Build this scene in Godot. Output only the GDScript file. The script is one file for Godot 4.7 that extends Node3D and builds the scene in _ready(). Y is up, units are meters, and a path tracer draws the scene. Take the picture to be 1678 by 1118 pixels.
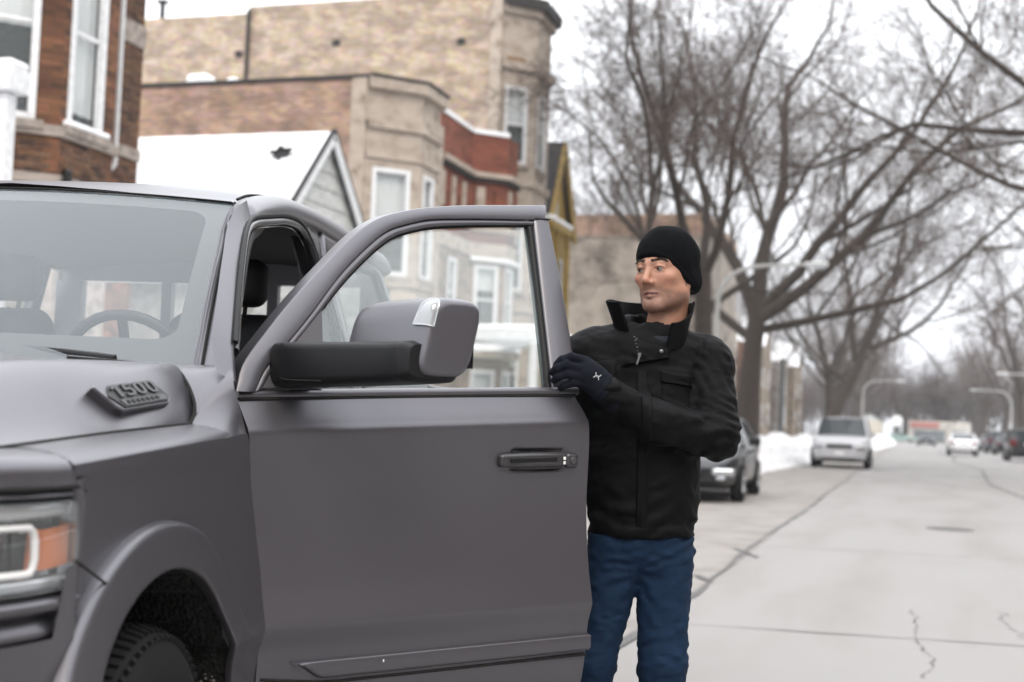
extends Node3D
# A street in winter: a satin grey pickup with its driver's door open, a man beside it, brick houses, bare trees and parked cars.

class M:
	# collects triangles; front faces run clockwise
	var v := PackedVector3Array()
	var ix := PackedInt32Array()
	var c := PackedColorArray()
	var uv := PackedVector2Array()
	var tint := Color(1, 1, 1)
	var has_c := false
	var has_uv := false
	func pt(p: Vector3) -> int:
		v.append(p)
		if has_c: c.append(tint)
		return v.size() - 1
	func tri(a: Vector3, b: Vector3, d: Vector3) -> void:
		var k := v.size()
		pt(a); pt(b); pt(d)
		ix.append(k); ix.append(k + 1); ix.append(k + 2)
	func quad(a: Vector3, b: Vector3, d: Vector3, e: Vector3) -> void:
		var k := v.size()
		pt(a); pt(b); pt(d); pt(e)
		for q in [0, 1, 2, 0, 2, 3]: ix.append(k + q)
	# rows of points joined smoothly; around = rows close on themselves
	func grid(rows: Array, around := false, keep = null) -> void:
		var k := v.size()
		var n: int = rows[0].size()
		for r in rows:
			for p in r: pt(p)
		var last := n if around else n - 1
		for a in rows.size() - 1:
			for b in last:
				var p0 := k + a * n + b
				var p1 := k + a * n + (b + 1) % n
				var p2 := p1 + n
				var p3 := p0 + n
				if keep != null and not keep.call((v[p0] + v[p1] + v[p2] + v[p3]) * 0.25): continue
				ix.append(p0); ix.append(p1); ix.append(p2)
				ix.append(p0); ix.append(p2); ix.append(p3)
	func fan(ring: PackedVector3Array, flip := false) -> void:
		var mid := Vector3.ZERO
		for p in ring: mid += p
		mid /= ring.size()
		var k := v.size()
		pt(mid)
		for p in ring: pt(p)
		for a in ring.size():
			var p0 := k + 1 + a
			var p1 := k + 1 + (a + 1) % ring.size()
			ix.append(k)
			ix.append(p1 if flip else p0)
			ix.append(p0 if flip else p1)
	func tube(path: PackedVector3Array, rad: PackedFloat32Array, n := 8, caps := true) -> void:
		var rows := []
		var side := Vector3.ZERO
		for a in path.size():
			var d: Vector3 = (path[mini(a + 1, path.size() - 1)] - path[maxi(a - 1, 0)]).normalized()
			if side == Vector3.ZERO: side = d.cross(Vector3(0.31, 0.9, 0.27) if absf(d.y) < 0.9 else Vector3(1, 0, 0.1)).normalized()
			side = (side - d * side.dot(d)).normalized()
			var up := side.cross(d)
			var row := PackedVector3Array()
			for b in n:
				var t := TAU * b / n
				row.append(path[a] + (side * cos(t) + up * sin(t)) * rad[a])
			rows.append(row)
		grid(rows, true)
		if caps:
			fan(rows[0], true)
			fan(rows[-1])
	func bar(a: Vector3, b: Vector3, r: float, n := 6) -> void:
		tube(PackedVector3Array([a, b]), PackedFloat32Array([r, r]), n)
	func box(at: Vector3, size: Vector3, t := Basis()) -> void:
		var h := size * 0.5
		for f in [[0, 1, 2, 1], [0, 1, 2, -1], [1, 2, 0, 1], [1, 2, 0, -1], [2, 0, 1, 1], [2, 0, 1, -1]]:
			var n := Vector3.ZERO; n[f[0]] = h[f[0]] * f[3]
			var p := Vector3.ZERO; p[f[1]] = h[f[1]]
			var q := Vector3.ZERO; q[f[2]] = h[f[2]] * f[3]
			quad(at + t * (n - p - q), at + t * (n - p + q), at + t * (n + p + q), at + t * (n + p - q))
	# a box with rounded edges
	func rbox(at: Vector3, size: Vector3, r: float, t := Basis(), seg := 3, warp = null) -> void:
		var h := size * 0.5
		r = minf(r, minf(h.x, minf(h.y, h.z)) * 0.999)
		for f in [[0, 1, 2, 1], [0, 1, 2, -1], [1, 2, 0, 1], [1, 2, 0, -1], [2, 0, 1, 1], [2, 0, 1, -1]]:
			var us := steps(h[f[1]], r, seg)
			var ws := steps(h[f[2]], r, seg)
			if f[3] < 0: ws.reverse()
			var rows := []
			for a in us:
				var row := PackedVector3Array()
				for b in ws:
					var p := Vector3.ZERO
					p[f[0]] = h[f[0]] * f[3]; p[f[1]] = a; p[f[2]] = b
					var i := p.clamp(-h + Vector3.ONE * r, h - Vector3.ONE * r)
					p = i + (p - i).normalized() * r
					if warp != null: p = warp.call(p)
					row.append(at + t * p)
				rows.append(row)
			grid(rows)
	func steps(h: float, r: float, seg: int) -> Array:
		var o := []
		for k in seg + 1: o.append(-h + r * (1.0 - tan((1.0 - float(k) / seg) * PI / 4.0)))
		for k in 3: o.append(lerpf(-h + r, h - r, (k + 1) / 4.0))
		for k in seg + 1: o.append(h - r * (1.0 - tan(float(k) / seg * PI / 4.0)))
		return o
	# a flat outline (counter-clockwise in x, y) with thickness along z, and a small bevel
	func prism(outline: PackedVector2Array, xf: Transform3D, depth: float, bevel := 0.0) -> void:
		var o := outline.duplicate()
		if Geometry2D.is_polygon_clockwise(o): o.reverse()
		var inn := inset(o, bevel) if bevel > 0.0 else o
		var t := Geometry2D.triangulate_polygon(inn)
		for k in range(0, t.size(), 3):
			tri(xf * Vector3(inn[t[k]].x, inn[t[k]].y, depth), xf * Vector3(inn[t[k + 2]].x, inn[t[k + 2]].y, depth), xf * Vector3(inn[t[k + 1]].x, inn[t[k + 1]].y, depth))
			tri(xf * Vector3(inn[t[k]].x, inn[t[k]].y, 0), xf * Vector3(inn[t[k + 1]].x, inn[t[k + 1]].y, 0), xf * Vector3(inn[t[k + 2]].x, inn[t[k + 2]].y, 0))
		for k in o.size():
			var j := (k + 1) % o.size()
			var a := o[k]; var b := o[j]; var a2 := inn[k]; var b2 := inn[j]
			quad(xf * Vector3(a.x, a.y, bevel), xf * Vector3(a.x, a.y, depth - bevel), xf * Vector3(b.x, b.y, depth - bevel), xf * Vector3(b.x, b.y, bevel))
			if bevel > 0.0:
				quad(xf * Vector3(a.x, a.y, depth - bevel), xf * Vector3(a2.x, a2.y, depth), xf * Vector3(b2.x, b2.y, depth), xf * Vector3(b.x, b.y, depth - bevel))
				quad(xf * Vector3(a2.x, a2.y, 0), xf * Vector3(a.x, a.y, bevel), xf * Vector3(b.x, b.y, bevel), xf * Vector3(b2.x, b2.y, 0))
	func inset(o: PackedVector2Array, d: float) -> PackedVector2Array:
		var r := PackedVector2Array()
		var n := o.size()
		for k in n:
			var e0 := (o[k] - o[(k + n - 1) % n]).normalized()
			var e1 := (o[(k + 1) % n] - o[k]).normalized()
			var n0 := Vector2(-e0.y, e0.x); var n1 := Vector2(-e1.y, e1.x)
			var b := n0 + n1
			r.append(o[k] + b * (d / maxf(0.3, 0.5 * b.length_squared())))
		return r
	# a profile (distance from axis, height) turned round an axis
	func lathe(prof: Array, xf: Transform3D, n := 24) -> void:
		var rows := []
		for p in prof:
			var row := PackedVector3Array()
			for k in n:
				var t := TAU * k / n
				row.append(xf * Vector3(p[0] * cos(t), p[1], p[0] * sin(t)))
			rows.append(row)
		grid(rows, true)
	func add(o: M, xf: Transform3D) -> void:
		var k := v.size()
		for p in o.v: pt(xf * p)
		for q in o.ix: ix.append(k + q)
	func done() -> ArrayMesh:
		var n := PackedVector3Array()
		n.resize(v.size())
		for k in range(0, ix.size(), 3):
			var a := ix[k]; var b := ix[k + 1]; var d := ix[k + 2]
			var f := (v[d] - v[a]).cross(v[b] - v[a])
			n[a] += f; n[b] += f; n[d] += f
		for k in n.size():
			n[k] = n[k].normalized() if n[k].length_squared() > 1e-24 else Vector3.UP
		var arr := []
		arr.resize(Mesh.ARRAY_MAX)
		arr[Mesh.ARRAY_VERTEX] = v
		arr[Mesh.ARRAY_NORMAL] = n
		arr[Mesh.ARRAY_INDEX] = ix
		if has_c: arr[Mesh.ARRAY_COLOR] = c
		if has_uv: arr[Mesh.ARRAY_TEX_UV] = uv
		var m := ArrayMesh.new()
		m.add_surface_from_arrays(Mesh.PRIMITIVE_TRIANGLES, arr)
		return m

var taken := {}
var rng := RandomNumberGenerator.new()
var mats := {}

func numbered(called: String) -> String:
	var base := called
	if taken.has(base):
		taken[base] += 1
		return "%s_%03d" % [base, taken[base]]
	taken[base] = 0
	return base

func thing(called: String, label: String, category: String, at := Vector3.ZERO, turn := 0.0, group := "") -> Node3D:
	var o := Node3D.new()
	o.name = numbered(called)
	add_child(o)
	o.position = at
	o.rotation.y = turn
	o.set_meta("label", label)
	o.set_meta("category", category)
	if group: o.set_meta("group", group)
	return o

func put(called: String, m, material: Material, parent: Node3D, label := "") -> MeshInstance3D:
	var o := MeshInstance3D.new()
	o.mesh = m.done() if m is M else m
	o.material_override = material
	if parent == self:
		o.name = numbered(called)
		add_child(o)
	else:
		o.name = called
		parent.add_child(o, true)
	if label: o.set_meta("label", label)
	return o

func structure(called: String, m, material: Material) -> MeshInstance3D:
	var o := put(called, m, material, self)
	o.set_meta("kind", "structure")
	return o

func lin(r: float, g: float, b: float, a := 1.0) -> Color:
	var q := Color(r, g, b).linear_to_srgb()
	q.a = a
	return q

func mat(r: float, g: float, b: float, rough := 0.7, metal := 0.0, spec := 0.5) -> StandardMaterial3D:
	var m := StandardMaterial3D.new()
	m.albedo_color = lin(r, g, b)
	m.roughness = rough
	m.metallic = metal
	m.metallic_specular = spec
	return m

func glass(r: float, g: float, b: float, alpha := 0.1) -> StandardMaterial3D:
	var m := StandardMaterial3D.new()
	m.albedo_color = lin(r, g, b, alpha)
	m.roughness = 0.02
	m.transparency = BaseMaterial3D.TRANSPARENCY_ALPHA
	return m

func noise_tex(stops: Array, freq: float, size := 512, octaves := 4, sd := 1, kind := FastNoiseLite.TYPE_SIMPLEX_SMOOTH) -> NoiseTexture2D:
	var f := FastNoiseLite.new()
	f.noise_type = kind
	f.seed = sd
	f.frequency = freq
	f.fractal_octaves = octaves
	var t := NoiseTexture2D.new()
	t.width = size; t.height = size
	t.seamless = true
	t.noise = f
	if stops.size():
		var g := Gradient.new()
		g.offsets = PackedFloat32Array(stops.map(func(s): return s[0]))
		g.colors = PackedColorArray(stops.map(func(s): return s[1]))
		t.color_ramp = g
	return t

func grey(x: float) -> Color:
	return Color(x, x, x)

# a material whose colour is multiplied by a noise, in world or own axes
func noisy(m: StandardMaterial3D, stops: Array, freq: float, scale: float, world := true, bump := 0.0, bump_freq := 0.05, size := 512) -> StandardMaterial3D:
	m.albedo_texture = noise_tex(stops, freq, size, 5, int(freq * 1000) + 3)
	m.uv1_triplanar = true
	m.uv1_world_triplanar = world
	m.uv1_scale = Vector3.ONE * scale
	if bump > 0.0:
		m.heightmap_enabled = true
		m.heightmap_texture = noise_tex([], bump_freq, size, 4, 11)
		m.heightmap_scale = bump
	return m

# smooth curve through (x, y) pairs
func curve(pts: Array, x: float) -> float:
	var n := pts.size()
	if x <= pts[0][0]: return pts[0][1]
	if x >= pts[n - 1][0]: return pts[n - 1][1]
	for k in n - 1:
		if x <= pts[k + 1][0]:
			var a: Array = pts[maxi(k - 1, 0)]; var b: Array = pts[k]; var c2: Array = pts[k + 1]; var d: Array = pts[mini(k + 2, n - 1)]
			var h: float = c2[0] - b[0]
			var t: float = (x - b[0]) / h
			var m0: float = (c2[1] - a[1]) / maxf(1e-6, c2[0] - a[0]) * h
			var m1: float = (d[1] - b[1]) / maxf(1e-6, d[0] - b[0]) * h
			return (2 * t * t * t - 3 * t * t + 1) * b[1] + (t * t * t - 2 * t * t + t) * m0 + (-2 * t * t * t + 3 * t * t) * c2[1] + (t * t * t - t * t) * m1
	return 0.0

# points spread evenly along a smooth line through the given ones
func along(pts: Array, n: int, closed := false) -> PackedVector3Array:
	var cv := Curve3D.new()
	cv.bake_interval = 0.004
	var k := pts.size()
	for a in k:
		var p: Vector3 = pts[a]
		var q0: Vector3 = pts[a - 1] if a > 0 else (pts[k - 1] if closed else p)
		var q1: Vector3 = pts[a + 1] if a < k - 1 else (pts[0] if closed else p)
		var tg := (q1 - q0)
		var t := tg.normalized() if tg.length() > 1e-9 else Vector3.ZERO
		cv.add_point(p, -t * (p - q0).length() / 3.0, t * (q1 - p).length() / 3.0)
	if closed:
		var p: Vector3 = pts[0]
		var t2: Vector3 = (pts[1] - pts[k - 1]).normalized()
		cv.add_point(p, -t2 * (p - pts[k - 1]).length() / 3.0, Vector3.ZERO)
	var o := PackedVector3Array()
	for a in n:
		o.append(cv.sample_baked(cv.get_baked_length() * a / (n if closed else n - 1), true))
	return o

func xz(pts: Array) -> Array:
	return pts.map(func(p): return Vector3(p[0], p[1], 0.0))

func _ready() -> void:
	rng.seed = 7
	var cam := Camera3D.new()
	cam.fov = 29.15
	cam.near = 0.05
	cam.far = 3000.0
	cam.transform = Transform3D(Basis(Vector3(0.95657817, 0.03692534, -0.28912752), Vector3(-0.01796752, 0.99752681, 0.06795163), Vector3(0.29092159, -0.05980614, 0.95487583)), Vector3(0, 1.255, 0))
	add_child(cam)
	cam.current = true
	var look := CameraAttributesPhysical.new()
	look.frustum_focal_length = 46.0
	look.frustum_focus_distance = 3.75
	look.exposure_aperture = 2.6
	cam.attributes = look
	cam.fov = 29.15
	var env := Environment.new()
	env.background_mode = Environment.BG_SKY
	var sky := ProceduralSkyMaterial.new()
	sky.sky_top_color = Color(0.975, 0.985, 1.0)
	sky.sky_horizon_color = Color(0.665, 0.675, 0.69)
	sky.sky_curve = 0.6
	sky.ground_bottom_color = Color(0.45, 0.45, 0.46)
	sky.ground_horizon_color = Color(0.62, 0.63, 0.645)
	sky.sky_energy_multiplier = 1.0
	env.sky = Sky.new()
	env.sky.sky_material = sky
	env.background_energy_multiplier = 1.0
	env.tonemap_mode = Environment.TONE_MAPPER_LINEAR
	env.tonemap_exposure = 3.5
	env.fog_enabled = true
	env.fog_density = 0.0005
	env.fog_light_color = Color(0.93, 0.94, 0.96)
	env.sdfgi_enabled = true
	env.ssao_enabled = true
	env.ssil_enabled = true
	var we := WorldEnvironment.new()
	we.environment = env
	add_child(we)
	var sun := DirectionalLight3D.new()
	sun.light_energy = 0.2
	sun.light_angular_distance = 24.0
	sun.light_color = Color(1.0, 0.97, 0.93)
	sun.shadow_enabled = true
	add_child(sun)
	sun.look_at_from_position(Vector3(6, 12, 10), Vector3.ZERO)
	make_materials()
	build_ground()
	build_houses()
	build_trees()
	build_street_things()
	build_truck()
	build_person()

func make_materials() -> void:
	var road := mat(0.285, 0.276, 0.270, 0.85)
	noisy(road, [[0.0, grey(0.84)], [0.35, grey(0.95)], [0.6, grey(0.985)], [1.0, grey(1.0)]], 0.30, 0.9, true, 0.06, 0.14, 1024)
	road.detail_enabled = true
	road.detail_blend_mode = BaseMaterial3D.BLEND_MODE_MUL
	road.detail_albedo = noise_tex([[0.0, Color(0.90, 0.89, 0.88)], [0.5, Color(0.975, 0.972, 0.97)], [1.0, grey(1.0)]], 0.010, 1024, 5, 21)
	road.detail_uv_layer = BaseMaterial3D.DETAIL_UV_2
	road.uv2_triplanar = true
	road.uv2_world_triplanar = true
	road.uv2_scale = Vector3(0.075, 0.075, 0.016)
	mats.road = road
	mats.lane = noisy(mat(0.265, 0.248, 0.236, 0.85), [[0.0, Color(0.80, 0.785, 0.77)], [0.5, Color(0.955, 0.95, 0.945)], [1.0, Color(1, 1, 1)]], 0.012, 0.11, true, 0.06, 0.14, 1024)
	mats.tar = noisy(mat(0.165, 0.16, 0.158, 0.8), [[0.0, grey(0.6)], [1.0, grey(1.0)]], 0.05, 1.0)
	mats.salt = noisy(mat(0.38, 0.38, 0.38, 0.9), [[0.0, grey(0.8)], [1.0, grey(1.0)]], 0.05, 1.0)
	mats.kerb = noisy(mat(0.3, 0.29, 0.275, 0.9), [[0.0, grey(0.65)], [1.0, grey(1.0)]], 0.03, 0.6)
	mats.snow = noisy(mat(0.83, 0.84, 0.86, 0.75), [[0.0, Color(0.90, 0.90, 0.91)], [0.5, Color(0.98, 0.98, 0.98)], [1.0, Color(1, 1, 1)]], 0.02, 0.35, true, 1.2, 0.03)
	mats.dirty_snow = noisy(mat(0.74, 0.74, 0.755, 0.8), [[0.0, Color(0.42, 0.40, 0.38)], [0.28, Color(0.82, 0.81, 0.8)], [0.5, Color(0.98, 0.98, 0.98)], [1.0, Color(1, 1, 1)]], 0.02, 0.4, true, 2.0, 0.03)
	mats.paint = mat(0.104, 0.101, 0.114, 0.41, 0.74)
	mats.paint.clearcoat_enabled = true
	mats.paint.clearcoat = 0.6
	mats.paint.clearcoat_roughness = 0.30
	mats.black = mat(0.012, 0.012, 0.013, 0.5)
	mats.trim = mat(0.010, 0.010, 0.011, 0.45, 0.0, 0.32)
	mats.gloss_black = mat(0.01, 0.01, 0.011, 0.12)
	mats.gap = mat(0.006, 0.006, 0.006, 0.9)
	mats.rubber = mat(0.014, 0.014, 0.0145, 0.8, 0.0, 0.3)
	mats.leather = mat(0.009, 0.009, 0.010, 0.5, 0.0, 0.35)
	mats.chrome = mat(0.7, 0.7, 0.72, 0.12, 1.0)
	mats.white = mat(0.78, 0.78, 0.78, 0.35)
	mats.pane = glass(0.75, 0.85, 0.85, 0.06)
	mats.headlight_inner = mat(0.42, 0.42, 0.44, 0.2, 0.9)
	mats.clear_plastic = mat(0.45, 0.47, 0.49, 0.15, 0.6)
	mats.amber = mat(0.42, 0.11, 0.02, 0.15)
	mats.amber.clearcoat_enabled = true
	mats.frit = mat(0.012, 0.012, 0.013, 0.6)
	mats.windscreen = glass(0.56, 0.68, 0.76, 0.085)
	mats.tinted = glass(0.03, 0.035, 0.035, 0.45)
	mats.door_glass = glass(0.55, 0.70, 0.70, 0.07)
	mats.badge = mat(0.045, 0.045, 0.047, 0.35, 0.4)
	mats.badge_strip = mat(0.07, 0.07, 0.073, 0.45, 0.3)
	mats.handle = mat(0.055, 0.054, 0.057, 0.3, 0.4)
	mats.sail = mat(0.075, 0.072, 0.078, 0.5, 0.3)
	mats.signal_lens = mat(0.34, 0.35, 0.36, 0.15, 0.3)
	mats.rim = mat(0.04, 0.04, 0.042, 0.35, 0.7)
	mats.headliner = mat(0.025, 0.025, 0.026, 0.95)
	mats.tail_red = mat(0.16, 0.010, 0.010, 0.2)
	mats.frost = mat(0.42, 0.44, 0.46, 0.5)
	mats.pole_grey = mat(0.12, 0.13, 0.13, 0.6)
	mats.zip = mat(0.16, 0.16, 0.165, 0.35, 0.8)
	mats.bark = noisy(mat(0.082, 0.064, 0.052, 0.95), [[0.0, grey(0.45)], [0.5, grey(0.8)], [1.0, grey(1.0)]], 0.03, 0.6, true, 3.0, 0.05)
	mats.twig = mat(0.088, 0.066, 0.057, 0.95)

func ribbon(pts: Array, w: float, y: float, wobble := 0.0) -> M:
	var m := M.new()
	var rows := []
	for k in pts.size():
		var p: Vector2 = pts[k]
		var d: Vector2 = (pts[mini(k + 1, pts.size() - 1)] - pts[maxi(k - 1, 0)]).normalized()
		var n := Vector2(-d.y, d.x)
		var ww := w * (1.0 + wobble * rng.randf_range(-1, 1))
		var o := n * w * wobble * rng.randf_range(-0.6, 0.6)
		rows.append(PackedVector3Array([Vector3(p.x + o.x + n.x * ww, y, p.y + o.y + n.y * ww), Vector3(p.x + o.x - n.x * ww, y, p.y + o.y - n.y * ww)]))
	m.grid(rows)
	return m

func sheet(x0: float, x1: float, z0: float, z1: float, y: float) -> M:
	var m := M.new()
	m.quad(Vector3(x0, y, z0), Vector3(x1, y, z0), Vector3(x1, y, z1), Vector3(x0, y, z1))
	return m

const KERB := -4.75

func bank_edge(z: float) -> float:
	# where the ploughed snow meets the street, by distance
	return curve([[0.0, -4.72], [15.0, -4.7], [24.0, -4.75], [30.0, -4.4], [36.0, -4.05], [50.0, -3.6], [79.0, -2.6], [120.0, -2.0], [170.0, -1.5], [300.0, -1.3]], -z)

func build_ground() -> void:
	structure("ground", sheet(-900, 900, -1500, 300, -0.03), mats.snow)
	var road := structure("road", sheet(KERB, 8.2, -420, 40, 0.0), mats.road)
	# the parking lane is older, warmer concrete
	var lane := M.new()
	var rows := []
	for k in 60:
		var z := 20.0 - k * 4.0
		rows.append(PackedVector3Array([Vector3(-1.55 + 0.05 * sin(k * 1.7), 0.004, z), Vector3(KERB, 0.004, z)]))
	lane.grid(rows)
	put("parking_lane", lane, mats.lane, road)
	# dark tar-filled seam between lane and parking lane, and other cracks
	var pts := []
	for k in 220:
		var z := 5.0 - k * 0.55
		pts.append(Vector2(-1.55 + 0.03 * sin(z * 0.5) + rng.randf_range(-0.012, 0.012), z))
	put("tar_seam", ribbon(pts, 0.022, 0.009, 0.8), mats.tar, road)
	for s in [[-1.60, -10.9, 0.05, 0.2], [-1.54, -13.4, 0.04, 0.4]]:
		var q := []
		for k in 25: q.append(Vector2(s[0] + (k - 12) * s[3] * 0.08 * 0.4 + rng.randf_range(-0.02, 0.02), s[1] + (k - 12) * s[3] * 0.08))
		put("tar_patch", ribbon(q, s[2] * 0.6, 0.013, 0.6), mats.tar, road)
	pts = []
	for k in 120:
		var z := -22.0 - k * 0.8
		pts.append(Vector2(2.35 + 0.25 * sin(z * 0.21) + rng.randf_range(-0.05, 0.05), z))
	put("tar_seam", ribbon(pts, 0.03, 0.009, 0.7), mats.tar, road)
	for j in [[-8.0, 0.012], [-14.0, 0.010], [-20.0, 0.011], [-26.5, 0.012], [-33.0, 0.012], [-2.2, 0.01]]:
		pts = []
		for k in 60: pts.append(Vector2(-4.7 + k * 0.21, j[0] - 0.11 * (k * 0.21) + rng.randf_range(-0.015, 0.015)))
		put("slab_joint", ribbon(pts, j[1] * 0.7, 0.009, 0.9), mats.tar, road)
	# short wandering cracks
	for s in [[0.06, -9.9, 0.10, -7.2], [0.62, -10.2, 0.72, -8.9], [0.3, -18.7, 1.6, -18.9], [-0.2, -13.8, 0.9, -13.6]]:
		pts = []
		var drift := 0.0
		for k in 60:
			var t := k / 59.0
			drift = drift * 0.9 + rng.randf_range(-0.022, 0.022)
			pts.append(Vector2(lerpf(s[0], s[2], t) + drift, lerpf(s[1], s[3], t) + drift * 0.3))
		put("crack", ribbon(pts, 0.0028, 0.010, 0.95), mats.tar, road)
	var cover := M.new()
	cover.lathe([[0.0, 0.012], [0.3, 0.012], [0.31, 0.005]], Transform3D(Basis(), Vector3(0.55, 0, -18.7)), 24)
	put("manhole_cover", cover, mats.tar, road)
	# kerbs
	var kb := M.new()
	kb.rbox(Vector3(KERB - 0.09, 0.02, -190), Vector3(0.18, 0.26, 460), 0.03)
	structure("kerb", kb, mats.kerb)
	kb = M.new()
	kb.rbox(Vector3(8.29, 0.02, -190), Vector3(0.18, 0.26, 460), 0.03)
	structure("kerb_opposite", kb, mats.kerb)
	# snow over parkway, path and front gardens
	var nz := FastNoiseLite.new()
	nz.seed = 5; nz.frequency = 0.12; nz.fractal_octaves = 3
	var m := M.new()
	rows = []
	for k in 150:
		var z := 16.0 - k * 1.4
		var row := PackedVector3Array()
		for j in 30:
			var x := KERB - 0.17 - j * 0.55
			row.append(Vector3(x, 0.17 + 0.10 * nz.get_noise_2d(x * 2.0, z * 2.0) + (0.05 if j > 1 else -0.02), z))
		rows.append(row)
	m.grid(rows)
	structure("snow_covered_parkway", m, mats.snow)
	m = M.new()
	rows = []
	for k in 120:
		var z := 10.0 - k * 2.2
		var row := PackedVector3Array()
		for j in 16:
			var x := 8.37 + j * 0.7
			row.append(Vector3(x, 0.2 + 0.14 * nz.get_noise_2d(x * 2.0, z * 2.0), z))
		rows.append(row)
	m.grid(rows)
	structure("snow_covered_verge", m, mats.snow)
	# the ploughed bank along the kerb
	m = M.new()
	rows = []
	for k in 260:
		var z := -21.0 - k * 0.62
		var row := PackedVector3Array()
		var hgt := 0.80 + 0.40 * nz.get_noise_1d(z * 3.0) + 0.30 * exp(-pow((z + 38.0) / 6.0, 2.0))
		hgt *= smoothstep(-21.0, -27.0, z)
		var e := bank_edge(z)
		for j in 16:
			var t := j / 15.0
			var x := e - t * 3.2
			var prof := sin(minf(1.0, t * 1.5) * PI * 0.5) * (1.0 - 0.7 * smoothstep(0.55, 1.0, t))
			var y := hgt * prof + (0.26 * nz.get_noise_2d(x * 6.0, z * 6.0) + 0.16 * nz.get_noise_2d(x * 17.0, z * 17.0)) * minf(1.0, t * 5.0) + 0.012 + 0.10 * minf(1.0, t * 3.0)
			row.append(Vector3(x + 0.12 * nz.get_noise_2d(z * 9.0, 3.0), y, z))
		rows.append(row)
	m.grid(rows)
	structure("ploughed_snow_bank", m, mats.dirty_snow)
	m = M.new()
	rows = []
	for k in 120:
		var z := -55.0 - k * 1.6
		var row := PackedVector3Array()
		var hgt := 0.3 + 0.25 * nz.get_noise_1d(z * 3.0 + 400.0)
		for j in 8:
			var t := j / 7.0
			row.append(Vector3(7.9 + t * 2.0 + 0.1 * nz.get_noise_2d(z * 9.0, 70.0), hgt * sin(t * PI) + 0.012 + 0.15 * minf(1.0, t * 4.0), z))
		rows.append(row)
	m.grid(rows)
	structure("ploughed_snow_bank_opposite", m, mats.dirty_snow)

# ---------------------------------------------------------------- houses
func brick_mat(base: Color, vary: float, mortar: Color, sd: int, course := 0.075, stain := 0.35) -> StandardMaterial3D:
	# brickwork too far off to tell the bricks apart: colour only
	var im := Image.create(512, 512, false, Image.FORMAT_RGB8)
	im.fill(mortar)
	var r := RandomNumberGenerator.new()
	r.seed = sd
	var ch := 16
	for j in 32:
		for k in 12:
			var x := int(k * 512.0 / 12.0 + (21 if j % 2 else 0))
			var f := 1.0 + r.randf_range(-vary, vary)
			var c := Color(base.r * f, base.g * f * r.randf_range(0.94, 1.05), base.b * f * r.randf_range(0.9, 1.08))
			im.fill_rect(Rect2i(x % 512, j * ch + 1, 40, ch - 3), c)
			if x + 40 > 512: im.fill_rect(Rect2i(0, j * ch + 1, x + 40 - 512, ch - 3), c)
	var m := StandardMaterial3D.new()
	m.albedo_texture = ImageTexture.create_from_image(im)
	m.roughness = 0.95
	m.uv1_triplanar = true
	m.uv1_world_triplanar = true
	m.uv1_triplanar_sharpness = 8.0
	var s := 1.0 / (course * 32.0)
	m.uv1_scale = Vector3(s, s, s)
	m.detail_enabled = true
	m.detail_blend_mode = BaseMaterial3D.BLEND_MODE_MUL
	m.detail_uv_layer = BaseMaterial3D.DETAIL_UV_2
	m.uv2_triplanar = true
	m.uv2_world_triplanar = true
	m.uv2_scale = Vector3(0.09, 0.16, 0.09)
	m.detail_albedo = noise_tex([[0.0, grey(1.0 - stain)], [0.4, grey(0.88)], [0.6, grey(1.0)], [1.0, grey(1.0)]], 0.018, 512, 5, sd + 3)
	return m

# wall from a to b (plan x, z), with rectangular openings [from, to, y0, y1] measured along it; faces to the right of a -> b
func wall(m: M, a: Vector2, b: Vector2, y0: float, y1: float, holes := [], depth := 0.14) -> void:
	var d := (b - a).normalized()
	var n := Vector2(-d.y, d.x)
	var len := (b - a).length()
	var us := [0.0, len]
	var vs := [y0, y1]
	for h in holes:
		us.append_array([h[0], h[1]]); vs.append_array([h[2], h[3]])
	us.sort(); vs.sort()
	var P := func(u: float, y: float, back: float) -> Vector3:
		var q := a + d * u - n * back
		return Vector3(q.x, y, q.y)
	for i in us.size() - 1:
		for j in vs.size() - 1:
			if us[i + 1] - us[i] < 1e-4 or vs[j + 1] - vs[j] < 1e-4: continue
			var mu: float = (us[i] + us[i + 1]) * 0.5
			var mv: float = (vs[j] + vs[j + 1]) * 0.5
			var inside := false
			for h in holes:
				if mu > h[0] and mu < h[1] and mv > h[2] and mv < h[3]: inside = true
			if not inside: m.quad(P.call(us[i], vs[j], 0.0), P.call(us[i + 1], vs[j], 0.0), P.call(us[i + 1], vs[j + 1], 0.0), P.call(us[i], vs[j + 1], 0.0))
	for h in holes:
		m.quad(P.call(h[0], h[2], 0.0), P.call(h[0], h[2], depth), P.call(h[0], h[3], depth), P.call(h[0], h[3], 0.0))
		m.quad(P.call(h[1], h[2], 0.0), P.call(h[1], h[2], depth), P.call(h[1], h[3], depth), P.call(h[1], h[3], 0.0))
		m.quad(P.call(h[0], h[2], 0.0), P.call(h[1], h[2], 0.0), P.call(h[1], h[2], depth), P.call(h[0], h[2], depth))
		m.quad(P.call(h[0], h[3], 0.0), P.call(h[1], h[3], 0.0), P.call(h[1], h[3], depth), P.call(h[0], h[3], depth))

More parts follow.
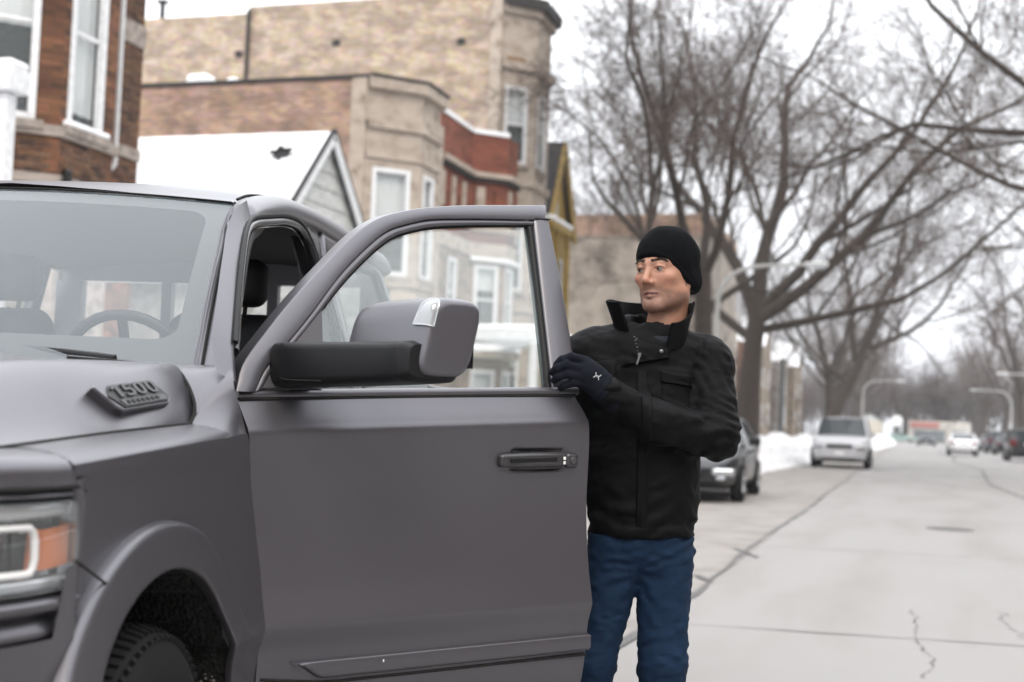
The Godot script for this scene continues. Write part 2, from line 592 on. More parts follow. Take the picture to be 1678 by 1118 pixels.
# a sash window filling an opening of a wall
func window(parent: Node3D, a: Vector2, b: Vector2, h: Array, fw := 0.09, blind := 0.5, snow := false) -> void:
	var d := (b - a).normalized()
	var n := Vector2(-d.y, d.x)
	var bs := Basis(Vector3(d.x, 0, d.y), Vector3.UP, Vector3(n.x, 0, n.y))
	var P := func(u: float, y: float, out: float) -> Vector3:
		var q := a + d * u + n * out
		return Vector3(q.x, y, q.y)
	var w: float = h[1] - h[0]
	var hh: float = h[3] - h[2]
	var mu: float = (h[0] + h[1]) * 0.5
	var my: float = (h[2] + h[3]) * 0.5
	var fr := M.new()
	for s in [[h[0] + fw / 2, my, fw, hh], [h[1] - fw / 2, my, fw, hh], [mu, h[2] + fw / 2, w - fw * 2, fw], [mu, h[3] - fw / 2, w - fw * 2, fw]]:
		fr.rbox(P.call(s[0], s[1], -0.03), Vector3(s[2], s[3], 0.10), 0.01, bs, 1)
	var f := put("window", fr, mats.white_trim, parent)
	var sash := M.new()
	sash.rbox(P.call(mu, my + hh * 0.02, -0.06), Vector3(w - fw * 2, 0.06, 0.05), 0.008, bs, 1)
	put("sash_rail", sash, mats.white_trim, f)
	for k in 2:
		var pane := M.new()
		var yb: float = h[2] + fw if k == 0 else my + hh * 0.02 + 0.03
		var yt: float = my + hh * 0.02 - 0.03 if k == 0 else h[3] - fw
		var back := -0.085 if k == 0 else -0.07
		pane.quad(P.call(h[0] + fw, yb, back), P.call(h[1] - fw, yb, back), P.call(h[1] - fw, yt, back), P.call(h[0] + fw, yt, back))
		put("pane", pane, mats.pane, f)
	if blind > 0.0:
		var bl := M.new()
		var rows := []
		var lo: float = h[3] - hh * blind
		for k in 15:
			var u := lerpf(h[0] + fw * 0.6, h[1] - fw * 0.6, k / 14.0)
			rows.append(PackedVector3Array([P.call(u, lo, -0.16 + 0.015 * sin(k * 1.9)), P.call(u, h[3] - 0.02, -0.16 + 0.015 * sin(k * 1.9))]))
		bl.grid(rows)
		put("curtain", bl, mats.curtain, f)
	var sill := M.new()
	sill.rbox(P.call(mu, h[2] - 0.06, 0.03), Vector3(w + 0.2, 0.12, 0.16), 0.015, bs, 1)
	put("sill", sill, mats.stone, f)
	if snow:
		var sn := M.new()
		sn.rbox(P.call(mu, h[2] + 0.03, 0.04), Vector3(w + 0.15, 0.09, 0.14), 0.04, bs, 2)
		put("snow_on_sill", sn, mats.snow, f)

# a moulding that follows a line of walls, outward to the right
func ledge(pts: Array, y0: float, y1: float, out: float, inn := 0.02) -> M:
	var m := M.new()
	var o := PackedVector2Array(); var i := PackedVector2Array()
	for k in pts.size():
		var p: Vector2 = pts[k]
		var d0: Vector2 = (p - pts[maxi(k - 1, 0)]).normalized() if k > 0 else (pts[1] - p).normalized()
		var d1: Vector2 = (pts[mini(k + 1, pts.size() - 1)] - p).normalized() if k < pts.size() - 1 else d0
		var n := Vector2(-d0.y, d0.x) + Vector2(-d1.y, d1.x)
		n = n / maxf(0.4, 0.5 * n.length_squared())
		o.append(p + n * out); i.append(p - n * inn)
	for k in pts.size() - 1:
		var q := []
		for w in [[i, y0], [o, y0], [o, y1], [i, y1]]:
			q.append([Vector3(w[0][k].x, w[1], w[0][k].y), Vector3(w[0][k + 1].x, w[1], w[0][k + 1].y)])
		for s in 3: m.quad(q[s][0], q[s][1], q[s + 1][1], q[s + 1][0])
	for k in [0, pts.size() - 1]:
		m.quad(Vector3(i[k].x, y0, i[k].y), Vector3(o[k].x, y0, o[k].y), Vector3(o[k].x, y1, o[k].y), Vector3(i[k].x, y1, i[k].y))
	return m

func v2(x: float, z: float) -> Vector2:
	return Vector2(x, z)

func build_houses() -> void:
	mats.white_trim = noisy(mat(0.74, 0.75, 0.76, 0.5), [[0.0, grey(0.85)], [1.0, grey(1.0)]], 0.03, 0.5)
	mats.shop_glass = mat(0.16, 0.18, 0.19, 0.1)
	mats.curtain = mat(0.50, 0.52, 0.52, 0.9)
	mats.stone = noisy(mat(0.36, 0.31, 0.27, 0.9), [[0.0, grey(0.6)], [0.5, grey(0.88)], [1.0, grey(1.0)]], 0.02, 0.4)
	mats.old_stone = noisy(mat(0.43, 0.365, 0.305, 0.9), [[0.0, Color(0.62, 0.58, 0.55)], [0.4, grey(0.90)], [1.0, grey(1.0)]], 0.015, 0.25)
	mats.dark_cornice = noisy(mat(0.055, 0.05, 0.05, 0.9), [[0.0, grey(0.6)], [1.0, grey(1.0)]], 0.03, 0.5)
	mats.brown_brick = brick_mat(Color(0.41, 0.275, 0.195), 0.30, Color(0.36, 0.27, 0.21), 3, 0.075, 0.45)
	mats.red_brick = brick_mat(Color(0.49, 0.29, 0.23), 0.10, Color(0.44, 0.28, 0.23), 4, 0.072, 0.25)
	mats.tan_brick = brick_mat(Color(0.665, 0.595, 0.525), 0.10, Color(0.57, 0.52, 0.47), 5, 0.075, 0.17)
	mats.pink_brick = brick_mat(Color(0.60, 0.49, 0.43), 0.13, Color(0.65, 0.59, 0.54), 6, 0.075, 0.20)
	mats.grey_brick = brick_mat(Color(0.54, 0.47, 0.42), 0.10, Color(0.52, 0.47, 0.43), 8, 0.075, 0.25)
	mats.siding = noisy(mat(0.55, 0.56, 0.54, 0.7), [[0.0, grey(0.8)], [1.0, grey(1.0)]], 0.03, 0.3)
	mats.ochre = noisy(mat(0.36, 0.245, 0.065, 0.8), [[0.0, grey(0.7)], [0.5, grey(0.92)], [1.0, grey(1.0)]], 0.03, 0.4)
	mats.shingle = noisy(mat(0.045, 0.045, 0.05, 0.95), [[0.0, grey(0.6)], [1.0, grey(1.0)]], 0.08, 1.0)
	mats.flat_roof = mat(0.10, 0.10, 0.10, 0.95)
	brown_house()
	snow_house()
	pink_house()
	red_house()
	tan_block()
	yellow_house()
	far_block()
	far_houses()
	for i in 4: mats["opposite_%d" % i] = brick_mat([Color(0.42, 0.26, 0.19), Color(0.52, 0.44, 0.36), Color(0.36, 0.24, 0.19), Color(0.48, 0.40, 0.34)][i], 0.14, Color(0.42, 0.37, 0.33), 60 + i)
	opposite_houses()

func roof_slab(parent: Node3D, pts: Array, y: float, m: Material, called := "roof") -> void:
	var r := M.new()
	var g := PackedVector2Array(pts)
	var t := Geometry2D.triangulate_polygon(g)
	for k in range(0, t.size(), 3): r.tri(Vector3(g[t[k]].x, y, g[t[k]].y), Vector3(g[t[k + 1]].x, y, g[t[k + 1]].y), Vector3(g[t[k + 2]].x, y, g[t[k + 2]].y))
	put(called, r, m, parent)

# brown brick house at the edge: bay with two windows; its nearest bricks are built singly
func brown_house() -> void:
	var H := thing("brown_brick_house", "dark brown brick house with white bay windows, nearest to the truck", "house")
	var line := [v2(-22, -8.0), v2(-12.6, -8.0), v2(-12.6, -13.3), v2(-11.0, -14.9), v2(-11.0, -16.12), v2(-12.0, -17.12), v2(-12.0, -18.28), v2(-22, -18.28)]
	var w := M.new()
	var ln45: float = (line[3] - line[2]).length()
	var h1 := [ln45 - 0.33 - 0.88, ln45 - 0.33, 5.0, 7.6]
	var h2 := [0.12, 0.93, 5.0, 7.6]
	for k in line.size() - 1:
		wall(w, line[k], line[k + 1], 4.28 if k in [2, 3] else 0.0, 11.0, [h1] if k == 2 else ([h2] if k == 3 else []))
	wall(w, line[7], line[0], 0.0, 11.0)
	put("wall", w, mats.brown_brick, H)
	var base := M.new()
	for k in [2, 3]: wall(base, line[k], line[k + 1], 0.0, 4.28)
	put("base_wall", base, mats.stone, H)
	put("water_table", ledge(line.slice(2, 6), 4.18, 4.30, 0.05), mats.stone, H)
	put("sill_band", ledge(line.slice(2, 6), 4.82, 4.96, 0.07), mats.stone, H)
	put("stone_band", ledge([line[5], line[6]], 7.02, 7.38, 0.04), mats.stone, H)
	put("stone_band", ledge([line[5], line[6]], 5.18, 5.36, 0.05), mats.stone, H)
	put("stone_band", ledge([line[3], line[4]], 7.62, 7.95, 0.04), mats.stone, H)
	window(H, line[2], line[3], h1, 0.10, 0.5, false)
	window(H, line[3], line[4], h2, 0.10, 0.9, true)
	roof_slab(H, line, 10.9, mats.flat_roof)
	var pipe := M.new()
	pipe.tube(PackedVector3Array([Vector3(-11.93, 4.9, -17.44), Vector3(-11.9, 5.0, -17.5), Vector3(-11.9, 9.5, -17.5)]), PackedFloat32Array([0.045, 0.045, 0.045]), 8)
	put("downspout", pipe, mats.white_trim, H)
	var meter := M.new()
	meter.rbox(Vector3(-10.93, 4.24, -15.0), Vector3(0.10, 0.32, 0.12), 0.02)
	meter.bar(Vector3(-10.93, 4.1, -15.0), Vector3(-10.93, 0.5, -15.0), 0.03)
	put("meter_box", meter, mats.gloss_black, H)
	# bricks of the bay and the strip beside it
	var shapes := []
	for k in 4:
		var b := M.new()
		b.rbox(Vector3.ZERO, Vector3(0.196 + 0.004 * k, 0.060 + 0.002 * (k % 2), 0.05), 0.008, Basis(), 1)
		shapes.append(b.done())
	var tones := []
	for c in [[0.150, 0.080, 0.050], [0.105, 0.056, 0.037], [0.19, 0.110, 0.068], [0.066, 0.040, 0.030], [0.135, 0.080, 0.053], [0.165, 0.090, 0.048]]:
		tones.append(noisy(mat(c[0], c[1], c[2], 0.95), [[0.0, grey(0.55)], [0.5, grey(0.85)], [1.0, grey(1.0)]], 0.03, 1.5, true, 0.4, 0.08, 256))
	var spots := []
	for s in [[line[3], line[4], [h2], 4.30, 7.7], [line[2], line[3], [h1], 4.30, 7.7], [line[5], line[6], [], 4.9, 7.9]]:
		var a: Vector2 = s[0]; var b: Vector2 = s[1]
		var d := (b - a).normalized()
		var n := Vector2(-d.y, d.x)
		var len := (b - a).length()
		var row := 0
		var y: float = s[3] + 0.036
		while y < s[4]:
			var u := 0.103 if row % 2 == 0 else 0.0
			while u < len - 0.02:
				var skip: bool = (y > 4.80 and y < 4.98 and s[3] < 4.5) or (s[3] > 4.5 and ((y > 7.0 and y < 7.4) or (y > 5.16 and y < 5.38)))
				for h in s[2]:
					if u + 0.1 > h[0] - 0.03 and u - 0.1 < h[1] + 0.03 and y > h[2] - 0.14 and y < h[3] + 0.02: skip = true
				if len > 1.9 and u < len - 1.35: skip = true
				if u < 0.1 or u > len - 0.1: skip = true
				if not skip:
					var q := a + d * u + n * (-0.017 + rng.randf_range(-0.004, 0.004))
					spots.append(Transform3D(Basis(Vector3(d.x, 0, d.y), Vector3.UP, Vector3(n.x, 0, n.y)) * Basis(Vector3(0, 0, 1), rng.randf_range(-0.02, 0.02)), Vector3(q.x, y, q.y)))
				u += 0.206
			y += 0.0735
			row += 1
	var rest := M.new()
	for k in spots.size():
		var tf: Transform3D = spots[k]
		if k < 300:
			var br := MeshInstance3D.new()
			br.name = "brick"
			br.mesh = shapes[rng.randi() % 4]
			br.material_override = tones[rng.randi() % 6]
			br.transform = tf
			H.add_child(br, true)
		else:
			rest.rbox(tf.origin, Vector3(0.197, 0.061, 0.05), 0.008, tf.basis, 1)
	if rest.v.size(): put("bricks_beyond", rest, tones[0], H).set_meta("kind", "stuff")
	# white porch post with a snow cap, in front of the house
	var P := thing("porch_post", "white square porch post with a snowy cap at the brown house", "post", Vector3(-9.5, 0, -11.90))
	var sh := M.new()
	sh.rbox(Vector3(0, 2.3, 0), Vector3(0.16, 4.6, 0.16), 0.01)
	put("shaft", sh, mats.white_trim, P)
	var cp := M.new()
	cp.rbox(Vector3(0, 4.74, 0), Vector3(0.34, 0.26, 0.34), 0.02)
	put("cap", cp, mats.white_trim, P)
	var sn := M.new()
	sn.rbox(Vector3(0, 4.91, 0), Vector3(0.33, 0.11, 0.33), 0.05)
	put("snow_cap", sn, mats.snow, P)

# low house with a snow-covered gable roof
func snow_house() -> void:
	var H := thing("gabled_house", "low white gabled house with a thick snow-covered roof", "house")
	var zc := -23.42
	var pk := 6.78
	var gw := M.new()
	var sp := 0.97   # half-width per metre of fall
	var ey := 3.7
	var hw := (pk - ey) * sp
	# street gable, with boards
	var n := 20
	for k in n:
		var y0 := lerpf(0.0, pk - 0.12, k / float(n))
		var y1 := lerpf(0.0, pk - 0.12, (k + 1) / float(n))
		var a0 := minf(hw - 0.25, (pk - 0.12 - y0) * sp); var a1 := minf(hw - 0.25, (pk - 0.12 - y1) * sp)
		gw.quad(Vector3(-11.12 + 0.02, y0, zc + a0), Vector3(-11.12 + 0.02, y0, zc - a0), Vector3(-11.12, y1, zc - a1), Vector3(-11.12, y1, zc + a1))
	gw.quad(Vector3(-11.12, 0, zc + hw - 0.25), Vector3(-24, 0, zc + hw - 0.25), Vector3(-24, ey, zc + hw - 0.25), Vector3(-11.12, ey, zc + hw - 0.25))
	gw.quad(Vector3(-11.12, 0, zc - hw + 0.25), Vector3(-24, 0, zc - hw + 0.25), Vector3(-24, ey, zc - hw + 0.25), Vector3(-11.12, ey, zc - hw + 0.25))
	put("wall", gw, mats.siding, H)
	var roof := M.new()
	for s in [1, -1]:
		roof.quad(Vector3(-10.95, pk, zc), Vector3(-24, pk, zc), Vector3(-24, ey - 0.1, zc + s * (hw + 0.1)), Vector3(-10.95, ey - 0.1, zc + s * (hw + 0.1)))
	put("roof", roof, mats.shingle, H)
	for s in [1, -1]:
		# snow blanket with a worn patch where the shingles show
		var sn := M.new()
		var rows := []
		var nz := FastNoiseLite.new()
		nz.seed = 31 + s; nz.frequency = 0.5
		for r in 60:
			var t := r / 59.0
			var row := PackedVector3Array()
			for k in 110:
				var x := lerpf(-10.99, -23.9, k / 109.0)
				var th := 0.10 + 0.03 * nz.get_noise_2d(x, t * 4.0)
				th *= smoothstep(0.0, 0.03, t) * smoothstep(0.0, 0.012, k / 109.0) * 0.85 + 0.15
				row.append(Vector3(x, lerpf(pk, ey - 0.1, t) + th, zc + s * (hw + 0.1) * t))
			rows.append(row)
		var hole := func(p: Vector3) -> bool:
			if s < 0: return true
			var dx := (p.x + 11.75); var dy := p.y - 6.30
			var rr := pow((dx - dy * 0.9) / 0.42, 2.0) + pow((dy + dx * 0.18) / 0.20, 2.0) + 0.8 * nz.get_noise_2d(p.x * 6.0, p.y * 6.0)
			return rr > 0.55
		sn.grid(rows, false, hole)
		put("snow_blanket", sn, mats.snow, H)
		var fascia := M.new()
		var p0 := Vector3(-10.96, pk - 0.08, zc)
		var p1 := Vector3(-10.96, ey - 0.2, zc + s * (hw + 0.12))
		var mid := (p0 + p1) * 0.5
		var ang := atan2(p1.y - p0.y, p1.z - p0.z)
		fascia.box(mid, Vector3(0.06, 0.20, (p1 - p0).length()), Basis(Vector3(1, 0, 0), -ang))
		put("barge_board", fascia, mats.white_trim, H)
		var dk := M.new()
		dk.box(mid + Vector3(0.0, 0.13, 0.0), Vector3(0.08, 0.05, (p1 - p0).length()), Basis(Vector3(1, 0, 0), -ang))
		put("roof_edge", dk, mats.shingle, H)

func bay_house(called: String, label: String, line: Array, top: float, walls: Array, wins: Array) -> Node3D:
	# walls: material for each segment; wins: [segment, from, to, y0, y1, blind, snow]
	var H := thing(called, label, "building")
	for k in line.size() - 1:
		var holes := []
		for w in wins:
			if w[0] == k: holes.append([w[1], w[2], w[3], w[4]])
		var m := M.new()
		wall(m, line[k], line[k + 1], 0.0, top, holes)
		put("wall", m, walls[k], H)
	var back := M.new()
	wall(back, line[-1], line[0], 0.0, top)
	put("wall", back, walls[0], H)
	for w in wins: window(H, line[w[0]], line[w[0] + 1], [w[1], w[2], w[3], w[4]], 0.10, w[5], w[6])
	roof_slab(H, line, top - 0.25, mats.snow)
	return H

# two-storey building with a long pinkish side wall
func pink_house() -> void:
	var line := [v2(-24, -26.5), v2(-11.62, -26.5), v2(-10.68, -27.44), v2(-10.68, -28.62), v2(-11.6, -29.6), v2(-11.6, -31.4), v2(-24, -31.4)]
	var s: Material = mats.old_stone
	var H := bay_house("two_flat_building", "two-storey building with a pinkish brick side and pale stone bay", line, 8.70, [mats.pink_brick, s, s, s, s, mats.pink_brick],
		[[1, 0.18, 1.10, 4.35, 6.75, 0.55, false], [2, 0.22, 0.92, 4.35, 6.75, 0.6, false], [1, 0.18, 1.10, 0.9, 3.1, 0.5, false], [2, 0.22, 0.92, 0.9, 3.1, 0.5, false]])
	put("cornice", ledge(line.slice(1, 5), 8.50, 8.74, 0.16), mats.old_stone, H)
	put("cornice_cap", ledge(line.slice(1, 5), 8.74, 8.80, 0.20), mats.dark_cornice, H)
	put("stone_course", ledge(line.slice(1, 5), 7.62, 7.78, 0.10), mats.old_stone, H)
	put("stone_course", ledge(line.slice(1, 5), 6.95, 7.08, 0.06), mats.old_stone, H)
	put("stone_course", ledge(line.slice(1, 5), 4.12, 4.28, 0.08), mats.old_stone, H)
	put("coping", ledge([line[0], line[1]], 8.70, 8.80, 0.03), mats.dark_cornice, H)
	var corner := M.new()
	corner.box(Vector3(-11.80, 4.35, -26.46), Vector3(0.36, 8.7, 0.12))
	put("corner_pilaster", corner, mats.old_stone, H)
	for q in [[-16.42, 0.62, 0.34], [-15.5, 0.36, 0.2]]:
		var V := thing("roof_vent", "snow-capped roof vent on the pinkish brick building, %s" % ("larger one" if q[1] > 0.5 else "smaller one"), "roof vent", Vector3(q[0], 8.4, -27.5), 0.0, "snowy vents on the roof")
		var b := M.new()
		b.rbox(Vector3(0, 0.22, 0), Vector3(q[1] * 0.8, 0.5, 0.4), 0.04)
		put("housing", b, mats.white_trim, V)
		var sn := M.new()
		sn.rbox(Vector3(0, 0.47 + q[2] * 0.4, 0), Vector3(q[1], q[2] + 0.12, 0.5), 0.14)
		put("snow_cap", sn, mats.snow, V)
	var wire := M.new()
	wire.tube(along([Vector3(-11.95, 6.2, -26.42), Vector3(-12.05, 4.5, -26.4), Vector3(-12.0, 2.0, -26.42)], 10), PackedFloat32Array(range(10).map(func(_k): return 0.03)), 5)
	put("cable", wire, mats.black, H)

# red brick building with moulded panels
func red_house() -> void:
	var line := [v2(-24, -31.45), v2(-11.7, -31.45), v2(-11.7, -34.0), v2(-10.9, -34.8), v2(-10.9, -35.72), v2(-11.9, -36.0), v2(-24, -36.0)]
	var r: Material = mats.red_brick
	var s: Material = mats.old_stone
	var H := thing("red_brick_building", "red brick building with a moulded cornice and snow-capped bay", "building")
	var wins := [[1, 0.9, 1.6, 3.6, 5.5], [2, 0.18, 0.94, 3.5, 5.5], [3, 0.12, 0.80, 3.5, 5.5], [2, 0.18, 0.94, 0.8, 2.6], [3, 0.12, 0.80, 0.8, 2.6]]
	for k in line.size() - 1:
		var holes := []
		for w in wins:
			if w[0] == k: holes.append([w[1], w[2], w[3], w[4]])
		var m := M.new()
		wall(m, line[k], line[k + 1], 5.9 if k in [1, 2, 3] else 0.0, 9.15)
		if k in [1, 2, 3]:
			var lw := M.new()
			wall(lw, line[k], line[k + 1], 0.0, 5.9, holes)
			put("lower_wall", lw, mats.grey_brick, H)
		put("wall", m, r, H)
	var back := M.new()
	wall(back, line[-1], line[0], 0.0, 9.15)
	put("wall", back, r, H)
	for w in wins: window(H, line[w[0]], line[w[0] + 1], [w[1], w[2], w[3], w[4]], 0.11, 0.35, false)
	roof_slab(H, line, 8.9, mats.snow)
	var f := line.slice(1, 5)
	put("cornice", ledge(f, 7.92, 8.06, 0.18), s, H)
	put("cornice", ledge(f, 7.80, 7.92, 0.10), mats.dark_cornice, H)
	put("stone_course", ledge(f, 6.42, 6.62, 0.10), s, H)
	put("stone_course", ledge(f, 5.72, 6.10, 0.06), s, H)
	put("snow_on_parapet", ledge([line[1], line[2], line[3]], 9.15, 9.27, 0.05, 0.3), mats.snow, H)
	put("snow_ledge", ledge(f, 3.12, 3.30, 0.30, 0.02), mats.snow, H)
	put("stone_course", ledge(f, 2.92, 3.12, 0.26), s, H)
	put("snow_ledge", ledge([line[2], line[3], line[4]], 5.60, 5.70, 0.16), mats.snow, H)
	# carved panels between pilasters below the cornice
	for seg in [1, 2, 3]:
		var a: Vector2 = line[seg]; var b: Vector2 = line[seg + 1]
		var d := (b - a).normalized()
		var nn := Vector2(-d.y, d.x)
		var len := (b - a).length()
		var cnt := maxi(2, int(len / 0.42))
		for k in cnt:
			var c := a + d * (len * (k + 0.5) / cnt) + nn * 0.02
			var pm := M.new()
			pm.rbox(Vector3(c.x, 7.2, c.y), Vector3(len / cnt * 0.5, 0.92, 0.10), 0.03, Basis(Vector3(d.x, 0, d.y), Vector3.UP, Vector3(nn.x, 0, nn.y)), 1)
			put("panel", pm, s if k % 2 == 0 else r, H)
	var porch := thing("porch_roof", "snow-covered flat porch roof on white columns before the red building", "porch", Vector3(-9.75, 0, -33.2))
	var pr := M.new()
	pr.rbox(Vector3(0, 3.35, 0), Vector3(1.7, 0.22, 3.6), 0.03)
	put("roof", pr, mats.white_trim, porch)
	var ps := M.new()
	ps.rbox(Vector3(0, 3.55, 0), Vector3(1.72, 0.20, 3.62), 0.09)
	put("snow_cover", ps, mats.snow, porch)
	for z in [-1.65, 0.0, 1.65]:
		var c := M.new()
		c.lathe([[0.16, 0.0], [0.13, 0.1], [0.12, 1.5], [0.11, 3.1], [0.15, 3.24]], Transform3D(Basis(), Vector3(0.7, 0, z)), 16)
		put("column", c, mats.white_trim, porch)

# tall three-storey block behind
func tan_block() -> void:
	var line := [v2(-34, -36.05), v2(-11.62, -36.05), v2(-10.78, -36.89), v2(-10.78, -38.4), v2(-11.7, -39.4), v2(-11.7, -41.4), v2(-34, -41.4)]
	var s: Material = mats.old_stone
	var t: Material = mats.tan_brick
	var H := bay_house("apartment_block", "tall tan brick apartment block with a stone bay and dark cornice", line, 13.62, [t, s, s, s, s, t],
		[[1, 0.16, 0.92, 8.75, 11.05, 0.5, false], [2, 0.30, 1.15, 8.75, 11.05, 0.6, false], [1, 0.16, 0.92, 5.0, 7.3, 0.4, false], [2, 0.30, 1.15, 5.0, 7.3, 0.5, false], [1, 0.16, 0.92, 1.4, 3.7, 0.4, false], [2, 0.30, 1.15, 1.4, 3.7, 0.5, false]])
	put("cornice", ledge(line.slice(1, 5), 13.40, 13.70, 0.30), mats.dark_cornice, H)
	put("cornice", ledge(line.slice(1, 5), 13.20, 13.40, 0.14), mats.old_stone, H)
	put("stone_course", ledge(line.slice(1, 5), 11.55, 11.78, 0.14), mats.old_stone, H)
	put("rust_stain", ledge([line[1].lerp(line[2], 0.15), line[1].lerp(line[2], 0.62)], 11.78, 11.88, 0.10), noisy(mat(0.36, 0.17, 0.04, 0.9), [[0.0, grey(0.4)], [1.0, grey(1.0)]], 0.05, 2.0), H)
	put("stone_course", ledge(line.slice(1, 5), 8.1, 8.3, 0.10), mats.old_stone, H)
	put("stone_course", ledge(line.slice(1, 5), 4.4, 4.6, 0.10), mats.old_stone, H)
	# parapet steps down away from the street
	var pp := M.new()
	pp.box(Vector3(-15.8, 13.72, -36.2), Vector3(8.3, 0.22, 0.3))
	pp.box(Vector3(-18.0, 13.62, -36.2), Vector3(4.0, 0.16, 0.29))
	put("parapet", pp, t, H)
	var pil := M.new()
	pil.box(Vector3(-11.78, 6.8, -36.0), Vector3(0.36, 13.6, 0.14))
	put("corner_pilaster", pil, mats.old_stone, H)
	var pipe := M.new()
	pipe.bar(Vector3(-19.93, 8.0, -35.98), Vector3(-19.93, 13.7, -35.98), 0.06)
	put("drain_pipe", pipe, mats.dark_cornice, H)
	for q in [[-16.93, 12.52], [-12.9, 12.37], [-20.24, 12.33], [-14.2, 8.9]]:
		var v := M.new()
		v.rbox(Vector3(q[0], q[1], -36.03), Vector3(0.24, 0.2, 0.08), 0.03)
		put("wall_vent", v, mats.dark_cornice, H)
	var st := M.new()
	st.bar(Vector3(-24.3, 13.3, -38), Vector3(-24.3, 14.85, -38), 0.09)
	st.box(Vector3(-24.3, 14.85, -38), Vector3(0.34, 0.08, 0.3))
	put("vent_stack", st, mats.dark_cornice, H)

# steep ochre gable
func yellow_house() -> void:
	var H := thing("yellow_gabled_house", "narrow house with a steep ochre yellow gable and dark roof", "house")
	var zc := -44.2
	var pk := 11.0
	var sl := 0.55
	var ey := 8.0
	var hw := (pk - ey) * sl
	var g := M.new()
	g.tri(Vector3(-12, ey, zc + hw), Vector3(-12, ey, zc - hw), Vector3(-12, pk, zc))
	wall(g, v2(-24, zc + hw - 0.2), v2(-12, zc + hw - 0.2), 0, ey)
	wall(g, v2(-12, zc - hw + 0.2), v2(-24, zc - hw + 0.2), 0, ey)
	wall(g, v2(-24, zc - hw + 0.2), v2(-24, zc + hw - 0.2), 0, ey)
	wall(g, v2(-12, zc + hw - 0.2), v2(-12, zc - hw + 0.2), 0, ey, [[0.4, 1.1, 5.2, 7.0], [1.75, 2.45, 5.2, 7.0]])
	put("wall", g, mats.ochre, H)
	for h in [[0.4, 1.1, 5.2, 7.0], [1.75, 2.45, 5.2, 7.0]]: window(H, v2(-12, zc + hw - 0.2), v2(-12, zc - hw + 0.2), h, 0.09, 0.3)
	for s in [1, -1]:
		var r := M.new()
		var a := Vector3(-11.75, pk + 0.1, zc); var b := Vector3(-11.75, ey - 0.15, zc + s * (hw + 0.12))
		r.quad(a, Vector3(-24, a.y, a.z), Vector3(-24, b.y, b.z), b)
		put("roof", r, mats.shingle, H)
		var f := M.new()
		var md := (a + b) * 0.5
		f.box(md + Vector3(0, -0.12, 0), Vector3(0.10, 0.26, (b - a).length()), Basis(Vector3(1, 0, 0), -atan2(b.y - a.y, b.z - a.z)))
		put("barge_board", f, mats.ochre, H)
	for k in 4:
		var sp := M.new()
		var hh := (pk - ey) * (0.85 - 0.2 * k)
		sp.box(Vector3(-11.97, ey + hh * 0.5, zc + 0.25 * k - 0.1), Vector3(0.06, hh, 0.10))
		put("gable_stick", sp, mats.white_trim if k == 1 else mats.ochre, H)
	var pent := M.new()
	pent.box(Vector3(-11.76, ey - 0.12, zc + 0.75), Vector3(0.46, 0.22, 2.7))
	put("pent_roof", pent, mats.ochre, H)
	var sn := M.new()
	sn.rbox(Vector3(-11.76, ey + 0.08, zc + 0.75), Vector3(0.48, 0.2, 2.72), 0.08)
	put("snow_on_pent_roof", sn, mats.snow, H)
	for z in [1.95, 1.2, -0.3]:
		var c := M.new()
		c.box(Vector3(-11.65, ey * 0.5 - 0.12, zc + z), Vector3(0.16, ey - 0.24, 0.16))
		put("porch_post", c, mats.ochre, H)

func far_block() -> void:
	var line := [v2(-24, -58), v2(-8.7, -58), v2(-8.7, -68), v2(-24, -68)]
	var H := thing("pale_brick_block", "low pale rendered block with a brick parapet behind the bare trees", "building")
	var w := M.new()
	wall(w, line[3], line[0], 0, 9.75)
	for k in 3: wall(w, line[k], line[k + 1], 0, 9.75, [[2.0, 2.9, 3.0, 5.0], [6.0, 6.9, 3.0, 5.0]] if k == 1 else [])
	put("wall", w, noisy(mat(0.40, 0.35, 0.30, 0.9), [[0.0, grey(0.65)], [0.5, grey(0.9)], [1.0, grey(1.0)]], 0.012, 0.12), H)
	w = M.new()
	for k in 3: wall(w, line[k], line[k + 1], 9.75, 10.75)
	put("brick_parapet", w, mats.pink_brick, H)
	put("stone_course", ledge(line, 9.68, 9.78, 0.05), mats.stone, H)
	for h in [[2.0, 2.9, 3.0, 5.0], [6.0, 6.9, 3.0, 5.0]]: window(H, line[1], line[2], h, 0.09, 0.4)
	roof_slab(H, line, 10.5, mats.snow)

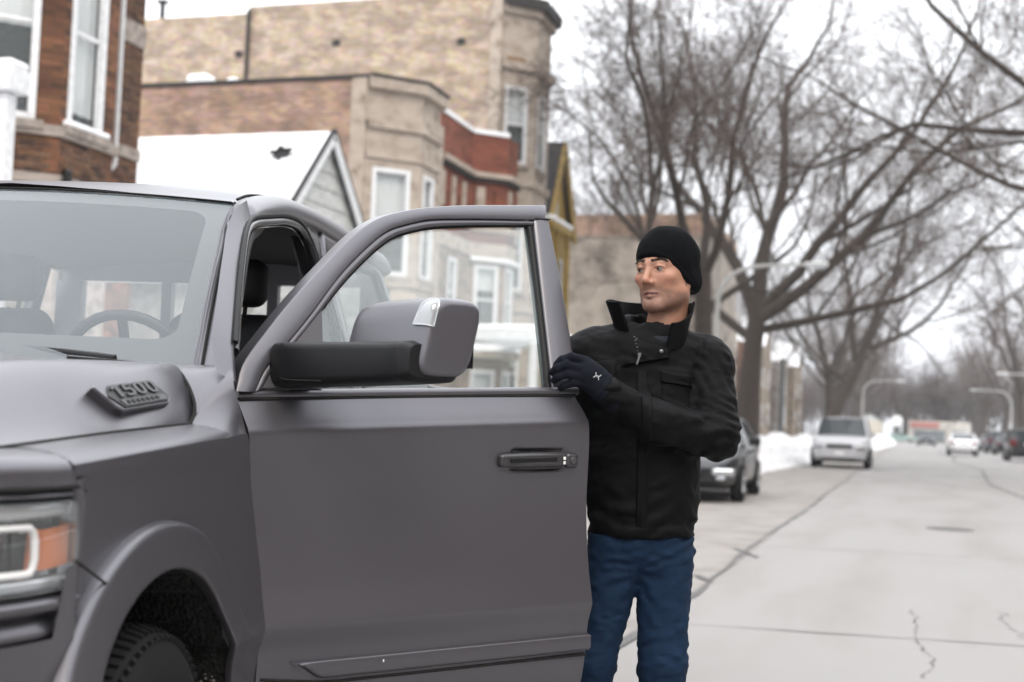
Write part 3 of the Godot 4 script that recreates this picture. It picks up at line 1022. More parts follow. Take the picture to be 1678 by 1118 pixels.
func far_houses() -> void:
	var spec := [[-74.0, 7.0, 6.6, "ochre_brick", Color(0.46, 0.40, 0.35), "sandy brick house behind the leaning tree"], [-84.0, 8.5, 7.4, "white", Color(0.72, 0.70, 0.66), "cream house with a front gable, behind the street trees"], [-95.0, 7.5, 6.8, "red", Color(0.46, 0.34, 0.29), "dull red brick house behind the street trees"], [-107.0, 8.0, 7.6, "beige", Color(0.52, 0.47, 0.41), "beige house far down the row beyond the silver car"], [-122.0, 7.5, 8.0, "grey", Color(0.48, 0.46, 0.45), "grey house far down the row beyond the silver car"], [-140.0, 8.0, 9.0, "tan", Color(0.50, 0.45, 0.39), "tan house, farthest of the row along the snow bank"]]
	for i in spec.size():
		var s: Array = spec[i]
		var z: float = s[0]
		var dp: float = s[2]
		var H := thing("row_house", s[5], "house", Vector3.ZERO, 0.0, "houses farther along the street")
		var line := [v2(-24, z), v2(-11.5, z), v2(-11.5, z - dp), v2(-24, z - dp)]
		var bm := brick_mat(s[4], 0.12, s[4].lightened(0.1), 40 + i, 0.075, 0.3)
		var w := M.new()
		var hs := [[1.0, 1.9, 1.6, 3.4], [dp - 2.2, dp - 1.2, 1.6, 3.4], [1.0, 1.9, 4.6, 6.2], [dp - 2.2, dp - 1.2, 4.6, 6.2]]
		var hs2 := [[3.0, 3.9, 1.8, 3.4], [7.5, 8.4, 1.8, 3.4], [7.5, 8.4, 4.6, 6.2]]
		wall(w, line[3], line[0], 0, s[1])
		for k in 3: wall(w, line[k], line[k + 1], 0, s[1], hs if k == 1 else (hs2 if k == 0 else []))
		put("wall", w, bm, H)
		for h in hs: window(H, line[1], line[2], h, 0.09, 0.4)
		for h in hs2: window(H, line[0], line[1], h, 0.09, 0.4)
		var r := M.new()
		if i % 2 == 1:
			var pk: float = s[1] + 2.6
			r.tri(Vector3(-11.5, s[1], z), Vector3(-11.5, s[1], z - dp), Vector3(-11.5, pk, z - dp * 0.5))
			put("gable", r, bm, H)
			r = M.new()
			for q in [0.3, -dp - 0.3]: r.quad(Vector3(-11.2, pk + 0.1, z - dp * 0.5), Vector3(-24, pk + 0.1, z - dp * 0.5), Vector3(-24, s[1] - 0.1, z + q), Vector3(-11.2, s[1] - 0.1, z + q))
			put("snowy_roof", r, mats.snow, H)
		else:
			roof_slab(H, line, s[1] - 0.2, mats.snow)
			put("cornice", ledge(line.slice(1, 3), s[1] - 0.3, s[1] + 0.1, 0.15), mats.old_stone, H)
	# shops where the street ends
	var S := thing("corner_store", "low pale store with a red sign band at the street's end", "store", Vector3(4.6, 0, -222))
	var b := M.new()
	b.box(Vector3(0, 1.75, -5), Vector3(9.5, 3.5, 9.8))
	put("wall", b, mat(0.44, 0.415, 0.375, 0.9), S)
	var sg := M.new()
	sg.box(Vector3(-2.2, 2.85, 0.02), Vector3(4.4, 0.8, 0.3))
	put("sign_band", sg, mat(0.36, 0.13, 0.11, 0.6), S)
	var dr := M.new()
	for x in [-3.0, 0.0, 3.0]:
		dr = M.new()
		dr.box(Vector3(x, 1.1, 0.0), Vector3(1.8, 1.9, 0.1))
		put("shop_window", dr, mats.shop_glass, S)
	var C := thing("cream_cottage", "small cream building left of the far store", "building", Vector3(-6.2, 0, -222))
	b = M.new()
	b.box(Vector3(0, 1.6, -4), Vector3(4.0, 3.2, 8))
	put("wall", b, mat(0.46, 0.42, 0.35, 0.9), C)
	b = M.new()
	b.quad(Vector3(-2.2, 3.1, 0.2), Vector3(0, 4.4, 0.2), Vector3(0, 4.4, -8.2), Vector3(-2.2, 3.1, -8.2))
	b.quad(Vector3(2.2, 3.1, 0.2), Vector3(0, 4.4, 0.2), Vector3(0, 4.4, -8.2), Vector3(2.2, 3.1, -8.2))
	put("roof", b, mats.snow, C)
	b = M.new()
	b.tri(Vector3(-2.0, 3.2, 0.0), Vector3(2.0, 3.2, 0.0), Vector3(0, 4.35, 0.0))
	put("gable", b, mats.siding, C)
	var D := thing("round_sign", "round white sign on a post beside the far store", "sign", Vector3(-1.9, 0, -218))
	b = M.new()
	b.lathe([[0.0, 0.06], [0.85, 0.06], [0.9, 0.0], [0.85, -0.06], [0.0, -0.06]], Transform3D(Basis(Vector3(1, 0, 0), PI / 2), Vector3(0, 3.3, 0)), 24)
	put("disc", b, mats.white, D)
	b = M.new()
	b.bar(Vector3(0, 0, -0.08), Vector3(0, 3.6, -0.08), 0.06)
	put("post", b, mats.dark_cornice, D)

# the other side of the street: never in the frame, but its houses stand there and the truck's side mirrors them
func opposite_houses() -> void:
	var words := ["red-brown", "tan", "dark brown", "buff"]
	var nth := ["first", "second", "third", "fourth", "fifth", "sixth", "seventh", "eighth", "ninth", "tenth", "eleventh", "twelfth"]
	for i in 12:
		var z := 34.0 - i * 9.2
		var h := 9.0 + 1.6 * ((i * 7) % 3)
		var H := thing("opposite_house", "%s brick house across the street, %s of the row" % [words[i % 4], nth[i]], "house", Vector3.ZERO, 0.0, "houses across the street")
		var line := [v2(25, z - 8.6), v2(14.5, z - 8.6), v2(14.5, z), v2(25, z)]
		var hs := []
		for f in 2:
			for k in 3: hs.append([0.9 + k * 2.6, 2.1 + k * 2.6, 1.6 + f * 3.4, 3.6 + f * 3.4])
		for k in 3:
			var w := M.new()
			wall(w, line[k], line[k + 1], 0, h, hs if k == 1 else [])
			put("wall", w, mats["opposite_%d" % (i % 4)], H)
		var back := M.new()
		wall(back, line[3], line[0], 0, h)
		put("wall", back, mats["opposite_%d" % (i % 4)], H)
		for q in hs: window(H, line[1], line[2], q, 0.09, 0.4)
		put("cornice", ledge(line.slice(1, 3), h - 0.3, h + 0.1, 0.2), mats.dark_cornice, H)
		roof_slab(H, line, h - 0.2, mats.snow)

# ---------------------------------------------------------------- bare winter trees
# limb(): one limb as a bent tube that forks; thick wood goes to `wood`, thin twigs to `twigs`
func limb(wood: M, twigs: M, from: Vector3, dir: Vector3, len: float, rad: float, depth: int, r: RandomNumberGenerator, dense: float, droop: float, last := 6) -> void:
	var n := 5 if depth < 3 else (4 if depth < 5 else 2)
	var pts := PackedVector3Array([from])
	var rr := PackedFloat32Array([rad])
	var p := from
	var d := dir
	var end_rad := rad * (0.66 if depth < 4 else 0.6)
	var bend := 0.20 if depth < 3 else 0.28
	for k in n:
		d = (d + Vector3(r.randf_range(-1, 1), r.randf_range(-0.7, 0.8), r.randf_range(-1, 1)) * bend + Vector3(0, 0.04 - droop * 0.05 * depth, 0)).normalized()
		p += d * len / n
		pts.append(p)
		rr.append(lerpf(rad, end_rad, float(k + 1) / n))
	if rad > 0.035: wood.tube(pts, rr, 9 if rad > 0.16 else 6, false)
	else: twigs.tube(pts, rr, 3, false)
	if depth >= last: return
	var kids := 4 if depth < 3 else int(5.0 * dense + r.randf())
	for k in kids:
		var t := r.randf_range(0.3, 1.0) if k > 0 else 1.0
		var at: Vector3 = pts[mini(n, maxi(1, int(t * n + 0.5)))]
		var side := d.cross(Vector3(r.randf_range(-1, 1), r.randf_range(-1, 1), r.randf_range(-1, 1))).normalized()
		var sp := r.randf_range(0.45, 1.0) if k > 0 else r.randf_range(0.1, 0.4)
		var nd := (d * cos(sp) + side * sin(sp)).normalized()
		nd.y += 0.03 if depth < 4 else 0.04
		limb(wood, twigs, at, nd.normalized(), len * (r.randf_range(0.52, 0.74) if k > 0 else r.randf_range(0.66, 0.8)), maxf(0.0065, end_rad * r.randf_range(0.38, 0.62) if k > 0 else end_rad * 0.92), depth + 1, r, dense, droop, last)

func tree(called: String, label: String, at: Vector3, trunk_r: float, stem: Array, limbs: Array, sd: int, dense: float, twig: Material, group := "bare street trees", droop := 0.0) -> Node3D:
	# stem: points of the trunk above the base; limbs: [start, direction, length, radius]
	var T := thing(called, label, "tree", at, 0.0, group)
	var r := RandomNumberGenerator.new()
	r.seed = sd
	var wood := M.new(); var twigs := M.new()
	var pts := PackedVector3Array(); var rr := PackedFloat32Array()
	var sm := along(stem, 14)
	for k in 14:
		pts.append(sm[k])
		var t := k / 13.0
		rr.append(trunk_r * (1.0 - 0.35 * t) * (1.0 + 0.55 * exp(-t * 14.0)))
	var tr := M.new()
	tr.tube(pts, rr, 14, false)
	put("trunk", tr, mats.bark, T)
	for l in limbs: limb(wood, twigs, l[0], l[1].normalized(), l[2], l[3], 1, r, dense, droop)
	put("limbs", wood, mats.bark, T)
	put("crown", twigs, twig, T)
	return T

func build_trees() -> void:
	var v := func(x, y, z) -> Vector3: return Vector3(x, y, z)
	# the big tree behind the man's shoulder: several long limbs
	tree("bare_tree", "big bare tree with forked limbs arching over the street, behind the man", Vector3(-6.7, 0.05, -57), 0.56,
		[v.call(0, 0, 0), v.call(0.05, 2.0, 0), v.call(0.15, 4.0, 0.1), v.call(0.35, 6.2, 0.1)],
		[[v.call(0.3, 5.9, 0.1), v.call(-0.55, 1, 0.2), 6.2, 0.31], [v.call(0.3, 6.0, 0.1), v.call(0.22, 1, -0.2), 6.5, 0.36], [v.call(0.3, 5.8, 0.1), v.call(0.95, 0.52, 0.15), 7.0, 0.29], [v.call(0.2, 5.0, 0.1), v.call(-0.9, 0.65, -0.2), 5.6, 0.22], [v.call(0.32, 6.1, 0.1), v.call(0.75, 0.8, -0.5), 6.6, 0.28], [v.call(0.2, 5.4, 0), v.call(1, 0.30, -0.1), 6.4, 0.2]], 12, 1.0, mats.twig)
	# the one left of it
	tree("bare_tree", "bare tree with upswept limbs, its trunk right behind the man's head", Vector3(-6.7, 0.05, -45), 0.42,
		[v.call(0, 0, 0), v.call(-0.1, 2.5, 0), v.call(-0.15, 4.6, 0), v.call(-0.2, 6.5, 0)],
		[[v.call(-0.2, 6.3, 0), v.call(-0.55, 1, 0.2), 5.2, 0.18], [v.call(-0.2, 6.3, 0), v.call(0.45, 1, 0.1), 5.0, 0.17], [v.call(-0.2, 6.0, 0), v.call(-0.95, 0.6, -0.2), 4.6, 0.14], [v.call(-0.15, 5.2, 0), v.call(0.6, 0.8, -0.5), 4.4, 0.13], [v.call(-0.2, 6.4, 0), v.call(0.05, 1, -0.4), 5.2, 0.17]], 23, 1.0, mats.twig)
	tree("bare_tree", "slim bare tree with fine drooping twigs beside the tan block's bay", Vector3(-7.2, 0.05, -36.5), 0.14,
		[v.call(0, 0, 0), v.call(0.05, 3.0, 0), v.call(0.0, 6.0, 0), v.call(0.1, 8.0, 0)],
		[[v.call(0.1, 7.8, 0), v.call(-0.1, 1, 0.1), 3.8, 0.08], [v.call(0.0, 6.6, 0), v.call(0.5, 1, 0.2), 3.2, 0.06], [v.call(0.0, 6.2, 0), v.call(-0.5, 1, -0.2), 3.2, 0.06], [v.call(0.1, 7.9, 0), v.call(0.3, 1, -0.2), 3.6, 0.07]], 34, 0.95, mats.twig, "bare street trees", 0.5)
	# leaning tree farther down
	tree("leaning_tree", "dark bare tree leaning toward the street above the silver car", Vector3(-6.0, 0.05, -95), 0.50,
		[v.call(0, 0, 0), v.call(0.9, 2.4, 0), v.call(2.1, 4.9, 0), v.call(3.0, 7.4, 0)],
		[[v.call(3.0, 7.3, 0), v.call(0.5, 1, 0.1), 6.0, 0.27], [v.call(2.4, 5.8, 0), v.call(-0.35, 1, 0.2), 6.4, 0.24], [v.call(2.9, 7.0, 0), v.call(1, 0.5, 0.2), 5.6, 0.20], [v.call(1.8, 4.6, 0), v.call(-0.8, 0.8, -0.1), 5.4, 0.18], [v.call(3.0, 7.2, 0), v.call(0.6, 0.9, -0.6), 5.6, 0.2]], 45, 1.0, mats.twig)
	# a tree across the street whose limbs reach into the picture
	tree("overhanging_tree", "bare tree across the street whose long limbs reach in at top right", Vector3(9.6, 0.05, -38), 0.45,
		[v.call(0, 0, 0), v.call(0, 2.5, 0), v.call(-0.2, 4.8, 0), v.call(-0.5, 6.6, 0)],
		[[v.call(-0.5, 6.4, 0), v.call(-1, 0.42, -0.15), 6.2, 0.20], [v.call(-0.5, 6.5, 0), v.call(-0.8, 0.85, 0.2), 6.4, 0.22], [v.call(-0.4, 6.0, 0), v.call(-1, 0.22, 0.1), 5.6, 0.16], [v.call(-0.5, 6.5, 0), v.call(-0.4, 1, -0.5), 6.4, 0.22], [v.call(-0.5, 6.5, 0), v.call(0.5, 1, 0.2), 6.0, 0.2]], 56, 1.0, mats.twig)
	# rows of trees along both sides, farther away; three shapes, each turned and scaled
	var shapes := []
	for k in 3:
		var wood := M.new(); var twigs := M.new()
		var r := RandomNumberGenerator.new()
		r.seed = 70 + k
		var tr := M.new()
		tr.tube(PackedVector3Array([Vector3.ZERO, Vector3(0.1, 2.5, 0), Vector3(0.0, 5.0, 0.1)]), PackedFloat32Array([0.5, 0.38, 0.32]), 8, false)
		for l in [[Vector3(0, 4.8, 0.1), Vector3(-0.4, 1, 0.2), 6.0, 0.2], [Vector3(0, 4.8, 0.1), Vector3(0.5, 1, -0.2), 6.0, 0.2], [Vector3(0, 4.6, 0.1), Vector3(0.9, 0.7, 0.3), 5.0, 0.15], [Vector3(0, 4.6, 0.1), Vector3(-0.8, 0.8, -0.3), 5.0, 0.15], [Vector3(0, 4.8, 0.1), Vector3(0.1, 1, 0.6), 5.4, 0.16]]:
			limb(wood, twigs, l[0], l[1].normalized(), l[2], l[3], 1, r, 0.9, 0.0, 5)
		shapes.append([tr.done(), wood.done(), twigs.done()])
	var spots := []
	for k in 9: spots.append([-6.4 - 0.5 * (k % 3), -112.0 - k * 19.0, 0])
	for k in 10: spots.append([10.4 + 0.8 * (k % 3), -70.0 - k * 22.0, 1])
	for k in 5: spots.append([-14.0 - 2.0 * (k % 2), -66.0 - k * 16.0, 2])
	for k in 7: spots.append([-16.0 + k * 7.0, -262.0 - 9.0 * (k % 2), 3])
	var where := ["along the snow bank", "along the opposite kerb", "in the gardens behind the houses", "closing the street's end"]
	var nth := ["first", "second", "third", "fourth", "fifth", "sixth", "seventh", "eighth", "ninth", "tenth"]
	var count := [0, 0, 0, 0]
	var r2 := RandomNumberGenerator.new()
	r2.seed = 99
	for s in spots:
		var T := thing("distant_tree", "bare brown tree %s, %s from the near end" % [where[s[2]], nth[count[s[2]]]] if s[2] != 3 else "bare brown tree closing the street's end, %s from the left" % nth[count[3]], "tree", Vector3(s[0], 0.05, s[1]), r2.randf() * TAU, "distant bare trees")
		count[s[2]] += 1
		var sh: Array = shapes[r2.randi() % 3]
		var sc := r2.randf_range(0.85, 1.15)
		T.scale = Vector3(sc * 1.05, sc, sc * 1.05)
		put("trunk", sh[0], mats.bark, T)
		put("limbs", sh[1], mats.bark, T)
		put("crown", sh[2], mats.twig, T)
	# the far-off wood beyond the crossing
	var mm := MultiMesh.new()
	mm.transform_format = MultiMesh.TRANSFORM_3D
	var one := M.new()
	var rw := RandomNumberGenerator.new()
	rw.seed = 301
	one.tube(PackedVector3Array([Vector3.ZERO, Vector3(0.1, 5.0, 0)]), PackedFloat32Array([0.4, 0.28]), 6, false)
	for l in 7:
		var a := TAU * l / 7.0
		limb(one, one, Vector3(0, 2.5 + 0.4 * l, 0), Vector3(cos(a) * 0.8, 1, sin(a) * 0.8).normalized(), 4.6, 0.14, 2, rw, 0.9, 0.0, 6)
	mm.mesh = one.done()
	mm.instance_count = 110
	for k in 110:
		var sc := rw.randf_range(0.75, 1.15)
		var x := -46.0 + (k % 37) * 2.9 + rw.randf_range(-1.5, 1.5)
		mm.set_instance_transform(k, Transform3D(Basis(Vector3.UP, rw.randf() * TAU).scaled(Vector3(sc, sc, sc)), Vector3(x, 0, -272.0 - int(k / 37.0) * 16.0 + rw.randf_range(-5, 5))))
	var wood_mass := MultiMeshInstance3D.new()
	wood_mass.name = "distant_wood"
	wood_mass.multimesh = mm
	wood_mass.material_override = mats.twig
	add_child(wood_mass)
	wood_mass.set_meta("kind", "stuff")
	wood_mass.set_meta("label", "brown mass of leafless trees closing the view down the street")
	wood_mass.set_meta("category", "trees")
	# saplings and brush along the path
	for k in 10:
		var z := -44.0 - k * 5.6
		var r := RandomNumberGenerator.new()
		r.seed = 200 + k
		var S := thing("sapling", "thin leafless sapling behind the snow bank, %s from the near end" % nth[k], "sapling", Vector3(-7.6 - r.randf() * 2.0, 0.1, z), 0.0, "saplings behind the snow bank")
		var st := M.new(); var tw := M.new()
		var h := r.randf_range(3.4, 5.5)
		st.tube(PackedVector3Array([Vector3.ZERO, Vector3(0.05, h * 0.5, 0), Vector3(0, h, 0.05)]), PackedFloat32Array([0.07, 0.05, 0.03]), 6, false)
		for j in 7:
			limb(tw, tw, Vector3(0.02, h * (0.15 + 0.12 * j), 0), Vector3(r.randf_range(-1, 1), 1.0, r.randf_range(-1, 1)).normalized(), 1.3, 0.030, 4, r, 1.0, 0.0)
		put("trunk", st, mats.bark, S)
		put("crown", tw, mats.twig, S)
	# small evergreen shrub poking out of the snow
	var B := thing("evergreen_shrub", "small dark evergreen shrub in the snow beside the silver car", "shrub", Vector3(-5.3, 0.3, -46.0))
	var lf := M.new()
	var rs := RandomNumberGenerator.new()
	rs.seed = 5
	for k in 900:
		var d := Vector3(rs.randf_range(-1, 1), rs.randf_range(-0.2, 1), rs.randf_range(-1, 1)).normalized()
		var p := d * Vector3(0.40, 1.15, 0.40) * pow(rs.randf(), 0.4)
		var q := Vector3(rs.randf_range(-1, 1), rs.randf_range(-1, 1), rs.randf_range(-1, 1)).normalized() * 0.09
		lf.tri(p, p + q, p + d * 0.06 + q.cross(d) * 0.5)
	put("foliage", lf, mat(0.018, 0.026, 0.016, 0.9), B)
	var stm := M.new()
	stm.bar(Vector3(0, -0.2, 0), Vector3(0, 0.8, 0), 0.03)
	put("stem", stm, mats.bark, B)

# ---------------------------------------------------------------- cars; z = forward, origin on the ground under the middle
func car(called: String, label: String, at: Vector3, turn: float, body: Material, c: Dictionary, group: String, snow := false) -> Node3D:
	# c: length, width, height, hood height, belt height, nose/screen/roof/tail stations
	var T := thing(called, label, "car", at, turn, group)
	var L: float = c.len; var W: float = c.wid * 0.5; var H: float = c.hgt
	var belt: float = c.belt
	var prof: Array = c.top          # (z, height) of the hood / belt / deck line
	# lower body: rounded sections along the length
	var b := M.new()
	var rows := []
	var n := 44
	for k in n + 1:
		var t := float(k) / n
		var z := lerpf(L * 0.5, -L * 0.5, t)
		var top := curve(prof, z)
		var e := absf(z) / (L * 0.5)
		var w := W * (1.0 - 0.30 * pow(e, 7.0) - 0.05 * pow(e, 2.0))
		var lo := 0.24 + 0.10 * pow(e, 8.0)
		if k == 0 or k == n:
			w *= 0.90; top = lerpf(top, lo, 0.12); lo = lerpf(lo, top, 0.12)
		var row := PackedVector3Array()
		for q in [[0.0, 0.0], [0.80, 0.0], [0.93, 0.05], [0.975, 0.20], [0.99, 0.45], [1.0, 0.62], [0.985, 0.80], [0.955, 0.92], [0.90, 0.985], [0.70, 1.01], [0.35, 1.03], [0.0, 1.035]]:
			row.append(Vector3(w * q[0], lerpf(lo, top, q[1]), z))
		for j in range(10, 0, -1):
			var p: Vector3 = row[j]
			row.append(Vector3(-p.x, p.y, p.z))
		rows.append(row)
	var wz: Array = c.wheels
	var wr: float = c.wr
	b.grid(rows, true, func(p: Vector3): return not (absf(p.x) > W * 0.72 and (Vector2(p.z - wz[0], p.y - wr).length() < wr * 1.14 or Vector2(p.z - wz[1], p.y - wr).length() < wr * 1.14)))
	b.fan(rows[0], true); b.fan(rows[n])
	put("body", b, body, T)
	# dark wheel wells and underbody
	var ub := M.new()
	ub.box(Vector3(0, 0.42, 0), Vector3(W * 1.5, 0.4, L * 0.86))
	put("underbody", ub, mats.black, T)
	# cabin: roof and glass
	var g: Array = c.cab   # z of: screen base, roof front, roof rear, back-light base
	var rw: float = W * c.tumble
	var bw := W * 0.93
	var yb := belt - 0.03
	var roof := M.new()
	var rr := []
	for k in 13:
		var t := k / 12.0
		var z := lerpf(g[1], g[2], t)
		var row := PackedVector3Array()
		for j in 13:
			var a := j / 6.0 - 1.0
			row.append(Vector3(a * rw * (1.0 - 0.06 * pow(absf(t * 2.0 - 1.0), 3.0)), H - 0.05 * pow(absf(a), 3.0) - 0.05 * pow(absf(t * 2.0 - 1.0), 2.5), z))
		rr.append(row)
	roof.grid(rr)
	put("roof", roof, body, T)
	var hr := H - 0.10
	var glassm: Material = mats.car_glass
	var fw := M.new()
	var fr := []
	for k in 7:
		var t := k / 6.0
		var row := PackedVector3Array()
		for j in 9:
			var a := j / 4.0 - 1.0
			row.append(Vector3(a * lerpf(bw * 0.92, rw * 0.93, t), lerpf(yb, hr + 0.045, t), lerpf(g[0] + 0.14 * (1 - a * a), g[1] + 0.05 * (1 - a * a), t)))
		fr.append(row)
	fw.grid(fr)
	put("windscreen", fw, mats.frost if snow else glassm, T)
	var bwm := M.new()
	fr = []
	for k in 7:
		var t := k / 6.0
		var row := PackedVector3Array()
		for j in 9:
			var a := j / 4.0 - 1.0
			row.append(Vector3(a * lerpf(bw * 0.90, rw * 0.92, t), lerpf(yb, hr + 0.045, t), lerpf(g[3] - 0.06 * (1 - a * a), g[2] - 0.03 * (1 - a * a), t)))
		fr.append(row)
	bwm.grid(fr)
	put("rear_window", bwm, glassm, T)
	for s in [1, -1]:
		var sw := M.new()
		sw.grid([PackedVector3Array([Vector3(s * bw, yb, g[0]), Vector3(s * bw * 1.01, yb, lerpf(g[0], g[3], 0.5)), Vector3(s * bw, yb, g[3])]), PackedVector3Array([Vector3(s * rw, hr, g[1]), Vector3(s * rw * 1.01, hr + 0.02, lerpf(g[1], g[2], 0.5)), Vector3(s * rw, hr, g[2])])])
		put("side_window", sw, glassm, T)
		for q in [[g[0], g[1], 0.045], [g[3], g[2], 0.06], [lerpf(g[0], g[3], 0.52), lerpf(g[1], g[2], 0.5), 0.035]]:
			var pl := M.new()
			pl.bar(Vector3(s * bw * 0.985, yb, q[0]), Vector3(s * rw * 0.985, hr + 0.03, q[1]), q[2])
			put("pillar", pl, body, T)
		var rail := M.new()
		rail.bar(Vector3(s * rw * 0.985, hr + 0.025, g[1]), Vector3(s * rw * 0.985, hr + 0.025, g[2]), 0.045)
		put("roof_rail", rail, body, T)
		var mr := M.new()
		mr.rbox(Vector3(s * (W + 0.10), belt + 0.08, g[0] - 0.25), Vector3(0.20, 0.14, 0.12), 0.05)
		put("side_mirror", mr, mats.trim if snow else body, T)
		# lamps
		var hz := L * 0.5 - 0.10
		var hy := curve(prof, hz) - 0.15
		var hl := M.new()
		hl.rbox(Vector3(s * W * 0.70, hy, hz - 0.05), Vector3(W * 0.42, 0.14, 0.24), 0.05, Basis(Vector3.UP, s * 0.28), 3)
		put("headlight", hl, mats.clear_plastic, T)
		var tz := -L * 0.5 + 0.10
		var tl := M.new()
		tl.rbox(Vector3(s * W * 0.72, c.tail_y, tz + 0.03), Vector3(W * 0.36, c.tail_h, 0.22), 0.05, Basis(Vector3.UP, -s * 0.2), 3)
		put("tail_light", tl, mats.tail_red, T)
		var fg := M.new()
		fg.rbox(Vector3(s * W * 0.66, 0.42, L * 0.5 - 0.10), Vector3(0.20, 0.08, 0.14), 0.03)
		put("fog_lamp", fg, mats.clear_plastic, T)
	var gr := M.new()
	gr.rbox(Vector3(0, curve(prof, L * 0.5 - 0.12) - 0.17, L * 0.5 - 0.055), Vector3(W * 0.92, 0.17, 0.12), 0.05)
	put("grille", gr, mats.trim, T)
	var lg := M.new()
	lg.rbox(Vector3(0, 0.40, L * 0.5 - 0.06), Vector3(W * 1.1, 0.14, 0.10), 0.04)
	put("lower_intake", lg, mats.black, T)
	for e in [1, -1]:
		var pt2 := M.new()
		pt2.rbox(Vector3(0, 0.52 if e > 0 else c.plate_y, e * (L * 0.5 + 0.0)), Vector3(0.30, 0.15, 0.03), 0.01)
		put("number_plate", pt2, mats.white, T)
	var rb := M.new()
	rb.rbox(Vector3(0, 0.36, -L * 0.5 + 0.08), Vector3(W * 1.5, 0.16, 0.14), 0.05)
	put("bumper_insert", rb, mats.trim, T)
	# wheels
	for x in [1, -1]:
		for z in wz:
			var w := Node3D.new()
			w.name = "wheel"
			T.add_child(w, true)
			var ty := M.new()
			var xf := Transform3D(Basis(Vector3(0, 0, 1), -PI / 2), Vector3.ZERO)
			ty.lathe([[wr * 0.64, -0.10], [wr * 0.92, -0.11], [wr, -0.07], [wr, 0.07], [wr * 0.92, 0.11], [wr * 0.64, 0.10]], xf, 28)
			put("tyre", ty, mats.rubber, w)
			var rm := M.new()
			rm.lathe([[wr * 0.66, 0.10], [wr * 0.62, 0.05], [wr * 0.15, 0.03], [0.0, 0.05]], xf, 20)
			for k in 5:
				var a := TAU * k / 5.0
				rm.bar(Vector3(0.07, 0, 0), Vector3(0.09, cos(a) * wr * 0.62, sin(a) * wr * 0.62), 0.035)
			put("rim", rm, mats.alloy, w)
			w.position = Vector3(x * (W - 0.10), wr, z)
			if x < 0: w.rotation.y = PI
	return T

func lamp_post(label: String, at: Vector3, reach: float, h: float, arm_dir: float) -> void:
	var T := thing("street_lamp", label, "street lamp", at, 0.0 if arm_dir > 0 else PI, "curved arm street lamps")
	var p := M.new()
	p.tube(PackedVector3Array([Vector3(0, 0, 0), Vector3(0, 0.5, 0), Vector3(0, h - 1.5, 0)]), PackedFloat32Array([0.13, 0.10, 0.08]), 10)
	put("pole", p, mats.galvanised, T)
	var a := M.new()
	var pts := along([Vector3(0, h - 1.5, 0), Vector3(0.08, h - 0.9, 0), Vector3(0.45, h - 0.35, 0), Vector3(1.1, h - 0.08, 0), Vector3(reach - 0.5, h, 0)], 18)
	var rr := PackedFloat32Array()
	for k in 18: rr.append(lerpf(0.08, 0.045, k / 17.0))
	a.tube(pts, rr, 8)
	put("arm", a, mats.galvanised, T)
	var l := M.new()
	l.rbox(Vector3(reach - 0.2, h + 0.0, 0), Vector3(0.75, 0.16, 0.28), 0.07, Basis(), 3, func(q: Vector3): return Vector3(q.x, q.y, q.z * (0.6 + 0.4 * smoothstep(-0.3, 0.1, q.x))))
	put("lamp_head", l, mats.lamp_head, T)
	var gl := M.new()
	gl.rbox(Vector3(reach - 0.12, h - 0.10, 0), Vector3(0.40, 0.10, 0.2), 0.045)
	put("lens", gl, mats.clear_plastic, T)

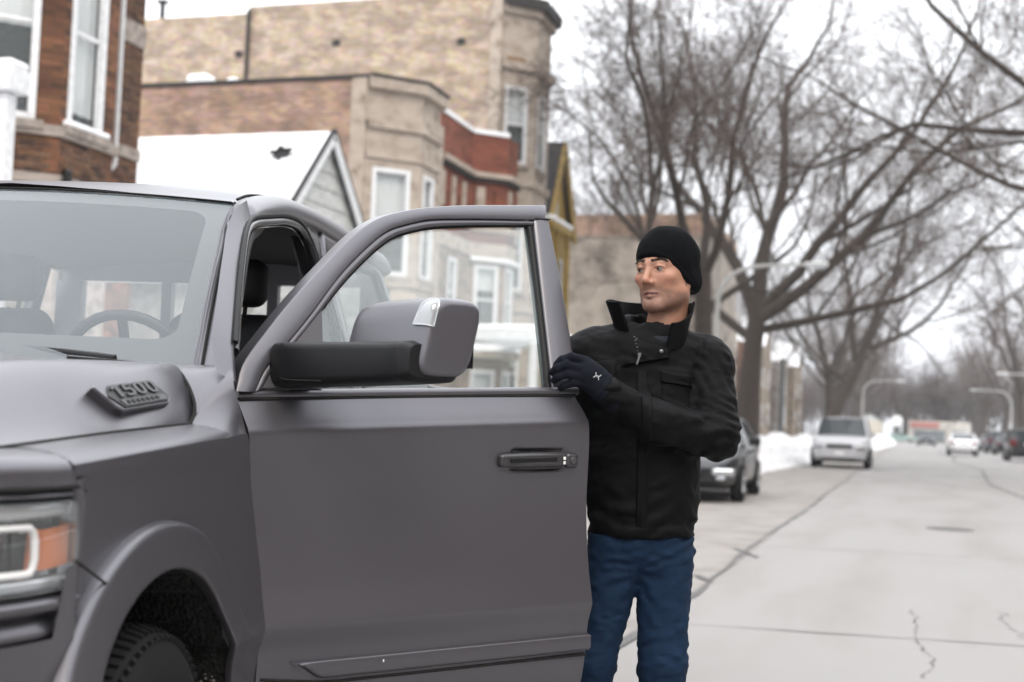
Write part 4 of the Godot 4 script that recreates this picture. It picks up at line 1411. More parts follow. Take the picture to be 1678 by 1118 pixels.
func build_street_things() -> void:
	mats.car_glass = mat(0.035, 0.042, 0.045, 0.06)
	mats.alloy = mat(0.35, 0.35, 0.36, 0.35, 0.8)
	mats.galvanised = mat(0.42, 0.42, 0.41, 0.5, 0.3)
	mats.lamp_head = mat(0.60, 0.60, 0.60, 0.4, 0.2)
	var paint := func(r, g, b) -> StandardMaterial3D:
		var m := mat(r, g, b, 0.35, 0.1, 0.35)
		m.clearcoat_enabled = true
		m.clearcoat = 0.6
		m.clearcoat_roughness = 0.06
		return m
	var sedan := {"len": 4.85, "wid": 1.84, "hgt": 1.47, "belt": 0.95, "top": [[-2.45, 0.80], [-2.2, 1.0], [-1.6, 1.04], [-1.0, 1.0], [0.0, 0.96], [0.75, 0.97], [1.2, 0.92], [1.9, 0.82], [2.25, 0.70], [2.45, 0.60]], "wheels": [1.42, -1.40], "wr": 0.335, "cab": [0.95, 0.12, -0.85, -1.75], "tumble": 0.70, "tail_y": 0.83, "tail_h": 0.16, "plate_y": 0.86}
	var suv := {"len": 4.85, "wid": 1.98, "hgt": 1.79, "belt": 1.10, "top": [[-2.45, 0.85], [-2.36, 1.12], [-1.2, 1.12], [0.0, 1.10], [0.9, 1.12], [1.4, 1.10], [2.0, 1.02], [2.3, 0.92], [2.45, 0.75]], "wheels": [1.42, -1.40], "wr": 0.37, "cab": [1.05, 0.42, -2.05, -2.36], "tumble": 0.78, "tail_y": 1.02, "tail_h": 0.34, "plate_y": 0.95}
	car("dark_sedan", "near-black sedan with a frosted windscreen, parked behind the man", Vector3(-3.62, 0, -24.0), 0.02, paint.call(0.009, 0.0095, 0.011), sedan, "cars parked beside the snow bank", true)
	car("silver_suv", "silver sport utility car parked facing us by the snow bank", Vector3(-2.27, 0, -48.6), 0.0, paint.call(0.52, 0.52, 0.54), suv, "cars parked beside the snow bank")
	car("white_sedan", "white sedan driving away down the street", Vector3(3.35, 0, -91.5), PI, paint.call(0.78, 0.78, 0.79), sedan, "cars on the far side")
	car("black_suv", "black sport utility car with a pale roof, cut by the right edge", Vector3(6.1, 0, -78.0), PI, paint.call(0.014, 0.014, 0.016), suv, "cars on the far side")
	car("parked_car", "dark car parked just beyond the black sport utility car", Vector3(6.9, 0, -104.0), PI, paint.call(0.018, 0.02, 0.026), sedan, "cars on the far side")
	car("parked_car", "navy car right of the white sedan, second beyond the black one", Vector3(6.9, 0, -113.0), PI, paint.call(0.02, 0.025, 0.04), suv, "cars on the far side")
	car("parked_car", "grey car, third beyond the black sport utility car", Vector3(6.9, 0, -124.0), PI, paint.call(0.16, 0.16, 0.17), sedan, "cars on the far side")
	car("parked_car", "dark car just left of the white sedan, far off", Vector3(1.9, 0, -158.0), 0.0, paint.call(0.02, 0.02, 0.024), suv, "cars on the far side")
	car("parked_car", "black car far off behind the snow, left of the round sign", Vector3(-5.6, 0, -196.0), 0.9, paint.call(0.015, 0.018, 0.025), sedan, "cars parked beside the snow bank")
	car("parked_car", "pale green car crossing far off below the round sign", Vector3(-1.2, 0, -205.0), PI / 2, paint.call(0.30, 0.42, 0.38), sedan, "cars on the far side")
	lamp_post("grey curved arm street lamp beside the big bare tree", Vector3(-6.0, 0.15, -42.2), 3.3, 6.35, 1.0)
	lamp_post("grey curved arm street lamp behind the silver car", Vector3(-4.4, 0.15, -133.0), 3.7, 6.25, 1.0)
	lamp_post("street lamp on the opposite side, nearer of the two", Vector3(9.4, 0.15, -97.0), 3.5, 5.55, -1.0)
	lamp_post("street lamp on the opposite side, farther of the two", Vector3(9.4, 0.15, -135.0), 3.6, 5.65, -1.0)
	# a grey post by the path
	var T := thing("signpost", "slim grey post standing in the snow between the tree trunks", "post", Vector3(-6.1, 0.1, -66.0))
	var m := M.new()
	m.tube(PackedVector3Array([Vector3.ZERO, Vector3(0.04, 3.0, 0), Vector3(0.06, 4.6, 0)]), PackedFloat32Array([0.14, 0.13, 0.12]), 10)
	put("shaft", m, mats.pole_grey, T)
	m = M.new()
	m.rbox(Vector3(0.06, 4.6, 0), Vector3(0.34, 0.10, 0.34), 0.03)
	put("cap", m, mats.pole_grey, T)
	var B := thing("snow_covered_bin", "low dark box with a snow cap beside the dark sedan", "bin", Vector3(-5.0, 0.2, -33.2))
	m = M.new()
	m.rbox(Vector3(0, 0.42, 0), Vector3(0.5, 0.85, 0.5), 0.04)
	put("box", m, mats.dark_cornice, B)
	m = M.new()
	m.rbox(Vector3(0, 0.92, 0), Vector3(0.62, 0.2, 0.62), 0.08)
	put("snow_cap", m, mats.snow, B)

# ---------------------------------------------------------------- pickup truck (x = its left side, z = forward, origin under the front axle)
func crease_y(z: float) -> float:
	return 1.178 - 0.052 * z

func side_x(y: float, yc: float) -> float:
	if y > yc - 0.02:
		return curve([[yc - 0.02, 0.9855], [yc - 0.003, 0.985], [yc + 0.006, 0.980], [yc + 0.02, 0.9735], [yc + 0.075, 0.945], [yc + 0.12, 0.925]], y)
	return curve([[0.36, 0.90], [0.44, 0.945], [0.52, 0.966], [0.60, 0.976], [0.66, 0.983], [0.708, 0.998], [0.722, 1.001], [0.74, 0.998], [0.82, 0.983], [0.92, 0.972], [1.04, 0.969], [1.12, 0.975], [yc - 0.02, 0.9855]], y)

func shut_z(y: float) -> float:
	return curve([[0.36, -0.63], [0.60, -0.61], [0.69, -0.603], [0.84, -0.59], [0.99, -0.545], [1.13, -0.465], [1.22, -0.40], [1.31, -0.385], [1.38, -0.46]], y)

func mirrored(m: M) -> M:
	var o := M.new()
	o.add(m, Transform3D(Basis(Vector3(-1, 0, 0), Vector3(0, 1, 0), Vector3(0, 0, 1)), Vector3.ZERO))
	return o

var nose_curve: Curve3D

func nose(u: float, y: float, off := 0.0) -> Vector3:
	if nose_curve == null:
		nose_curve = Curve3D.new()
		nose_curve.bake_interval = 0.01
		for p in along([Vector3(0.985, 0, 0.30), Vector3(0.985, 0, 0.40), Vector3(0.984, 0, 0.48), Vector3(0.974, 0, 0.56), Vector3(0.948, 0, 0.64), Vector3(0.90, 0, 0.72), Vector3(0.82, 0, 0.785), Vector3(0.65, 0, 0.85), Vector3(0.35, 0, 0.90), Vector3(0, 0, 0.92)], 60): nose_curve.add_point(p)
	var a := nose_curve.sample_baked(u, false)
	var b := nose_curve.sample_baked(u + 0.01, false)
	if u + 0.01 > nose_curve.get_baked_length():
		b = a; a = nose_curve.sample_baked(u - 0.01, false)
	var d := (b - a).normalized()
	var n := Vector3(d.z, 0, -d.x)
	var q := nose_curve.sample_baked(u, false) + n * off
	q.y = y
	return q

# a strip that follows the nose: list of (height, offset) swept from u0 to u1
func nose_strip(prof: Array, u0: float, u1: float, n := 40) -> M:
	var m := M.new()
	var rows := []
	for p in prof:
		var row := PackedVector3Array()
		for k in n + 1: row.append(nose(lerpf(u0, u1, float(k) / n), p[0], p[1]))
		rows.append(row)
	m.grid(rows)
	return m

func seam(pts: Array, r := 0.0035, n := 40) -> M:
	var m := M.new()
	var p := along(pts, n)
	var rr := PackedFloat32Array()
	for k in p.size(): rr.append(r)
	m.tube(p, rr, 6)
	return m

func hood_top(z: float) -> float:
	return curve([[-0.6, 1.362], [-0.35, 1.358], [0.0, 1.345], [0.35, 1.320], [0.6, 1.282], [0.8, 1.228], [0.9, 1.182]], z)

func hood_edge(z: float) -> float:
	return lerpf(0.868, 0.890, smoothstep(0.15, -0.30, z))

func hood_y(x: float, z: float) -> float:
	var a := absf(x)
	var edge := crease_y(z) + 0.026 + 0.012 * smoothstep(0.62, 0.95, z)
	var e := hood_edge(z)
	# gentle side slope in front, a full shoulder towards the windscreen
	var soft := 0.35 * clampf((e - a) / 0.168, 0.0, 1.0) + 0.65 * smoothstep(e, e - 0.168, a)
	var full := pow(sin(clampf((e - a) / 0.105, 0.0, 1.0) * PI * 0.5), 0.85)
	var y := lerpf(edge, hood_top(z), lerpf(soft, full, smoothstep(0.12, -0.36, z)))
	y += 0.018 * smoothstep(0.45, 0.30, a) * smoothstep(0.9, 0.2, z)
	return y

# a smooth line through the points, the same number of steps between each pair
func steps_along(pts: Array, per: int) -> PackedVector3Array:
	var o := PackedVector3Array()
	for k in pts.size() - 1:
		var p0: Vector3 = pts[maxi(k - 1, 0)]; var p1: Vector3 = pts[k]; var p2: Vector3 = pts[k + 1]; var p3: Vector3 = pts[mini(k + 2, pts.size() - 1)]
		for j in per: o.append(p1.cubic_interpolate(p2, p0, p3, float(j) / per))
	o.append(pts[-1])
	return o

func build_truck() -> void:
	var T := thing("pickup_truck", "satin dark grey pickup truck with its driver's door open", "truck", Vector3(-2.39, 0, -2.21), 0.175)
	var paint: Material = mats.paint
	# ---- fender with a wheel opening, rolled over into a shelf under the hood
	var fender := M.new()
	var rows := []
	for r in 46:
		var row := PackedVector3Array()
		for k in 91:
			var t := k / 90.0
			var p: Vector3
			if r <= 33:
				var y0 := lerpf(0.40, 1.158, r / 33.0)
				var z := lerpf(shut_z(y0), 0.49, t)
				var yy := lerpf(0.40, crease_y(z) - 0.003, r / 33.0)
				z = lerpf(shut_z(yy), 0.49, t)
				p = Vector3(side_x(yy, crease_y(z)), yy, z)
			else:
				var f := (r - 33) / 12.0
				var y1 := lerpf(1.2, 1.375, f)
				var z := lerpf(shut_z(lerpf(1.2, 1.36, f)), 0.49, t)
				var w := 0.0
				var yc := crease_y(z)
				var a := Vector2(0.985, yc - 0.003)
				var b := Vector2(0.968, yc + 0.022).lerp(Vector2(0.966, 1.345), w)
				var c2 := Vector2(hood_edge(z) + 0.006, yc + 0.026)
				var q := a.lerp(b, f).lerp(b.lerp(c2, f), f)
				p = Vector3(q.x, q.y, z)
			row.append(p)
		rows.append(row)
	fender.grid(rows, false, func(p: Vector3): return Vector2(p.z - 0.05, p.y - 0.46).length() > 0.485 and not (p.z > 0.446 and p.y > 0.90 and p.y < 1.119))
	# rear flange of the fender, turned in
	var fl := []
	for k in 30:
		var y := lerpf(0.40, 1.33, k / 29.0)
		var x := side_x(y, crease_y(-0.45))
		fl.append(PackedVector3Array([Vector3(x, y, shut_z(y)), Vector3(x - 0.012, y, shut_z(y) - 0.004), Vector3(x - 0.05, y, shut_z(y) + 0.0)]))
	fender.grid(fl)
	# corner behind the hood, rising to the windscreen pillar
	var ca := steps_along([Vector3(0.985, 1.190, -0.265), Vector3(0.94, 1.2085, -0.270), Vector3(0.8945, 1.2215, -0.282), Vector3(0.8935, 1.240, -0.305), Vector3(0.882, 1.272, -0.328), Vector3(0.846, 1.317, -0.367), Vector3(0.80, 1.347, -0.405), Vector3(0.68, 1.359, -0.432), Vector3(0.52, 1.366, -0.433)], 8)
	var cb := steps_along([Vector3(0.985, 1.200, -0.402), Vector3(0.976, 1.240, -0.392), Vector3(0.961, 1.288, -0.386), Vector3(0.952, 1.316, -0.390), Vector3(0.940, 1.342, -0.412), Vector3(0.905, 1.362, -0.455), Vector3(0.84, 1.360, -0.490), Vector3(0.70, 1.362, -0.464), Vector3(0.52, 1.372, -0.436)], 8)
	var crn := []
	for k in ca.size():
		var row := PackedVector3Array()
		for j in 13:
			var f := j / 12.0
			var p := ca[k].lerp(cb[k], f)
			p.y = lerpf(ca[k].y, cb[k].y, f * (1.25 - 0.25 * f))
			row.append(p)
		crn.append(row)
	fender.grid(crn)
	put("fender", fender, paint, T)
	put("fender", mirrored(fender), paint, T)
	# flare round the wheel opening
	var flare := M.new()
	rows = []
	for k in 65:
		var a := lerpf(-0.35, PI + 0.30, k / 64.0)
		var d := Vector3(0, sin(a), cos(a))
		var row := PackedVector3Array()
		var wide := 0.095 + 0.02 * smoothstep(1.9, 0.6, a)
		var fade := 1.0 - 0.75 * smoothstep(1.9, 2.5, a) * smoothstep(3.2, 2.7, a) - 0.5 * smoothstep(2.6, 2.9, a)
		var yc := 0.46 + sin(a) * (0.47 + wide)
		var sx := side_x(clampf(yc, 0.42, 1.1), 1.17)
		for q in [[1.0, -0.006, 1], [0.985, 0.010, 1], [0.95, 0.019, 1], [0.88, 0.025, 1], [0.70, 0.027, 1], [0.35, 0.027, 1], [0.10, 0.027, 1], [0.02, 0.024, 0], [0.0, 0.016, 0], [0.0, -0.004, 0], [0.02, -0.012, 0]]:
			var ro: float = 0.47 + wide * q[0]
			var base := side_x(clampf(0.46 + sin(a) * ro, 0.42, 1.1), 1.17)
			var off: float = q[1]
			if off > 0.0: off = maxf(off * fade, 0.004 if q[0] < 0.9 else -0.004)
			row.append(Vector3(base + off, 0.46, 0.05) + d * ro)
		rows.append(row)
	flare.grid(rows)
	put("wheel_flare", flare, paint, T)
	put("wheel_flare", mirrored(flare), paint, T)
	# wheel housings
	for zc in [0.05, -3.66]:
		var well := M.new()
		rows = []
		for k in 33:
			var a := lerpf(-0.3, PI + 0.3, k / 32.0)
			var row := PackedVector3Array()
			for q in 7:
				var rr := 0.485 + 0.012 * sin(k * 2.3 + q)
				row.append(Vector3(lerpf(0.975, 0.50, q / 6.0), 0.46 + sin(a) * rr, zc + cos(a) * rr))
			rows.append(row)
		well.grid(rows)
		var ring := PackedVector3Array()
		for k in 33:
			var a := lerpf(-0.3, PI + 0.3, k / 32.0)
			ring.append(Vector3(0.50, 0.46 + sin(a) * 0.48, zc + cos(a) * 0.48))
		well.fan(ring)
		var liner := noisy(mat(0.016, 0.016, 0.016, 0.95), [[0.0, grey(0.3)], [0.55, grey(0.6)], [0.72, grey(1.0)], [1.0, Color(1, 1, 1)]], 0.04, 2.0, false, 3.0, 0.06)
		put("wheel_well", well, liner, T)
		put("wheel_well", mirrored(well), liner, T)
		if zc > 0.0:
			# road salt thrown up on the rear lip of the liner
			var grit := M.new()
			for k in 260:
				var a := rng.randf_range(2.75, PI + 0.2)
				var rr := 0.482 - 0.004
				var p := Vector3(rng.randf_range(0.90, 0.975) + 0.0, 0.46 + sin(a) * rr, zc + cos(a) * rr)
				if rng.randf() > (a - 2.6) * 1.6: continue
				grit.box(p, Vector3.ONE * rng.randf_range(0.002, 0.005), Basis(Vector3(0.3, 0.8, 0.5).normalized(), rng.randf() * 3.0))
			put("road_salt_grit", grit, mats.kerb, T).set_meta("kind", "stuff")
	# ---- front: headlight, brow, bumper, grille
	var brow := nose_strip([[1.096, -0.05], [1.110, -0.012], [1.114, -0.001], [1.120, 0.0], [1.138, 0.0], [1.150, -0.002], [1.160, -0.011], [1.168, -0.03], [1.174, -0.062], [1.177, -0.112], [1.176, -0.20], [1.16, -0.30]], 0.182, 1.45, 50)
	put("hood_lip", brow, paint, T)
	put("hood_lip", mirrored(brow), paint, T)
	for s in [1, -1]:
		var hl := Node3D.new()
		hl.name = "headlight"
		T.add_child(hl, true)
		var parts := []
		var u0 := 0.165; var u1 := 0.62
		parts.append(["housing", nose_strip([[0.945, -0.004], [0.945, -0.11], [0.962, -0.12], [1.02, -0.125], [1.085, -0.12], [1.094, -0.11], [1.094, -0.004]], u0, u1, 30), mats.headlight_inner])
		var endcap := M.new()
		endcap.quad(nose(u0, 0.945, -0.004), nose(u0, 0.945, -0.12), nose(u0, 1.094, -0.12), nose(u0, 1.094, -0.004))
		parts.append(["end_wall", endcap, mats.headlight_inner])
		parts.append(["light_guide", nose_strip([[0.984, -0.022], [0.980, -0.012], [0.974, -0.012], [0.971, -0.022]], u0 + 0.105, u1, 26), mats.white])
		var gv := M.new()
		var gp := PackedVector3Array(); var gr := PackedFloat32Array()
		for q in [[0.30, 1.052], [0.278, 1.052], [0.268, 1.044], [0.263, 1.03], [0.262, 1.0], [0.266, 0.985], [0.276, 0.978], [0.30, 0.977]]:
			gp.append(nose(q[0], q[1], -0.018)); gr.append(0.0065)
		gv.tube(gp, gr, 8)
		parts.append(["light_guide", gv, mats.white])
		parts.append(["light_guide", nose_strip([[1.058, -0.022], [1.055, -0.012], [1.050, -0.012], [1.047, -0.022]], u0 + 0.125, u1, 26), mats.white])
		parts.append(["upper_reflector", nose_strip([[1.064, -0.028], [1.068, -0.016], [1.088, -0.014], [1.092, -0.03]], u0 + 0.004, u1, 26), mats.clear_plastic])
		parts.append(["lower_reflector", nose_strip([[0.948, -0.03], [0.952, -0.014], [0.966, -0.014], [0.970, -0.028]], u0 + 0.004, u1, 26), mats.clear_plastic])
		var am := M.new()
		am.grid([PackedVector3Array([nose(u0 + 0.008, 0.984, -0.03), nose(u0 + 0.008, 0.986, -0.012), nose(u0 + 0.088, 0.982, -0.012), nose(u0 + 0.095, 0.980, -0.04)]), PackedVector3Array([nose(u0 + 0.008, 1.056, -0.03), nose(u0 + 0.008, 1.052, -0.012), nose(u0 + 0.084, 1.048, -0.012), nose(u0 + 0.090, 1.048, -0.04)])])
		parts.append(["amber_marker", am, mats.amber])
		for k in 2:
			var lens := M.new()
			var c := nose(0.335 + k * 0.14, 1.014, -0.06)
			var ax := (nose(0.335 + k * 0.14, 1.014, 0.0) - c).normalized()
			var bz := Basis(ax.cross(Vector3.UP).normalized(), ax, ax.cross(Vector3.UP).normalized().cross(ax))
			lens.lathe([[0.036, -0.05], [0.036, -0.005], [0.033, 0.004], [0.030, 0.004]], Transform3D(bz, c), 20)
			parts.append(["bezel", lens, mats.chrome])
			var ball := M.new()
			ball.lathe([[0.030, 0.0], [0.026, 0.012], [0.017, 0.021], [0.0, 0.026]], Transform3D(bz, c), 20)
			parts.append(["projector_lens", ball, mats.gloss_black])
		parts.append(["lens_cover", nose_strip([[0.942, -0.012], [0.948, -0.001], [1.02, 0.003], [1.09, -0.001], [1.096, -0.012]], u0, u1, 30), mats.pane])
		for p in parts: put(p[0], p[1] if s > 0 else mirrored(p[1]), p[2], hl)
	for part in [["brow_trim", [[1.098, -0.05], [1.099, -0.006], [1.103, -0.002], [1.110, -0.008], [1.110, -0.05]], 0.155, 0.64, "paint"], ["headlight_surround", [[0.905, -0.03], [0.915, 0.002], [0.926, 0.006], [0.934, 0.002], [0.942, -0.016], [0.942, -0.04]], 0.15, 0.64, "paint"], ["lower_shadow_trim", [[0.862, -0.04], [0.868, -0.002], [0.885, -0.004], [0.912, -0.024], [0.915, -0.04]], 0.16, 0.62, "paint"]]:
		var st := nose_strip(part[1], part[2], part[3], 36)
		put(part[0], st, mats[part[4]], T)
		put(part[0], mirrored(st), mats[part[4]], T)
	# body colour frame that closes the light's outer end
	var jamb := M.new()
	jamb.grid([PackedVector3Array([Vector3(0.985, 0.90, 0.442), nose(0.150, 0.90, 0.004), nose(0.163, 0.905, 0.002), nose(0.166, 0.91, -0.05)]), PackedVector3Array([Vector3(0.985, 1.0, 0.442), nose(0.150, 1.0, 0.004), nose(0.163, 1.0, 0.002), nose(0.166, 1.0, -0.05)]), PackedVector3Array([Vector3(0.985, 1.09, 0.442), nose(0.148, 1.09, 0.004), nose(0.160, 1.09, 0.002), nose(0.166, 1.09, -0.05)]), PackedVector3Array([Vector3(0.986, 1.130, 0.436), nose(0.150, 1.130, 0.002), nose(0.175, 1.128, 0.002), nose(0.192, 1.124, -0.004)])])
	put("headlight_jamb", jamb, paint, T)
	put("headlight_jamb", mirrored(jamb), paint, T)
	# bumper corner, proud of the fender, reaching back to the wheel opening
	var bump := M.new()
	rows = []
	for r in 26:
		var y := lerpf(0.42, 0.985, r / 25.0)
		var row := PackedVector3Array()
		for k in 61:
			var t := k / 60.0
			# upper edge falls from the light towards the wheel opening
			var p: Vector3
			if t < 0.35:
				var z := lerpf(0.19, 0.47, t / 0.35)
				var lim := lerpf(0.888, 0.985, t / 0.35)
				var yy := lerpf(0.42, lim, r / 25.0)
				p = Vector3(side_x(yy, 1.17) + 0.005, yy, z)
			else:
				var yy := lerpf(0.42, 0.985 if t < 0.37 else 0.872, r / 25.0)
				p = nose(0.17 + (t - 0.35) / 0.65 * 1.26, yy, 0.006 + 0.02 * smoothstep(0.85, 0.6, yy) * smoothstep(0.4, 0.6, t))
			row.append(p)
		rows.append(row)
	bump.grid(rows, false, func(p: Vector3): return p.z > 0.478)
	put("bumper", bump, paint, T)
	put("bumper", mirrored(bump), paint, T)
	put("panel_gap", seam([Vector3(0.990, 0.992, 0.475), Vector3(0.992, 0.958, 0.40), Vector3(0.993, 0.91, 0.285), Vector3(0.993, 0.888, 0.23)], 0.0028), mats.gap, T)
	put("panel_gap", seam([Vector3(0.984, 1.106, 0.445), nose(0.17, 1.115, -0.002), nose(0.22, 1.116, -0.002), nose(0.35, 1.116, -0.002), nose(0.6, 1.116, -0.002)], 0.005), mats.gap, T)
	# grille between the lights
	var grille := Node3D.new()
	grille.name = "grille"
	T.add_child(grille)
	var gback := nose_strip([[0.80, -0.06], [1.10, -0.06]], 0.66, 1.46, 20)
	put("backing", gback, mats.gap, grille)
	put("backing", mirrored(gback), mats.gap, grille)
	for k in 5:
		var gb := nose_strip([[0.83 + k * 0.055, -0.05], [0.83 + k * 0.055, -0.01], [0.845 + k * 0.055, -0.006], [0.85 + k * 0.055, -0.05]], 0.66, 1.46, 20)
		put("grille_bar", gb, mats.trim, grille)
		put("grille_bar", mirrored(gb), mats.trim, grille)
	# ---- hood
	var hood := M.new()
	rows = []
	for r in 60:
		var row := PackedVector3Array()
		for k in 97:
			var t := k / 48.0 - 1.0
			var lim := 1.0
			var f := r / 59.0
			var x := signf(t) * (1.0 - pow(1.0 - absf(t), 1.5))
			var zr := curve([[0.0, -0.425], [0.55, -0.425], [0.76, -0.425], [0.90, -0.402], [0.95, -0.365], [0.99, -0.325], [1.0, -0.280]], absf(x))
			var z := lerpf(zr, 0.905, f)
			var w := hood_edge(z)
			if z > 0.62: w = lerpf(0.868, 0.60, pow((z - 0.62) / 0.29, 1.5))
			x *= w
			row.append(Vector3(x, hood_y(x, z), z))
		rows.append(row)
	hood.grid(rows)
	put("hood", hood, paint, T)
	var seam_pts := [Vector3(0.52, 1.366, -0.429), Vector3(0.68, 1.358, -0.428), Vector3(0.80, 1.346, -0.402), Vector3(0.846, 1.316, -0.364), Vector3(0.882, 1.271, -0.325), Vector3(0.8925, 1.240, -0.302)]
	for k in 26:
		var z := lerpf(-0.275, 0.62, k / 25.0)
		seam_pts.append(Vector3(hood_edge(z) + 0.003, crease_y(z) + 0.0265, z))
	put("panel_gap", seam(seam_pts, 0.0042, 140), mats.gap, T)
	# cowl between hood and windscreen
	var cowl := M.new()
	rows = []
	for k in 41:
		var x := lerpf(-0.88, 0.88, k / 40.0)
		var e := (x / 0.88) * (x / 0.88)
		var y0 := hood_y(x, -0.42)
		rows.append(PackedVector3Array([Vector3(x, y0 - 0.03, -0.40), Vector3(x, minf(y0, 1.352) - 0.016, -0.45 + 0.0 * e), Vector3(x, 1.332, -0.48 - 0.05 * e), Vector3(x, 1.30, -0.60)]))
	cowl.grid(rows)
	put("cowl", cowl, mats.trim, T)
	for w in [[0.06, 0.62], [-0.72, -0.10]]:
		var wp := M.new()
		wp.tube(along([Vector3(w[1], 1.366, -0.475), Vector3(lerpf(w[0], w[1], 0.5), 1.392, -0.50), Vector3(w[0], 1.402, -0.505)], 12), PackedFloat32Array([0.012, 0.012, 0.011, 0.010, 0.010, 0.009, 0.009, 0.008, 0.008, 0.008, 0.007, 0.006]), 6)
		wp.tube(along([Vector3(w[1] - 0.08, 1.378, -0.50), Vector3(w[0] - 0.05, 1.41, -0.515)], 4), PackedFloat32Array([0.007, 0.007, 0.007, 0.006]), 6)
		put("wiper", wp, mats.trim, T)
	# hood vent with the raised model number
	var vent := Node3D.new()
	vent.name = "hood_vent"
	T.add_child(vent)
	var v0 := Vector3(0.828, hood_y(0.828, -0.085), -0.085)
	var vup := (Vector3(0.805, hood_y(0.805, -0.085), -0.085) - Vector3(0.852, hood_y(0.852, -0.085), -0.085)).normalized()
	var vx := Vector3(0.045, 0.004, -0.225).normalized()
	vx = (vx - vup * vx.dot(vup)).normalized()
	var vn := vx.cross(vup)
	var vt := Transform3D(Basis(vx, vup, vn).scaled_local(Vector3(0.70, 0.78, 1.0)), v0 + vn * 0.012)
	var frame := M.new()
	var o1 := PackedVector2Array([Vector2(-0.115, -0.050), Vector2(0.150, -0.050), Vector2(0.178, -0.036), Vector2(0.182, -0.016), Vector2(0.145, 0.036), Vector2(0.130, 0.046), Vector2(-0.165, 0.046), Vector2(-0.182, 0.038), Vector2(-0.140, -0.034)])
	frame.prism(o1, vt.translated_local(Vector3(0, 0, -0.03)), 0.034, 0.004)
	put("bezel", frame, paint, vent)
	var inner := M.new()
	var o2 := PackedVector2Array([Vector2(-0.105, -0.043), Vector2(0.146, -0.043), Vector2(0.166, -0.032), Vector2(0.168, -0.018), Vector2(0.138, 0.026), Vector2(0.126, 0.033), Vector2(-0.115, 0.033), Vector2(-0.128, 0.024), Vector2(-0.148, 0.0)])
	inner.prism(o2, vt.translated_local(Vector3(0, 0, 0.001)), 0.006, 0.0015)
	put("vent_insert", inner, mats.black, vent)
	var plate := M.new()
	plate.prism(PackedVector2Array([Vector2(-0.098, -0.039), Vector2(0.142, -0.039), Vector2(0.154, -0.032), Vector2(0.146, -0.018), Vector2(-0.112, -0.018)]), vt.translated_local(Vector3(0, 0, 0.006)), 0.003, 0.001)
	put("vent_insert", plate, mats.badge_strip, vent)
	for k in 7:
		var slat := M.new()
		slat.box(vt * Vector3(-0.075 + k * 0.028, -0.028, 0.0095), Vector3(0.016, 0.010, 0.003), vt.basis)
		put("slat", slat, mats.trim, vent)
	var txt := TextMesh.new()
	txt.text = "1500"
	var fnt := SystemFont.new()
	fnt.font_names = PackedStringArray(["Droid Sans"])
	fnt.font_weight = 900
	txt.font = fnt
	txt.font_size = 24
	txt.pixel_size = 0.0023
	txt.depth = 0.006
	var num := MeshInstance3D.new()
	num.name = "model_number"
	num.mesh = txt
	num.material_override = mats.badge
	num.transform = vt.translated_local(Vector3(0.003, 0.010, 0.008)) * Transform3D(Basis(Vector3(2.15, 0, 0), Vector3(-0.15, 1.05, 0), Vector3(0, 0, 1)), Vector3.ZERO)
	vent.add_child(num)
	# ---- windscreen
	var ws := M.new()
	rows = []
	var frit := M.new()
	var frows := []
	var W := func(a: float, b: float) -> Vector3:
		# a: -1..1 across, b: 0 bottom..1 top
		var wdt := lerpf(0.825, 0.690, b)
		var x := a * wdt
		var y := lerpf(1.335, 1.852, b) + 0.020 * (1.0 - a * a) * b - 0.0
		var z := lerpf(-0.50, -1.075, b) + (1.0 - a * a) * lerpf(0.10, 0.075, b) + 0.03 * b * (1.0 - b) * 2.0
		return Vector3(x, y, z)
	for r in 25:
		var row := PackedVector3Array()
		for k in 33: row.append(W.call(k / 16.0 - 1.0, r / 24.0))
		rows.append(row)
	ws.grid(rows)
	put("windscreen", ws, mats.windscreen, T)
	# printed border behind the glass: ring between the edge and a rounded inner outline
	var ro := []; var ri := []
	for k in 240:
		var t := k / 240.0 * 4.0
		var sd := int(t)
		var f := t - sd
		var e: Vector2 = [Vector2(-1, -1).lerp(Vector2(1, -1), f), Vector2(1, -1).lerp(Vector2(1, 1), f), Vector2(1, 1).lerp(Vector2(-1, 1), f), Vector2(-1, 1).lerp(Vector2(-1, -1), f)][sd]
		# rounded inner rectangle in (across, up), then back to the screen's own coordinates
		var h := Vector2(0.91, 0.38)
		var q := e * h
		var rad := 0.075
		var c := q.clamp(-h + Vector2.ONE * rad, h - Vector2.ONE * rad)
		if (q - c).length() > 1e-6: q = c + (q - c).normalized() * minf((q - c).length(), rad)
		ri.append(Vector2(q.x, 0.555 + q.y))
		ro.append(Vector2(e.x, 0.5 + e.y * 0.5))
	var frr := []
	for j in 7:
		var row := PackedVector3Array()
		for k in 240:
			var q: Vector2 = ro[k].lerp(ri[k], j / 6.0)
			row.append(W.call(q.x, q.y) + Vector3(0, -0.003, -0.006))
		frr.append(row)
	frit.grid(frr, true)
	put("windscreen_border", frit, mats.frit, T)
	# ---- pillars and rails: strip from the glass edge to the door opening
	var wl := [Vector3(0.818, 1.325, -0.475), Vector3(0.802, 1.395, -0.548), Vector3(0.768, 1.53, -0.690), Vector3(0.731, 1.68, -0.858), Vector3(0.698, 1.812, -1.015), Vector3(0.698, 1.866, -1.12), Vector3(0.708, 1.918, -1.35), Vector3(0.705, 1.948, -1.7), Vector3(0.70, 1.962, -2.2), Vector3(0.70, 1.945, -2.9)]
	var ol := [Vector3(0.945, 1.32, -0.425), Vector3(0.918, 1.40, -0.47), Vector3(0.877, 1.52, -0.60), Vector3(0.840, 1.625, -0.725), Vector3(0.800, 1.745, -0.875), Vector3(0.783, 1.80, -1.0), Vector3(0.768, 1.845, -1.2), Vector3(0.752, 1.885, -1.5), Vector3(0.750, 1.897, -1.9), Vector3(0.765, 1.86, -2.9)]
